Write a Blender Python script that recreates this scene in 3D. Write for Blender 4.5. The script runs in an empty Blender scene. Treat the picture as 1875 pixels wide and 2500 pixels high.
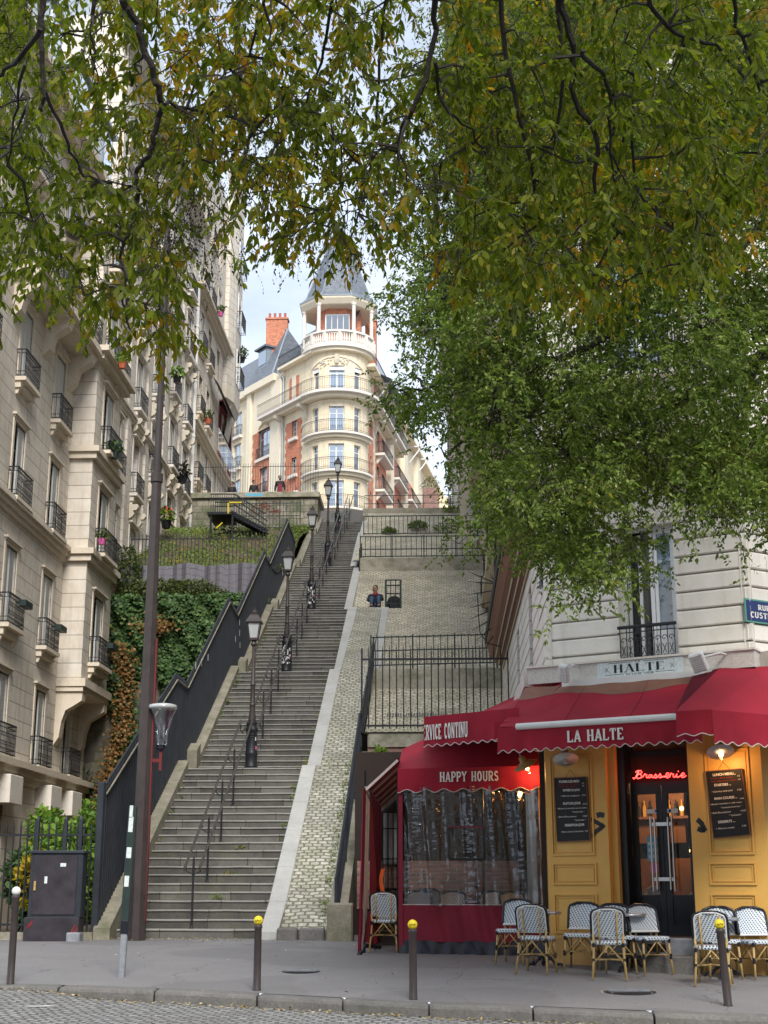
import bpy, math, random
import numpy as np
from mathutils import Vector, Matrix
R_ = math.radians
random.seed(7); rng = np.random.default_rng(7)
sc = bpy.context.scene; col = sc.collection

# ------------------------------------------------------------- camera
FPX, CX, CY = 3450., 937.5, 1250.
TH = math.atan(930 / FPX); PS = math.atan(148.5 * math.cos(TH) / FPX)
camd = bpy.data.cameras.new('camera'); cam = bpy.data.objects.new('camera', camd); col.objects.link(cam)
sc.camera = cam
camd.sensor_fit = 'VERTICAL'; camd.sensor_height = 36; camd.sensor_width = 27
camd.lens = FPX / 2500 * 36
camd.clip_start = .1; camd.clip_end = 6000
cam.location = (0, 0, 1.6)
cam.rotation_euler = (math.pi / 2 + TH, 0, PS)
_F = Vector((-math.sin(PS) * math.cos(TH), math.cos(PS) * math.cos(TH), math.sin(TH)))
_Rt = Vector((math.cos(PS), math.sin(PS), 0)); _U = _Rt.cross(_F); _C = Vector((0, 0, 1.6))
def ray(px, py): return _F + _Rt * ((px - CX) / FPX) - _U * ((py - CY) / FPX)
def atY(px, py, Y): r = ray(px, py); return _C + r * (Y / r.y)
def atX(px, py, X): r = ray(px, py); return _C + r * (X / r.x)
def atPl(px, py, P, n):
    r = ray(px, py); P = Vector(P); n = Vector(n); return _C + r * ((P - _C).dot(n) / r.dot(n))

# ------------------------------------------------------------- world, sun, exposure
w = bpy.data.worlds.new('World'); sc.world = w; w.use_nodes = True
SUN_EL, SUN_AZ = R_(43), R_(167)           # azimuth clockwise from +Y
nt = w.node_tree; N = nt.nodes; Lk = nt.links; N.clear()
wo = N.new('ShaderNodeOutputWorld'); bg = N.new('ShaderNodeBackground'); sky = N.new('ShaderNodeTexSky')
sky.sky_type = 'NISHITA'; sky.sun_disc = False; sky.sun_elevation = SUN_EL; sky.sun_rotation = SUN_AZ
sky.air_density = 1.0; sky.dust_density = 1.5
tc = N.new('ShaderNodeTexCoord'); mp = N.new('ShaderNodeMapping'); mp.inputs['Scale'].default_value = (1, 1, 2.4)
nz = N.new('ShaderNodeTexNoise'); nz.inputs['Scale'].default_value = 2.6; nz.inputs['Detail'].default_value = 7; nz.inputs['Roughness'].default_value = .55
cr = N.new('ShaderNodeValToRGB'); cr.color_ramp.elements[0].position = .36; cr.color_ramp.elements[1].position = .60
mx = N.new('ShaderNodeMix'); mx.data_type = 'RGBA'; mx.inputs[7].default_value = (7.7, 8.5, 9.6, 1)
mx0 = N.new('ShaderNodeMapRange'); mx0.inputs[3].default_value = .5; mx0.inputs[4].default_value = .97
Lk.new(tc.outputs['Generated'], mp.inputs[0]); Lk.new(mp.outputs[0], nz.inputs[0]); Lk.new(nz.outputs[0], cr.inputs[0])
Lk.new(cr.outputs[0], mx0.inputs[0]); Lk.new(mx0.outputs[0], mx.inputs[0]); Lk.new(sky.outputs[0], mx.inputs[6])
Lk.new(mx.outputs[2], bg.inputs[0]); Lk.new(bg.outputs[0], wo.inputs[0]); bg.inputs[1].default_value = .078
sd = bpy.data.lights.new('sun', 'SUN'); sd.energy = 2.1; sd.angle = R_(22); sd.color = (1, .95, .88)
so = bpy.data.objects.new('sun', sd); col.objects.link(so)
sdir = Vector((math.sin(SUN_AZ) * math.cos(SUN_EL), math.cos(SUN_AZ) * math.cos(SUN_EL), math.sin(SUN_EL)))
so.rotation_euler = sdir.to_track_quat('Z', 'Y').to_euler()
sc.view_settings.view_transform = 'Standard'; sc.view_settings.look = 'None'
sc.view_settings.exposure = 1.02; sc.view_settings.gamma = 1
sc.render.engine = 'CYCLES'
sc.cycles.max_bounces = 6; sc.cycles.transparent_max_bounces = 10; sc.cycles.caustics_reflective = False; sc.cycles.caustics_refractive = False

# ------------------------------------------------------------- materials
MT = {}
class NB:
    def __init__(s, name):
        s.m = bpy.data.materials.new(name); s.m.use_nodes = True; s.t = s.m.node_tree; s.n = s.t.nodes; s.l = s.t.links
        s.p = s.n['Principled BSDF']; s.p.inputs['Specular IOR Level'].default_value = .35
        MT[name] = s.m
    def new(s, t, **k):
        n = s.n.new(t)
        for a, b in k.items(): setattr(n, a, b)
        return n
    def lk(s, a, b): s.l.new(a, b)
    def pos(s): return s.new('ShaderNodeNewGeometry').outputs['Position']
    def noise(s, sc_, vec=None, det=4, rough=.6):
        n = s.new('ShaderNodeTexNoise'); n.inputs['Scale'].default_value = sc_; n.inputs['Detail'].default_value = det; n.inputs['Roughness'].default_value = rough
        s.lk(vec if vec is not None else s.pos(), n.inputs['Vector']); return n.outputs[0]
    def ramp(s, fac, stops):
        n = s.new('ShaderNodeValToRGB'); e = n.color_ramp.elements
        while len(e) < len(stops): e.new(.5)
        for i, (p, c) in enumerate(stops): e[i].position = p; e[i].color = (*c, 1) if len(c) == 3 else c
        s.lk(fac, n.inputs[0]); return n.outputs[0]
    def mix(s, fac, a, b, mode='MIX'):
        n = s.new('ShaderNodeMix', data_type='RGBA', blend_type=mode)
        for v, i in ((fac, 0), (a, 6), (b, 7)):
            if hasattr(v, 'links'): s.lk(v, n.inputs[i])
            elif i == 0: n.inputs[0].default_value = v
            else: n.inputs[i].default_value = (*v, 1)
        return n.outputs[2]
    def math(s, op, a, b=None):
        n = s.new('ShaderNodeMath', operation=op)
        for i, v in enumerate((a, b)):
            if v is None: continue
            if hasattr(v, 'links'): s.lk(v, n.inputs[i])
            else: n.inputs[i].default_value = v
        return n.outputs[0]
    def bump(s, h, strength=.4, dist=.02):
        n = s.new('ShaderNodeBump'); n.inputs['Strength'].default_value = strength; n.inputs['Distance'].default_value = dist
        s.lk(h, n.inputs['Height']); s.lk(n.outputs[0], s.p.inputs['Normal'])
    def col(s, c):
        if hasattr(c, 'links'): s.lk(c, s.p.inputs['Base Color'])
        else: s.p.inputs['Base Color'].default_value = (*c, 1)
    def rough(s, r): s.p.inputs['Roughness'].default_value = r
    def uv_wall(s):
        """horizontal tangent coordinate and height, for any upright face"""
        g = s.new('ShaderNodeNewGeometry'); cr = s.new('ShaderNodeVectorMath', operation='CROSS_PRODUCT'); cr.inputs[1].default_value = (0, 0, 1)
        s.lk(g.outputs['True Normal'], cr.inputs[0])
        nn = s.new('ShaderNodeVectorMath', operation='NORMALIZE'); s.lk(cr.outputs[0], nn.inputs[0])
        d = s.new('ShaderNodeVectorMath', operation='DOT_PRODUCT'); s.lk(nn.outputs[0], d.inputs[0]); s.lk(g.outputs['Position'], d.inputs[1])
        sp = s.new('ShaderNodeSeparateXYZ'); s.lk(g.outputs['Position'], sp.inputs[0])
        c = s.new('ShaderNodeCombineXYZ'); s.lk(d.outputs['Value'], c.inputs[0]); s.lk(sp.outputs[2], c.inputs[1]); return c.outputs[0]

def plain(name, c, rough=.6, metal=0, var=.12, nscale=6., bumpy=0):
    b = NB(name); n = b.noise(nscale)
    b.col(b.mix(b.math('MULTIPLY', n, 1.0), tuple(max(0, x * (1 - var * 2)) for x in c), tuple(min(1, x * (1 + var * 2)) for x in c)))
    b.rough(rough); b.p.inputs['Metallic'].default_value = metal
    if bumpy: b.bump(b.noise(nscale * 6), bumpy, .01)
    return b.m

def masonry(name, c, rh, bw, mort, mcol, var=.12, stain=(.25, .22, .17), stain_amt=.35, bump=.5, offset=.5, nscale=3., dist=.0, horiz=False, seed=0., moss=0., dirt=None):
    b = NB(name); uv = b.uv_wall()
    if dist:
        nv = b.new('ShaderNodeTexNoise'); nv.inputs['Scale'].default_value = 2.2; b.lk(uv, nv.inputs[0])
        sm = b.new('ShaderNodeVectorMath', operation='MULTIPLY_ADD'); b.lk(nv.outputs[1], sm.inputs[0]); sm.inputs[1].default_value = (dist, dist, 0); b.lk(uv, sm.inputs[2]); uv = sm.outputs[0]
    br = b.new('ShaderNodeTexBrick'); b.lk(uv, br.inputs['Vector'])
    br.offset = offset; br.inputs['Scale'].default_value = 1; br.inputs['Mortar Size'].default_value = mort; br.inputs['Mortar Smooth'].default_value = .3
    br.inputs['Brick Width'].default_value = 50 if horiz else bw; br.inputs['Row Height'].default_value = rh
    br.inputs['Color1'].default_value = (*[x * (1 - var) for x in c], 1); br.inputs['Color2'].default_value = (*[min(1, x * (1 + var)) for x in c], 1)
    br.inputs['Mortar'].default_value = (*mcol, 1)
    n1 = b.noise(nscale, det=6); n2 = b.noise(.45, det=5, rough=.7)
    c1 = b.mix(.35, br.outputs[0], b.ramp(n1, [(.3, (.3, .3, .3)), (.7, (.75, .75, .75))]), 'OVERLAY')
    c2 = b.mix(b.ramp(n2, [(.45, (0, 0, 0)), (.75, (stain_amt,) * 3)]), c1, stain)
    st = b.new('ShaderNodeMapping'); st.inputs['Scale'].default_value = (2.6, 2.6, .22); b.lk(b.pos(), st.inputs[0])
    c2 = b.mix(b.ramp(b.noise(1.6, st.outputs[0], det=7, rough=.65), [(.50, (0, 0, 0)), (.74, (.42,) * 3)]), c2, tuple(x * .45 for x in c))
    if moss:
        c2 = b.mix(b.ramp(b.noise(1.3, det=6, rough=.7), [(.42, (0, 0, 0)), (.62, (moss,) * 3)]), c2, (.07, .10, .03))
    b.col(c2); b.rough(.85)
    h = b.math('SUBTRACT', b.math('MULTIPLY', b.noise(nscale * 5, det=5), .35), br.outputs[1])
    b.bump(h, bump, .02); return b.m

masonry('limestone', (.68, .62, .535), .47, 1.7, .012, (.22, .18, .14), var=.05, stain=(.38, .31, .23), stain_amt=.45)
masonry('limestone_white', (.74, .68, .60), .47, 1.9, .012, (.30, .26, .22), var=.04, stain=(.45, .40, .34), stain_amt=.35)
masonry('limestone_tower', (.82, .70, .50), .42, 1.5, .007, (.50, .43, .33), var=.05, stain=(.5, .42, .3), stain_amt=.35, bump=.3)
masonry('limestone_cafe', (.76, .72, .65), 5., 9., .004, (.45, .42, .38), var=.03, stain=(.42, .38, .32), stain_amt=.35)
masonry('red_brick', (.62, .20, .10), .075, .22, .010, (.42, .30, .24), var=.3, stain=(.42, .13, .08), stain_amt=.3, bump=.3)
masonry('rubble_wall', (.15, .13, .11), .36, .62, .018, (.11, .10, .085), var=.35, stain=(.05, .05, .04), stain_amt=.6, bump=1., dist=.12, moss=.5, nscale=5)
masonry('rubble_light', (.32, .29, .24), .34, .6, .03, (.20, .18, .15), var=.3, stain=(.08, .08, .06), stain_amt=.8, bump=1., dist=.12, moss=.7, nscale=5)
masonry('white_brick', (.62, .60, .57), .16, .42, .014, (.36, .34, .32), var=.08, bump=.5)
masonry('old_brick', (.30, .15, .12), .08, .22, .014, (.24, .2, .18), var=.3, bump=.5, dist=.02)

def stone(name, c, var=.18, nscale=4., moss=0., bump=.35, joints=None, rough=.85, fine=28.):
    b = NB(name); n = b.noise(nscale, det=8, rough=.7); f = b.noise(fine, det=3)
    cc = b.mix(n, tuple(x * (1 - 2 * var) for x in c), tuple(min(1, x * (1 + 2 * var)) for x in c))
    cc = b.mix(.4, cc, b.ramp(f, [(.3, (.32,) * 3), (.7, (.72,) * 3)]), 'OVERLAY')
    if moss: cc = b.mix(b.ramp(b.noise(1.7, det=8, rough=.75), [(.44, (0, 0, 0)), (.66, (moss,) * 3)]), cc, (.075, .095, .03))
    b.col(cc); b.rough(rough); h = b.math('ADD', n, b.math('MULTIPLY', f, .4)); b.bump(h, bump, .03); return b.m
stone('trim_stone', (.66, .58, .47), .10, 3)
stone('trim_white', (.72, .67, .60), .08, 3)
stone('trim_tower', (.80, .71, .55), .07, 3)
stone('parapet_stone', (.25, .23, .185), .35, 2.0, moss=.5, bump=.8)
stone('granite', (.39, .39, .375), .2, 1.3, fine=60., bump=.3)
stone('kerb_stone', (.145, .138, .132), .3, 2.2, bump=.6, moss=.15)
stone('concrete_band', (.36, .33, .27), .25, 1.6, moss=.75, bump=.5)
stone('white_band', (.6, .57, .52), .12, 2)

def steps_mat():
    b = NB('step_stone'); g = b.new('ShaderNodeNewGeometry'); P = g.outputs['Position']
    sp = b.new('ShaderNodeSeparateXYZ'); b.lk(P, sp.inputs[0])
    # block joints: each riser is a row, shifted at random
    row = b.math('FLOOR', b.math('DIVIDE', b.math('SUBTRACT', sp.outputs[2], .798), .165))
    wn = b.new('ShaderNodeTexWhiteNoise', noise_dimensions='1D'); b.lk(row, wn.inputs['W'])
    xx = b.math('ADD', sp.outputs[0], b.math('MULTIPLY', wn.outputs[0], 1.9))
    blk = b.math('FLOOR', b.math('DIVIDE', xx, 1.37)); fr = b.math('FRACT', b.math('DIVIDE', xx, 1.37))
    jt = b.math('LESS_THAN', fr, .012)
    wn2 = b.new('ShaderNodeTexWhiteNoise', noise_dimensions='2D'); cv = b.new('ShaderNodeCombineXYZ'); b.lk(row, cv.inputs[0]); b.lk(blk, cv.inputs[1]); b.lk(cv.outputs[0], wn2.inputs['Vector'])
    base = b.ramp(wn2.outputs[0], [(0, (.070, .067, .062)), (.5, (.105, .10, .092)), (1, (.15, .143, .132))])
    n = b.noise(3.2, det=9, rough=.75); f = b.noise(40, det=3)
    c = b.mix(.6, base, b.ramp(n, [(.25, (.2,) * 3), (.75, (.8,) * 3)]), 'OVERLAY')
    c = b.mix(.4, c, b.ramp(f, [(.3, (.3,) * 3), (.7, (.75,) * 3)]), 'OVERLAY')
    m2 = b.ramp(b.noise(.8, det=7, rough=.7), [(.50, (0, 0, 0)), (.72, (.45,) * 3)])
    c = b.mix(m2, c, (.10, .105, .045))
    # treads are worn pale
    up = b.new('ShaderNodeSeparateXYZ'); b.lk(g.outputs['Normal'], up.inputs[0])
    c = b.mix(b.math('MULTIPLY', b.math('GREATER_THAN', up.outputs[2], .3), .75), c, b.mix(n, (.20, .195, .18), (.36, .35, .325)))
    c = b.mix(jt, c, (.05, .045, .035)); b.col(c); b.rough(.85)
    b.bump(b.math('ADD', n, b.math('MULTIPLY', f, .3)), .6, .03)
steps_mat()

def setts(name, c1, c2, mort, bw, rh, moss, ysc=1., sheen=.85):
    b = NB(name); g = b.new('ShaderNodeNewGeometry'); P = g.outputs['Position']
    sp = b.new('ShaderNodeSeparateXYZ'); b.lk(P, sp.inputs[0])
    cv = b.new('ShaderNodeCombineXYZ'); b.lk(sp.outputs[0], cv.inputs[0]); b.lk(b.math('MULTIPLY', b.math('ADD', sp.outputs[1], b.math('MULTIPLY', sp.outputs[2], .45)), ysc), cv.inputs[1])
    nv = b.new('ShaderNodeTexNoise'); nv.inputs['Scale'].default_value = 1.8; nv.inputs['Detail'].default_value = 5; b.lk(cv.outputs[0], nv.inputs[0])
    sm = b.new('ShaderNodeVectorMath', operation='MULTIPLY_ADD'); b.lk(nv.outputs[1], sm.inputs[0]); sm.inputs[1].default_value = (.22, .26, 0); b.lk(cv.outputs[0], sm.inputs[2])
    br = b.new('ShaderNodeTexBrick'); b.lk(sm.outputs[0], br.inputs['Vector']); br.offset = .5
    for k, v in (('Scale', 1), ('Mortar Size', .022), ('Mortar Smooth', .6), ('Bias', 0), ('Brick Width', bw), ('Row Height', rh)): br.inputs[k].default_value = v
    br.inputs['Color1'].default_value = (*c1, 1); br.inputs['Color2'].default_value = (*c2, 1); br.inputs['Mortar'].default_value = (*mort, 1)
    n = b.noise(1.1, det=7, rough=.7); f = b.noise(9, det=5)
    c = b.mix(.55, br.outputs[0], b.ramp(f, [(.25, (.25,) * 3), (.75, (.8,) * 3)]), 'OVERLAY')
    c = b.mix(b.ramp(n, [(.45, (0, 0, 0)), (.7, (moss,) * 3)]), c, (.15, .16, .06))
    c = b.mix(b.math('MULTIPLY', b.ramp(b.noise(.5, det=3), [(.45, (0, 0, 0)), (.7, (1, 1, 1))]), .35), c, (.14, .13, .12))
    b.col(c); b.rough(sheen); b.bump(b.math('SUBTRACT', b.math('MULTIPLY', f, .5), b.math('MULTIPLY', br.outputs[1], 1.2)), .9, .035)
setts('ramp_setts', (.52, .50, .43), (.36, .345, .30), (.20, .20, .13), .19, .15, .5)
setts('bank_setts', (.66, .60, .47), (.46, .42, .34), (.25, .23, .15), .21, .17, .42)
setts('road_setts', (.30, .30, .30), (.22, .22, .22), (.12, .115, .105), .14, .11, .0, sheen=.55)

def asphalt():
    b = NB('asphalt_pavement'); n = b.noise(.7, det=9, rough=.7); f = b.noise(90, det=2)
    c = b.mix(n, (.13, .126, .128), (.225, .22, .222)); c = b.mix(.5, c, b.ramp(f, [(.3, (.25,) * 3), (.7, (.8,) * 3)]), 'OVERLAY')
    vo = b.new('ShaderNodeTexVoronoi', feature='DISTANCE_TO_EDGE'); vo.inputs['Scale'].default_value = .32
    nv = b.new('ShaderNodeTexNoise'); nv.inputs['Scale'].default_value = 1.5; nv.inputs['Detail'].default_value = 6; b.lk(b.pos(), nv.inputs[0])
    sm = b.new('ShaderNodeVectorMath', operation='MULTIPLY_ADD'); b.lk(nv.outputs[1], sm.inputs[0]); sm.inputs[1].default_value = (1.1, 1.1, 0); b.lk(b.pos(), sm.inputs[2]); b.lk(sm.outputs[0], vo.inputs['Vector'])
    c = b.mix(b.math('MULTIPLY', b.math('LESS_THAN', vo.outputs['Distance'], .0035), .4), c, (.045, .043, .04))
    sp = b.noise(14, det=2); c = b.mix(b.ramp(sp, [(.70, (0, 0, 0)), (.74, (.35,) * 3)]), c, (.35, .33, .3))
    pt = b.noise(.22, det=2); c = b.mix(b.ramp(pt, [(.50, (0, 0, 0)), (.515, (.30,) * 3)]), c, (.10, .098, .10))
    gs_ = b.new('ShaderNodeTexVoronoi'); gs_.inputs['Scale'].default_value = 2.6; b.lk(b.pos(), gs_.inputs['Vector']); c = b.mix(b.math('MULTIPLY', b.math('LESS_THAN', gs_.outputs['Distance'], .055), .6), c, (.05, .048, .05))
    b.col(c); b.rough(.8); b.bump(f, .25, .006)
asphalt()
plain('garden_soil', (.09, .07, .045), .95, bumpy=.6)
plain('dark_iron', (.018, .020, .024), .45, .0, .25, 9, .1)
plain('green_iron', (.02, .035, .033), .45, .0, .2, 9)
plain('blue_black', (.021, .026, .036), .55, 0, .35, 2.2, .15)
plain('lamp_brown', (.045, .036, .035), .45, 0, .25, 5)
plain('oxide_red', (.13, .018, .02), .5, 0, .1)
plain('grey_paint', (.22, .235, .26), .5, 0, .3, 8)
plain('steel', (.55, .56, .57), .28, 1, .1)
plain('rail_steel', (.085, .08, .075), .38, .35, .2, 12)
plain('zinc', (.30, .34, .38), .4, .3, .15, 2)
plain('white_paint', (.72, .72, .70), .45, 0, .05)
plain('white_frame', (.75, .76, .77), .4, 0, .04)
plain('sticker', (.62, .70, .70), .4, 0, .25, 30)
plain('yellow_paint', (.72, .56, .02), .4, 0, .15, 25)
plain('black_plastic', (.012, .012, .014), .35, 0, .2)
plain('cabinet_paint', (.030, .026, .034), .55, 0, .5, 3.5, .2)
plain('bamboo', (.42, .29, .12), .4, 0, .25, 20)
plain('red_canvas', (.29, .008, .024), .8, 0, .2, 1.6, .35)
plain('red_canvas_dull', (.20, .012, .030), .75, 0, .2, 2.2, .1)
plain('canvas_edge', (.55, .48, .46), .8)
plain('ochre_paint', (.66, .385, .095), .42, 0, .07, 3.)
plain('ochre_stucco', (.60, .36, .13), .9, 0, .12, 5, .6)
plain('board_black', (.012, .012, .013), .6, 0, .3)
plain('chalk', (.75, .73, .68), .9); plain('chalk_red', (.35, .03, .03), .9)
plain('frame_dark', (.012, .014, .02), .35)
plain('wood_brown', (.20, .09, .055), .6, 0, .2, 4)
plain('terracotta', (.45, .12, .06), .8); plain('flower_red', (.6, .03, .06), .6)
plain('sign_blue', (.01, .025, .12), .3); plain('sign_green', (.10, .28, .22), .4)
plain('roof_dark', (.03, .03, .035), .6)
plain('skin', (.36, .20, .14), .6); plain('hair_dark', (.02, .014, .012), .6); plain('cloth_black', (.02, .02, .024), .8)
plain('jeans', (.045, .08, .15), .85, 0, .2, 10); plain('cloth_blue', (.06, .10, .16), .85); plain('cloth_red', (.25, .03, .05), .8); plain('cloth_white', (.6, .6, .6), .8)
plain('curtain_white', (.62, .62, .60), .9, 0, .1, 4)
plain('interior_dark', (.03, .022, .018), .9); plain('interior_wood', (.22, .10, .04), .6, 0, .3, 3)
plain('orange_cloth', (.75, .13, .02), .7); plain('paper_bag', (.6, .63, .66), .7, 0, .1, 6, .3)
plain('plastic_blue', (.12, .4, .55), .4); plain('pink_sticker', (.6, .12, .35), .4)
plain('bark', (.035, .030, .026), .9, 0, .35, 12, .8)
plain('stem_green', (.06, .075, .03), .8)
plain('carved_stone', (.62, .56, .46), .8, 0, .12, 6, .4)
def slate(name, c):
    b = NB(name); uv = b.uv_wall(); br = b.new('ShaderNodeTexBrick'); b.lk(uv, br.inputs['Vector'])
    for k, v in (('Scale', 1), ('Mortar Size', .008), ('Brick Width', .22), ('Row Height', .14)): br.inputs[k].default_value = v
    br.inputs['Color1'].default_value = (*[x * .8 for x in c], 1); br.inputs['Color2'].default_value = (*[x * 1.2 for x in c], 1); br.inputs['Mortar'].default_value = (*[x * .4 for x in c], 1)
    b.col(br.outputs[0]); b.rough(.45); b.bump(br.outputs[1], -.4, .01)
slate('slate', (.15, .17, .20))
def shutter():
    b = NB('shutter_white'); sp = b.new('ShaderNodeSeparateXYZ'); b.lk(b.pos(), sp.inputs[0])
    s = b.math('FRACT', b.math('DIVIDE', sp.outputs[2], .075)); c = b.mix(b.ramp(s, [(0, (0, 0, 0)), (.25, (1, 1, 1))]), (.34, .35, .34), (.66, .67, .65))
    b.col(c); b.rough(.5); b.bump(s, .8, .02)
shutter()
def glass(name, tint, refl, rough=.03, trans=0.):
    b = NB(name); gl = b.new('ShaderNodeBsdfGlossy'); gl.inputs['Roughness'].default_value = rough; gl.inputs[0].default_value = (.9, .95, 1, 1)
    if trans:
        tr = b.new('ShaderNodeBsdfTransparent'); tr.inputs[0].default_value = (trans, trans, trans, 1); a = tr.outputs[0]
    else:
        b.col(tint); b.rough(.2); a = b.p.outputs[0]
    fr = b.new('ShaderNodeLayerWeight'); fr.inputs[0].default_value = .5
    f = b.math('ADD', b.math('MULTIPLY', b.math('POWER', fr.outputs[1], 4.), (1 - refl) * .8), refl)
    ms = b.new('ShaderNodeMixShader'); b.lk(f, ms.inputs[0]); b.lk(a, ms.inputs[1]); b.lk(gl.outputs[0], ms.inputs[2]); b.lk(ms.outputs[0], b.n['Material Output'].inputs[0])
    return b, gl
glass('window_glass', (.03, .045, .06), .26)
glass('sky_glass', (.04, .09, .16), .42)
glass('clear_glass', None, .03, trans=.93)
glass('bell_glass', None, .22, trans=.9)
glass('door_glass', None, .035, trans=.85)
b, gl = glass('lamp_glass', (.42, .44, .44), .1)
b, gl = glass('pvc_curtain', None, .075, rough=.15, trans=.72)
sx = b.new('ShaderNodeMapping'); sx.inputs['Scale'].default_value = (2.0, 1, 5.0); b.lk(b.pos(), sx.inputs[0])
w1 = b.noise(3.4, sx.outputs[0], det=2, rough=.4); w2 = b.noise(2.0, det=2)
bp = b.new('ShaderNodeBump'); bp.inputs['Strength'].default_value = 1.; bp.inputs['Distance'].default_value = .075
sx2 = b.new('ShaderNodeMapping'); sx2.inputs['Scale'].default_value = (2.6, 1, .22); b.lk(b.pos(), sx2.inputs[0])
mk = b.ramp(b.noise(1.5, sx2.outputs[0], det=2), [(.44, (.08,) * 3), (.64, (.75,) * 3)])
b.lk(b.math('ADD', b.math('MULTIPLY', w1, mk), b.math('MULTIPLY', w2, 1.2)), bp.inputs['Height']); b.lk(bp.outputs[0], gl.inputs['Normal'])
def emit(name, c, s):
    b = NB(name); b.p.inputs['Emission Color'].default_value = (*c, 1); b.p.inputs['Emission Strength'].default_value = s; b.col(c)
emit('bulb_warm', (1, .55, .16), 22); emit('neon_red', (1, .035, .03), 6.); emit('bulb_inside', (1, .5, .15), 6)
def weave():
    b = NB('rattan_weave'); tcn = b.new('ShaderNodeTexCoord'); sp = b.new('ShaderNodeSeparateXYZ'); b.lk(tcn.outputs['Object'], sp.inputs[0])
    v = b.math('ADD', sp.outputs[2], b.math('MULTIPLY', sp.outputs[1], 1.))
    r = b.math('FLOOR', b.math('DIVIDE', v, .030))
    u = b.math('FRACT', b.math('ADD', b.math('DIVIDE', sp.outputs[0], .042), b.math('MULTIPLY', r, .31)))
    vv = b.math('FRACT', b.math('DIVIDE', v, .030))
    dot = b.math('MULTIPLY', b.math('LESS_THAN', u, .44), b.math('LESS_THAN', vv, .66))
    b.col(b.mix(dot, (.60, .66, .72), (.03, .06, .09))); b.rough(.45); b.bump(b.math('SUBTRACT', 1., dot), .5, .004)
weave()
def leafmat(name, stops, yl=None, trans=.45, ysc=.7, rough=.5):
    b = NB(name); g = b.new('ShaderNodeNewGeometry'); rnd = g.outputs['Random Per Island']
    c = b.ramp(rnd, stops)
    if yl:
        nn = b.noise(ysc, det=2); f = b.math('MULTIPLY', b.ramp(nn, [(yl[0], (0, 0, 0)), (yl[0] + .12, (1, 1, 1))]), b.math('GREATER_THAN', b.math('FRACT', b.math('MULTIPLY', rnd, 17.3)), yl[1]))
        c = b.mix(f, c, b.ramp(b.math('FRACT', b.math('MULTIPLY', rnd, 7.1)), [(0, (.30, .22, .02)), (.6, (.42, .27, .015)), (1, (.50, .20, .01))]))
    b.col(c); b.rough(rough); b.p.inputs['Specular IOR Level'].default_value = .22
    tl = b.new('ShaderNodeBsdfTranslucent'); b.lk(b.mix(1., c, (1., 1.15, .45), 'MULTIPLY'), tl.inputs[0])
    ms = b.new('ShaderNodeMixShader'); ms.inputs[0].default_value = trans; b.lk(b.p.outputs[0], ms.inputs[1]); b.lk(tl.outputs[0], ms.inputs[2]); b.lk(ms.outputs[0], b.n['Material Output'].inputs[0])
leafmat('leaf_near', [(0, (.070, .090, .012)), (.4, (.13, .165, .016)), (.75, (.20, .24, .024)), (1, (.32, .31, .035))], (.50, .3), .62)
leafmat('leaf_dense', [(0, (.060, .095, .018)), (.5, (.12, .175, .032)), (.85, (.20, .26, .055)), (1, (.32, .36, .12))], (.62, .7), .5, .5)
leafmat('leaf_ivy', [(0, (.025, .055, .018)), (.5, (.055, .115, .035)), (1, (.12, .19, .06))], (.72, .6), .2, .6)
leafmat('leaf_ivy_orange', [(0, (.06, .08, .02)), (.25, (.14, .07, .025)), (.6, (.22, .11, .035)), (1, (.32, .19, .07))], None, .3)
leafmat('leaf_bush', [(0, (.06, .13, .02)), (.5, (.13, .24, .03)), (1, (.24, .34, .05))], (.6, .6), .35, 1.5)
leafmat('leaf_shrub', [(0, (.05, .075, .03)), (.5, (.09, .125, .04)), (1, (.15, .16, .06))], (.62, .8), .35, 1.)
leafmat('leaf_yellow', [(0, (.30, .24, .02)), (.5, (.55, .38, .02)), (1, (.65, .5, .05))], None, .4)
leafmat('grass_green', [(0, (.07, .11, .02)), (.5, (.13, .20, .035)), (1, (.22, .26, .07))], (.55, .6), .3, .8)
leafmat('leaf_fallen', [(0, (.20, .14, .05)), (.5, (.36, .27, .12)), (1, (.5, .42, .25))], None, .1)
leafmat('pod_pale', [(0, (.16, .20, .06)), (.5, (.24, .28, .10)), (1, (.32, .34, .14))], None, .2)
plain('pod_dark', (.022, .020, .012), .8)

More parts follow.
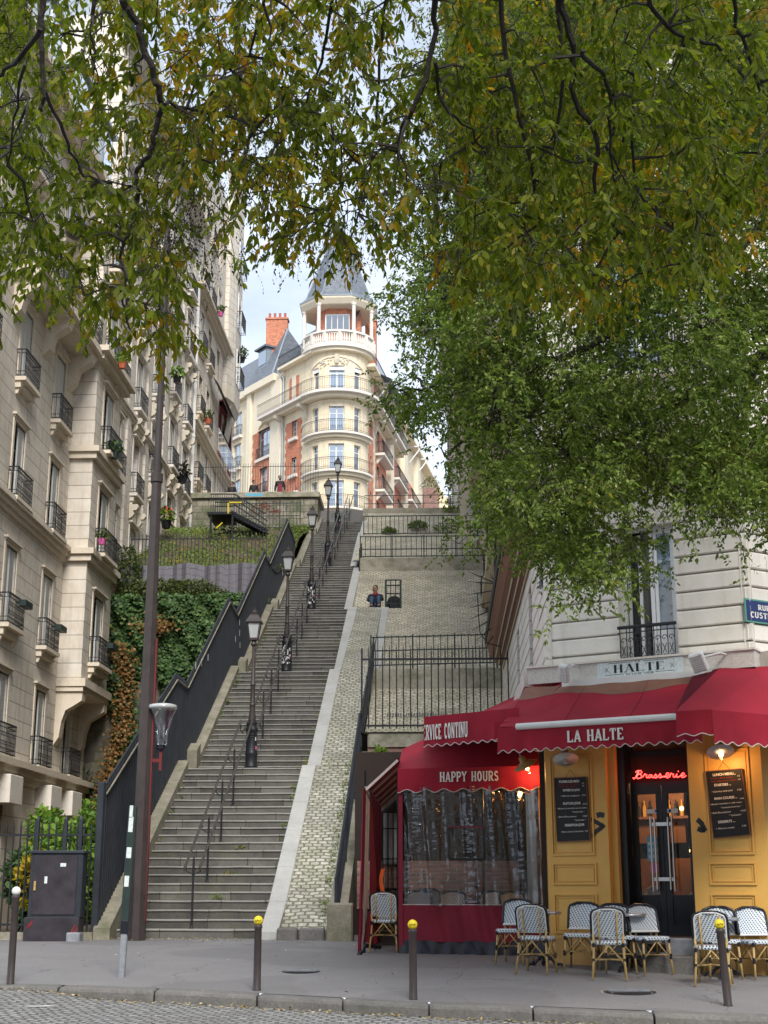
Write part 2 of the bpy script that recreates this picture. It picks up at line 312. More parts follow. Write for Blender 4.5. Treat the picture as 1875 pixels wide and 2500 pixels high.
# ------------------------------------------------------------- mesh helpers
class MB:
    def __init__(s): s.v = []; s.f = []; s.mi = []; s.M = None; s.mats = []
    def mid(s, m):
        if m not in s.mats: s.mats.append(m)
        return s.mats.index(m)
    def add(s, vs, fs, m):
        k = len(s.v); i = s.mid(m)
        for v in vs:
            v = Vector(v); s.v.append(tuple(s.M @ v) if s.M is not None else tuple(v))
        for f in fs: s.f.append(tuple(k + a for a in f)); s.mi.append(i)
        return s
    def box(s, x0, x1, y0, y1, z0, z1, m):
        if x0 > x1: x0, x1 = x1, x0
        if y0 > y1: y0, y1 = y1, y0
        if z0 > z1: z0, z1 = z1, z0
        vs = [(x, y, z) for z in (z0, z1) for y in (y0, y1) for x in (x0, x1)]
        return s.add(vs, [(0, 2, 3, 1), (4, 5, 7, 6), (0, 1, 5, 4), (2, 6, 7, 3), (0, 4, 6, 2), (1, 3, 7, 5)], m)
    def bbox(s, x0, x1, y0, y1, z0, z1, m, b=.01):
        """box with bevelled upright and top edges"""
        b = min(b, (x1 - x0) / 2.1, (y1 - y0) / 2.1, (z1 - z0) / 2.1)
        def ring(i, z): return [(x0 + i + b, y0 + i, z), (x1 - i - b, y0 + i, z), (x1 - i, y0 + i + b, z), (x1 - i, y1 - i - b, z), (x1 - i - b, y1 - i, z), (x0 + i + b, y1 - i, z), (x0 + i, y1 - i - b, z), (x0 + i, y0 + i + b, z)]
        return s.rings([ring(0, z0), ring(0, z1 - b), ring(b * .7, z1)], m)
    def rings(s, rs, m, cap=True, closed=True):
        n = len(rs[0]); vs = [p for r in rs for p in r]; fs = []
        for i in range(len(rs) - 1):
            for j in range(n if closed else n - 1):
                a, b2 = i * n + j, i * n + (j + 1) % n; fs.append((a, b2, b2 + n, a + n))
        if cap: fs.append(tuple(range(n - 1, -1, -1))); fs.append(tuple((len(rs) - 1) * n + j for j in range(n)))
        return s.add(vs, fs, m)
    def lathe(s, c, prof, m, n=12, a0=0.):
        cx, cy, cz = c
        return s.rings([[(cx + r * math.cos(a0 + 2 * math.pi * j / n), cy + r * math.sin(a0 + 2 * math.pi * j / n), cz + z) for j in range(n)] for r, z in prof], m)
    def tube(s, pts, r, m, n=6, cap=True):
        pts = [Vector(p) for p in pts]; rs = r if isinstance(r, (list, tuple)) else [r] * len(pts); out = []
        up = None
        for i, p in enumerate(pts):
            d = (pts[min(i + 1, len(pts) - 1)] - pts[max(i - 1, 0)])
            d = d.normalized() if d.length > 1e-9 else Vector((0, 0, 1))
            if up is None or abs(up.dot(d)) > .98: up = Vector((0, 0, 1)) if abs(d.z) < .9 else Vector((1, 0, 0))
            a = d.cross(up).normalized(); b = a.cross(d).normalized(); up = b
            out.append([tuple(p + (a * math.cos(2 * math.pi * (j + .5) / n) + b * math.sin(2 * math.pi * (j + .5) / n)) * rs[i]) for j in range(n)])
        return s.rings(out, m, cap)
    def bar(s, p, q, r, m, n=4): return s.tube([p, q], r * (1.414 if n == 4 else 1), m, n)
    def prism(s, poly, fn, a, b, m):
        """poly 2D points -> fn(u,v,t) at t=a and t=b"""
        n = len(poly); vs = [fn(u, v, a) for u, v in poly] + [fn(u, v, b) for u, v in poly]
        return s.add(vs, [tuple(range(n - 1, -1, -1)), tuple(range(n, 2 * n))] + [(j, (j + 1) % n, n + (j + 1) % n, n + j) for j in range(n)], m)
    def quad(s, a, b, c, d, m): return s.add([a, b, c, d], [(0, 1, 2, 3)], m)
    def grid(s, fn, nu, nv, m, flip=False):
        vs = [fn(i / nu, j / nv) for j in range(nv + 1) for i in range(nu + 1)]; fs = []
        for j in range(nv):
            for i in range(nu):
                a = j * (nu + 1) + i; q = (a, a + 1, a + nu + 2, a + nu + 1); fs.append(q[::-1] if flip else q)
        return s.add(vs, fs, m)
    def sphere(s, c, r, m, n=10, k=6, sz=1.):
        return s.lathe(c, [(max(1e-4, r * math.sin(math.pi * i / k)), -r * sz * math.cos(math.pi * i / k)) for i in range(k + 1)], m, n)
    def build(s, name, parent=None, smooth=False):
        loc = Vector((0, 0, 0))
        if parent is None:
            a = np.array(s.v); loc = Vector(((a[:, 0].min() + a[:, 0].max()) / 2, (a[:, 1].min() + a[:, 1].max()) / 2, a[:, 2].min()))
        else: loc = Vector(parent['_o']) if '_o' in parent else Vector((0, 0, 0))
        me = bpy.data.meshes.new(name)
        me.from_pydata([(x - loc.x, y - loc.y, z - loc.z) for x, y, z in s.v], [], s.f)
        for m in s.mats: me.materials.append(MT[m])
        me.polygons.foreach_set('material_index', s.mi)
        if smooth: me.polygons.foreach_set('use_smooth', [True] * len(s.f))
        me.update()
        o = bpy.data.objects.new(name, me); col.objects.link(o)
        if parent is not None: o.parent = parent; o['_o'] = tuple(loc)
        else: o.location = loc
        return o
def frame(O, u):
    """local x along u, local y INTO the wall (away from viewer), z up"""
    u = Vector((u[0], u[1], 0)).normalized(); inn = Vector((-u.y, u.x, 0))
    return Matrix(((u.x, inn.x, 0, O[0]), (u.y, inn.y, 0, O[1]), (0, 0, 1, 0), (0, 0, 0, 1)))
THINGS = []
def thing(name, label, cat, loc=(0, 0, 0), group=None, local=False, kind=None):
    o = bpy.data.objects.new(name, None); col.objects.link(o); o.location = loc; o.empty_display_size = .2
    o['label'] = label; o['category'] = cat; o['_o'] = (0., 0., 0.) if local else tuple(float(a) for a in loc)
    if group: o['group'] = group
    if kind: o['kind'] = kind
    return o
def tag(o, label, cat, group=None, kind=None):
    o['label'] = label; o['category'] = cat
    if group: o['group'] = group
    if kind: o['kind'] = kind
    return o
def struct(o, label=None):
    o['kind'] = 'structure'
    return o
def dup(root, loc, rz, label, group=None):
    r = root.copy(); col.objects.link(r); r.location = loc; r.rotation_euler = (0, 0, rz); r['label'] = label
    if group: r['group'] = group
    for ch in list(root.children):
        c = ch.copy(); col.objects.link(c); c.parent = r
        for g in list(ch.children):
            d = g.copy(); col.objects.link(d); d.parent = c
    return r
def leaves_mesh(name, V, F, mat, parent):
    """V (n,3) array, F (m,k) array"""
    me = bpy.data.meshes.new(name); loc = np.array(parent['_o']) if parent is not None else np.zeros(3)
    V = V - loc; k = F.shape[1]
    me.vertices.add(len(V)); me.vertices.foreach_set('co', V.astype(np.float32).ravel())
    me.loops.add(F.size); me.loops.foreach_set('vertex_index', F.astype(np.int32).ravel())
    me.polygons.add(len(F)); me.polygons.foreach_set('loop_start', np.arange(0, F.size, k, dtype=np.int32)); me.polygons.foreach_set('loop_total', np.full(len(F), k, dtype=np.int32))
    me.materials.append(MT[mat]); me.update(calc_edges=True); me.validate()
    o = bpy.data.objects.new(name, me); col.objects.link(o)
    if parent is not None: o.parent = parent; o['_o'] = tuple(float(a) for a in loc)
    return o
def unit(a): return a / (np.linalg.norm(a, axis=1, keepdims=True) + 1e-9)
def leafquads(P, N, size, asp=.45, droop=0., hexa=True):
    """one pointed leaf per point, lying in the plane with normal N"""
    n = len(P); T = rng.normal(size=(n, 3)); T = unit(np.cross(N, T)); T[:, 2] -= droop; T = unit(T); B = unit(np.cross(N, T))
    L = (size * rng.uniform(.7, 1.3, n))[:, None]; W = L * asp
    if hexa:
        V = np.stack([P, P + T * L * .3 + B * W * .5, P + T * L * .7 + B * W * .42, P + T * L, P + T * L * .7 - B * W * .42, P + T * L * .3 - B * W * .5], 1).reshape(-1, 3)
        return V, np.arange(6 * n).reshape(-1, 6)
    V = np.stack([P, P + T * L * .5 + B * W * .5, P + T * L, P + T * L * .5 - B * W * .5], 1).reshape(-1, 3)
    return V, np.arange(4 * n).reshape(-1, 4)
def blob_points(n, blobs, hollow=.55):
    """points in a set of ellipsoids (centre, radii), denser toward the skin"""
    out = []; tot = sum(b[1][0] * b[1][1] * b[1][2] for b in blobs)
    for c, r in blobs:
        k = max(1, int(n * r[0] * r[1] * r[2] / tot)); d = unit(rng.normal(size=(k, 3))); q = rng.uniform(hollow ** 3, 1, k) ** (1 / 3)
        out.append(np.array(c) + d * q[:, None] * np.array(r))
    return np.concatenate(out)
# ============================================================= SETTING
GP = [(-30, -.30), (12, .10), (15, .285), (17.9, .45), (18.8, .50), (22.7, .72), (26.7, .80), (34, .9), (50, 1.0)]
def gz(Y):
    for (a, b), (c, d) in zip(GP, GP[1:]):
        if Y <= c: return b + (d - b) * (Y - a) / (c - a)
    return GP[-1][1]
def ghit(px, py):
    Y = 20.
    for _ in range(40):
        p = atY(px, py, Y); r = ray(px, py); z = gz(Y); Y += .5 * (((z - 1.6) / r.z) * r.y - Y)
    return Vector((atY(px, py, Y).x, Y, gz(Y)))
KL = [ghit(*p) for p in ((219, 2412), (477, 2424), (726, 2436), (1022, 2453), (1400, 2467), (1640, 2477), (1875, 2486))]
KP = [(-40, KL[0].y + 1.6), (-8, KL[0].y + .35)] + [(p.x, p.y) for p in KL] + [(9, KL[-1].y - .5), (40, KL[-1].y - 3.5)]
def ky(X):
    for (a, b), (c, d) in zip(KP, KP[1:]):
        if X <= c: return b + (d - b) * (X - a) / (c - a)
    return KP[-1][1]
def drop(X): return .13 if X > -4.2 else max(.02, .13 - (-4.2 - X) * .11)
XS = list(np.arange(-40, -8, 4)) + list(np.arange(-8, 8, .4)) + list(np.arange(8, 41, 4))
# pavement
m = MB(); YS = [0, .04, .1, .2, .35, .5, .7, .85, 1.]
def pv(i, j):
    X = XS[i]; y0 = ky(X) + .24; y1 = 34.; Y = y0 + (y1 - y0) * YS[j]; return (X, Y, gz(Y))
vs = [pv(i, j) for j in range(9) for i in range(len(XS))]; n = len(XS)
m.add(vs, [(j * n + i, j * n + i + 1, j * n + n + i + 1, j * n + n + i) for j in range(8) for i in range(n - 1)], 'asphalt_pavement')
struct(m.build('pavement'))
# road: one sheet to the horizon
m = MB(); rows = [lambda X: -400, lambda X: -30, lambda X: 0, lambda X: 8, lambda X: 12, lambda X: ky(X) - 2, lambda X: ky(X) - .9, lambda X: ky(X) + .5]
XR = [-900, -120] + XS + [120, 900]
def cl(X): return max(-40, min(40, X))
vs = [(X, f(cl(X)), gz(f(cl(X))) - drop(cl(X)) - (.03 if k < 5 else 0)) for k, f in enumerate(rows) for X in XR]; n = len(XR)
m.add(vs, [(j * n + i, j * n + i + 1, j * n + n + i + 1, j * n + n + i) for j in range(len(rows) - 1) for i in range(n - 1)], 'road_setts')
struct(m.build('road'))
m = MB(); m.quad((-900, 33.9, -.6), (900, 33.9, -.6), (900, 3000, -.6), (-900, 3000, -.6), 'garden_soil'); struct(m.build('ground'))
# kerb stones with open joints
m = MB(); X = -14.
while X < 10:
    L = random.uniform(.95, 1.5); a, b = X + .012, X + L - .012; ya, yb = ky(a), ky(b); za, zb = gz(ya) + .004 + random.uniform(-.006, .006), gz(yb) + .004 + random.uniform(-.006, .006)
    dz = .25
    rs = []
    for q in (0, .03, .5, .97, 1):
        x = a + (b - a) * q; y = ya + (yb - ya) * q + random.uniform(-.006, .006); z = za + (zb - za) * q; e = .012 if q in (0, 1) else 0
        rs.append([(x, y + e, z - dz), (x, y + e, z - .045 - e), (x, y + .015 + e, z - .015 - e), (x, y + .05 + e, z - e), (x, y + .31, z - e + .012), (x, y + .31, z - dz)])
    m.rings(rs, 'kerb_stone'); X += L
m.grid(lambda u, v: (-14 + 24 * u, ky(-14 + 24 * u) + .2, gz(ky(-14 + 24 * u)) - .3 + .3 * v), 60, 1, 'kerb_stone')
struct(m.build('kerb'))
m = MB(); q = [ghit(*p) for p in ((0, 2430), (150, 2438), (70, 2446), (0, 2447))]
def rp(p): return (p.x, p.y, gz(p.y) - drop(p.x) + .012)
m.add([(x, y, gz(y) - drop(x) + .008) for x, y in ((-9, 17.55), (-6.2, 17.45), (-4.5, 17.25), (-4.75, 17.0), (-6.2, 17.1), (-9, 17.2))], [(0, 5, 4, 1), (1, 4, 3, 2)], 'white_paint')
tag(m.build('crossing_stripe'), 'worn white painted crossing stripe at the kerb on the left', 'road marking')

# ------------------------------------------------------------- staircase
r_, t_ = .165, .32
FL = []; Y = 26.7; z = .8
for n, L in ((22, 1.4), (21, 1.7), (21, 1.5), (20, 1.5), (20, 1.42), (15, 0)):
    FL.append((Y, z, n)); Y += (n - 1) * t_ + L; z += n * r_
ZT = z; YT = Y            # top of the stair
NP = []
for Y0, z0, n in FL: NP += [(Y0, z0 + r_), (Y0 + (n - 1) * t_, z0 + n * r_)]
def nose(Y):
    if Y <= NP[0][0]: return NP[0][1] + (Y - NP[0][0]) * r_ / t_
    for (a, b), (c, d) in zip(NP, NP[1:]):
        if Y <= c: return b + (d - b) * (Y - a) / (c - a)
    return NP[-1][1]
XL = -6.0
XRt = [-3.32, -3.32, -3.34, -3.60, -3.9, -3.95]
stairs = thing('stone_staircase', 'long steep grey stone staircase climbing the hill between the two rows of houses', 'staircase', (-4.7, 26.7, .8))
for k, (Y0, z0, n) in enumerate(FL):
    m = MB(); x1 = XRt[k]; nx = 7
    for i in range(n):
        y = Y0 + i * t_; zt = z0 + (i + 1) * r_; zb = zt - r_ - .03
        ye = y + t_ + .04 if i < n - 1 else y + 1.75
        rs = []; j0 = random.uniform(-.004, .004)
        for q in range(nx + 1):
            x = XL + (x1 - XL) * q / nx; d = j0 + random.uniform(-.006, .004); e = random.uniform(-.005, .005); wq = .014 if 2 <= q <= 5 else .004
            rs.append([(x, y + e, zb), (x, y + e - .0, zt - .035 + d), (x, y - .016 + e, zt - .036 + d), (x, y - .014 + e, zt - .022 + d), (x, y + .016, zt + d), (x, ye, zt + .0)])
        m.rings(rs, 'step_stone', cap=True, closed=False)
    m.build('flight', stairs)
# side strip of granite slabs, right of the steps
gst = thing('granite_strip', 'pale granite slab edging running up the right side of the staircase', 'edging', (-3.2, 26.2, .8))
for k, (Y0, z0, n) in enumerate(FL):
    ya = Y0 - .08 if k else 26.2; yb = Y0 + (n - 1) * t_ + .02; x0 = XRt[k] + .005; x1 = x0 + (.33 if k < 3 else .30)
    Y = ya
    while Y < yb - .3:
        L = min(random.uniform(1.0, 1.5), yb - Y); a, b = Y + .008, Y + L - .008
        f = lambda y: (z0 + r_ + (y - Y0) * r_ / t_ + .06) if k or y > 26.45 else .92 + (y - 26.2) * .5
        m = MB()
        rs = [[(x0, y, f(y) - .5), (x0, y, f(y) - .012), (x0 + .012, y, f(y)), (x1 - .012, y, f(y)), (x1, y, f(y) - .012), (x1, y, f(y) - .5)] for y in (a, b)]
        m.rings(rs, 'granite'); m.build('slab', gst); Y += L
# cobbled ramp and bank
m = MB(); seg = []
for k, (Y0, z0, n) in enumerate(FL):
    ya = Y0 - .05 if k else 26.25; yb = Y0 + (n - 1) * t_ + .03; x0 = XRt[k] + .33
    if k < 2:
        x1 = -2.13
        f = lambda y: z0 + r_ + (y - Y0) * r_ / t_ + .03
        nn = 12
        for i in range(nn):
            a, b = ya + (yb - ya) * i / nn, ya + (yb - ya) * (i + 1) / nn
            m.quad((x0, a, f(a)), (x1, a, f(a)), (x1, b, f(b)), (x0, b, f(b)), 'ramp_setts')
        m.quad((x0, yb, f(yb)), (x1, yb, f(yb)), (x1, yb + 1.7, f(yb) + .02), (x0, yb + 1.7, f(yb) + .02), 'ramp_setts')
        if k == 0: m.quad((x0, ya, .4), (x1, ya, .4), (x1, ya, f(ya)), (x0, ya, f(ya)), 'ramp_setts')
struct(m.build('cobbled_ramp'))
m = MB()
for a, b in ((-2.99, -2.62), (-2.6, -2.14)): m.bbox(a, b, 26.02, 26.3, .6, 1.0, 'kerb_stone', .03)
struct(m.build('kerb'))
BX = 1.9
def bank(name, prof, x0, x1, mat='bank_setts'):
    m = MB()
    for (a, za), (b, zb) in zip(prof, prof[1:]):
        nn = max(1, int(abs(b - a) / 1.5))
        for i in range(nn):
            p, q = i / nn, (i + 1) / nn
            A = (a + (b - a) * p, za + (zb - za) * p); B = (a + (b - a) * q, za + (zb - za) * q)
            m.quad((x0, A[0], A[1]), (x1, A[0], A[1]), (x1, B[0], B[1]), (x0, B[0], B[1]), mat)
    return struct(m.build(name))
bank('cobbled_bank', [(33.8, 5.30), (37.2, 5.62), (41.19, 7.42)], -2.05, BX)
bank('cobbled_bank', [(41.3, 7.93), (42.6, 8.25), (49.3, 11.36), (50.8, 11.42)], -2.13, BX)
m = MB(); m.box(-2.13, -1.88, 41.28, 49.3, 7, 7.2, 'granite')
rs = [[(-2.13, y, zz - .3), (-2.13, y, zz), (-1.88, y, zz), (-1.88, y, zz - .3)] for y, zz in ((41.28, 7.95), (42.6, 8.29), (49.3, 11.40))]
m.v = []; m.f = []; m.mi = []; m.rings(rs, 'granite'); tag(m.build('granite_strip'), 'narrow pale granite band let into the cobbled bank below the seated man', 'edging')
bank('cobbled_bank', [(50.8, 11.42), (51.0, 11.5), (56.0, 14.27)], -3.3, BX)
bank('cobbled_bank', [(56.18, 14.72), (56.5, 14.75), (62.2, 17.30), (63.4, 17.42)], -3.63, BX)
bank('cobbled_bank', [(63.4, 17.42), (69.2, 20.25)], -3.66, BX)
bank('cobbled_bank', [(41.22, 7.93), (49.3, 11.40), (50.8, 11.43)], -2.99, -2.13, 'ramp_setts')
def slab(name, label, cat, x0, x1, y0, y1, z0, z1, mat, b=.02):
    m = MB(); m.bbox(x0, x1, y0, y1, z0, z1, mat, b); return tag(m.build(name), label, cat)
slab('retaining_wall', 'mossy concrete band holding the lowest cobbled bank under the first railing', 'wall', -2.1, BX, 41.0, 41.35, 7.0, 7.93, 'concrete_band')
slab('retaining_wall', 'mossy concrete band across the cobbled bank above the seated man', 'wall', -3.3, BX, 55.85, 56.3, 13.9, 14.74, 'concrete_band')
slab('retaining_wall', 'low green coping wall closing the top of the cobbled bank', 'wall', -3.95, BX, 69.0, 69.5, 19.6, 20.42, 'concrete_band')
# upper street
m = MB(); m.quad((-70, 70.3, ZT), (70, 70.3, ZT), (70, 700, ZT + 1), (-70, 700, ZT + 1), 'asphalt_pavement')
m.box(-6.2, 2, 69.4, 70.35, 17, ZT - .004, 'asphalt_pavement'); struct(m.build('upper_street'))

# left parapet
parapet = thing('stair_parapet', 'weathered mossy stone parapet along the left side of the staircase', 'parapet', (-6.1, 26.6, .8))
for k, (Y0, z0, n) in enumerate(FL):
    ya = Y0 - .25 if k else 26.15; yb = Y0 + (n - 1) * t_ + .05
    f = lambda y: z0 + r_ + (y - Y0) * r_ / t_ + .16
    poly = [(ya, .3), (yb + (1.3 if k < 5 else 0), .3), (yb + (1.3 if k < 5 else 0), f(yb) - .5), (yb, f(yb) - .5), (yb, f(yb)), (ya + (.3 if k else 0), f(ya + .3) + (.22 if k else 0)), (ya, f(ya + .3) + (.22 if k else -.3))]
    m = MB()
    if k: poly = [(ya, .3), (yb + 1.3, .3), (yb + 1.3, f(yb) - .45), (yb, f(yb) - .45), (yb, f(yb)), (ya + .55, f(ya + .55)), (ya + .5, f(ya + .5) + .30), (ya, f(ya + .3) + .18)]
    m.prism(poly, lambda u, v, t: (t, u, v), -6.30, -6.0, 'parapet_stone'); m.build('parapet_section', parapet)
# dark sheet-metal fence on the parapet, saw-toothed
FX = -6.27
pk = [atX(*p, FX) for p in ((270, 1921), (430, 1643), (456, 1664), (559, 1457), (578, 1491), (645, 1344), (657, 1366), (701, 1264.6), (719, 1317))]
tops = [(26.35, pk[0].z)] + [(p.y, p.z) for p in pk[1:]]
def ftop(Y):
    for (a, b), (c, d) in zip(tops, tops[1:]):
        if Y <= c: return b + (d - b) * (Y - a) / (c - a)
    return tops[-1][1]
fence = thing('sheet_metal_fence', 'tall dark blue-black sheet metal fence stepping up beside the staircase', 'fence', (FX, 26.3, 1.0))
brk = [26.35, tops[2][0], tops[4][0], tops[6][0], tops[8][0]]
for a, b in zip(brk, brk[1:]):
    m = MB(); ys = sorted(set([a, b] + [p[0] for p in tops if a < p[0] < b] + [q[0] for q in NP if a < q[0] < b]))
    for p, q in zip(ys, ys[1:]):
        m.prism([(p, nose(p) + .12), (q, nose(q) + .12), (q, ftop(q)), (p, ftop(p))], lambda u, v, t: (t, u, v), FX - .02, FX + .012, 'blue_black')
        m.tube([(FX, p, ftop(p) - .10), (FX, q, ftop(q) - .10)], .03, 'grey_paint' if 0 else 'blue_black', 4)
    y = a + .05
    while y < b - .05:
        m.box(FX + .012, FX + .03, y, y + .05, nose(y) + .14, ftop(y) - .02, 'blue_black'); y += .145
    m.build('fence_panel', fence)
    m = MB()
    for p, q in zip(ys, ys[1:]): m.tube([(FX + .045, p, ftop(p) - .16), (FX + .045, q, ftop(q) - .16)], .018, 'parapet_stone', 4); m.tube([(FX + .045, p, nose(p) + .16), (FX + .045, q, nose(q) + .16)], .016, 'parapet_stone', 4)
    m.build('edge_rail', fence)
m = MB()
for px, py in ((478, 1625), (492, 1618), (508, 1605), (585, 1520), (585, 1545), (586, 1575), (575, 1560), (690, 1400)):
    p = atX(px, py, FX + .035)
    if p.z > nose(p.y) + .2: m = MB(); m.box(FX + .034, FX + .037, p.y - .05, p.y + .05, p.z - .09, p.z + .09, 'sticker'); m.build('sticker', fence)
m = MB(); m.bbox(FX - .1, FX + .02, 26.22, 26.36, .85, tops[0][1] + .05, 'blue_black'); m.build('end_post', fence)

def picket(name, label, P, Q, h0, h1, step, r=.012, rails=(.1, .8), spike=.12, posts=0, mat='dark_iron', zb=None, cat='fence', postr=.03, group=None):
    """railing between ground points P and Q; bars from h0 to h1 over the base line"""
    P, Q = Vector(P), Vector(Q); L = (Q - P).length; d = (Q - P) / L; t = thing(name, label, cat, P, group); m = MB(); n = int(L / step)
    for i in range(n + 1):
        b = P + d * (L * i / n); top = h1
        m.tube([b + Vector((0, 0, h0)), b + Vector((0, 0, top - spike)), b + Vector((0, 0, top))], [r * 1.3, r * 1.3, r * .3 if spike else r * 1.3], mat, 4)
    m.build('bars', t)
    for hr in rails:
        m = MB(); m.tube([P + Vector((0, 0, hr)), Q + Vector((0, 0, hr))], r * 2., mat, 4); m.build('rail', t)
    for i in range(posts + 1 if posts else 0):
        b = P + d * (L * i / posts); m = MB(); m.tube([b + Vector((0, 0, -.15)), b + Vector((0, 0, h1 - spike * .5 + .02))], postr, mat, 4); m.build('post', t)
    return t
picket('spiked_fence', 'tall dark spiked iron fence on the wall behind the restaurant tent', (-1.95, 34.0, 5.35), (1.75, 34.0, 5.35), .05, 2.05, .165, .016, (.12, 1.72), .16, 1)
picket('guard_railing', 'lowest guard railing on the cobbled bank just above the spiked fence', (-2.1, 41.2, 7.93), (BX - .3, 41.2, 8.0), .1, 1.0, .2, .012, (.12, .55, .95), 0, 3, mat='green_iron')
picket('guard_railing', 'guard railing on the mossy concrete band above the seated man', (-3.3, 56.1, 14.74), (BX, 56.1, 14.74), .08, .98, .2, .013, (.12, .42, .95), 0, 4, mat='green_iron')
picket('guard_railing', 'uppermost barred guard railing under the green coping of the bank', (-3.55, 63.0, 17.45), (BX - .6, 63.0, 17.45), .08, .95, .2, .014, (.12, .95), 0, 4, mat='green_iron')
t = thing('tube_railing', 'thin tubular railing along the top of the hill below the corner building', 'railing', (-1.2, 69.7, 20.4))
m = MB()
for x0_, x1_ in ((-3.9, .9),):
    m.tube([(x0_, 69.7, 20.4), (x0_, 69.7, 21.28), (x1_, 69.7, 21.28), (x1_ + .5, 70.6, 20.9), (x1_ + .5, 70.6, 20.4)], .022, 'lamp_brown', 6); m.tube([(x0_, 69.7, 20.85), (x1_, 69.7, 20.85)], .018, 'lamp_brown', 6)
m.build('rail', t)
for x in (-2.4, -.9, .5):
    m = MB(); m.tube([(x, 69.7, 20.4), (x, 69.7, 21.28)], .022, 'lamp_brown', 6); m.build('post', t)
# side rails of the tiers (edge-on)
for (a, b, x, lab) in ((34.0, 41.2, -2.02, 'dark side railing between the ramp and the lowest cobbled bank'), (55.9, 57.4, -3.32, 'short dark side railing where the bank meets the staircase')):
    picket('side_railing', lab, (x, a, nose(a) + .05), (x, b, nose(b) + .05), .05, .95, .2, .012, (.12, .9), 0, 2)
# low wall to the right of the ramp, with its end pier and hand railing
t = thing('ramp_wall', 'low weathered stone wall with a square end pier between the ramp and the tent', 'wall', (-1.9, 26., .8))
f = lambda y: nose(y) + .12 + (y - 26) * .03
m = MB(); m.prism([(26.2, .5), (34, .5), (34, f(34)), (26.9, f(26.9)), (26.2, f(26.2) + .1)], lambda u, v, s: (s, u, v), -2.14, -1.80, 'parapet_stone'); m.build('wall_body', t)
m = MB(); m.bbox(-2.08, -1.62, 25.75, 26.2, .6, 1.43, 'parapet_stone', .03); m.build('pier', t)
m = MB(); m.bbox(-1.80, 1.9, 33.95, 34.25, .6, 4.62, 'rubble_wall', .02); m.bbox(-1.80, 1.9, 33.85, 34.3, 4.95, 5.30, 'concrete_band', .04); m.bbox(-1.8, 1.9, 33.9, 34.2, 4.62, 4.95, 'old_brick', .01)
tag(m.build('niche_wall'), 'dark stone and brick wall with a stone coping behind the tent', 'wall')
m = MB(); cA = atY(945, 1905, 33.9)
for i in range(22):
    a0 = math.pi * (.06 + .88 * i / 22); a1 = math.pi * (.06 + .88 * (i + .86) / 22); rr = (.62, .88)
    m.prism([(rr[0] * math.cos(a0), rr[0] * math.sin(a0)), (rr[1] * math.cos(a0), rr[1] * math.sin(a0)), (rr[1] * math.cos(a1), rr[1] * math.sin(a1)), (rr[0] * math.cos(a1), rr[0] * math.sin(a1))], lambda u, v, s: (-1.15 + u, s, 4.05 + v * .80), 33.80, 33.94, 'red_brick')
m.prism([(.62 * math.cos(math.pi * i / 12), .62 * math.sin(math.pi * i / 12) * .98) for i in range(13)], lambda u, v, s: (-1.15 + u, s, 4.05 + v * .80), 33.83, 33.93, 'interior_dark')
tag(m.build('brick_arch'), 'shallow orange brick arch over a dark niche, left of the tent roof', 'arch')
t = thing('hand_railing', 'dark iron hand railing seen end-on along the low ramp wall', 'railing', (-1.95, 26.4, 1.4))
m = MB(); ys = [26.3, 26.7, 28, 30, 32, 33.4, 34]
m.tube([(-1.96, y, f(y) + .92) for y in ys], .03, 'blue_black', 6); m.tube([(-1.96, y, f(y) + .12) for y in ys], .022, 'blue_black', 6); m.build('rail', t)
m = MB(); y = 26.35
while y < 34: m.tube([(-1.96, y, f(y)), (-1.96, y, f(y) + .92)], .013, 'blue_black', 4); y += .16
m.build('bars', t)
for y in (26.3, 28.8, 31.3, 33.9): m = MB(); m.tube([(-1.96, y, f(y) - .05), (-1.96, y, f(y) + .98)], .035, 'blue_black', 4); m.build('post', t)
# drain grille set in the lowest bank
m = MB(); c = atY(1002, 1667, 38.6)
for i in range(22): m.prism([(0, 0), (.028, 0), (.028, .3), (0, .3)], lambda u, v, s: (-1.52 + i * .073 + u, 38.45 + v * .9 + s, 6.21 + v * .41 + .02 + s * .3), 0, .02, 'dark_iron')
tag(m.build('drain_grille'), 'long slotted drain grille let into the lowest cobbled bank', 'grille')

# ------------------------------------------------------------- stair lamps and hand rails
def lantern(m1, m2, z, s=1.):
    """m1 metal, m2 glass; four-sided tapering lantern"""
    def sq(r, zz): return [(r, r, zz), (-r, r, zz), (-r, -r, zz), (r, -r, zz)]
    m2.rings([sq(.088 * s, z + .03), sq(.138 * s, z + .40)], 'lamp_glass')
    for a in (-1, 1):
        for b in (-1, 1): m1.tube([(a * .092 * s, b * .092 * s, z), (a * .145 * s, b * .145 * s, z + .42)], .014, 'lamp_brown', 4)
    m1.rings([sq(.095 * s, z - .02), sq(.10 * s, z + .035)], 'lamp_brown')
    m1.rings([sq(.15 * s, z + .39), sq(.19 * s, z + .405), sq(.19 * s, z + .43), sq(.15 * s, z + .50), sq(.105 * s, z + .58), sq(.105 * s, z + .615)], 'lamp_brown')
    m1.lathe((0, 0, z), [(.07 * s, .61), (.085 * s, .66), (.05 * s, .70), (.03 * s, .73), (.035 * s, .76), (.001, .79)], 'lamp_brown', 10)
    m1.lathe((0, 0, z), [(.055, -.16), (.08, -.12), (.06, -.06), (.045, -.02)], 'lamp_brown', 10)
lamp = thing('stair_lamp', 'x', 'street lamp', local=True)
m = MB(); m.lathe((0, 0, 0), [(.155, 0), (.155, .06), (.14, .09), (.14, .30), (.15, .33), (.15, .37), (.135, .40), (.13, .86), (.15, .89), (.15, .94), (.12, .97), (.12, 1.05), (.135, 1.07), (.09, 1.1)], 'dark_iron', 14)
for i in range(7): m.lathe((0, 0, .42 + i * .06), [(.131, 0), (.138, .015), (.131, .03)], 'dark_iron', 14)
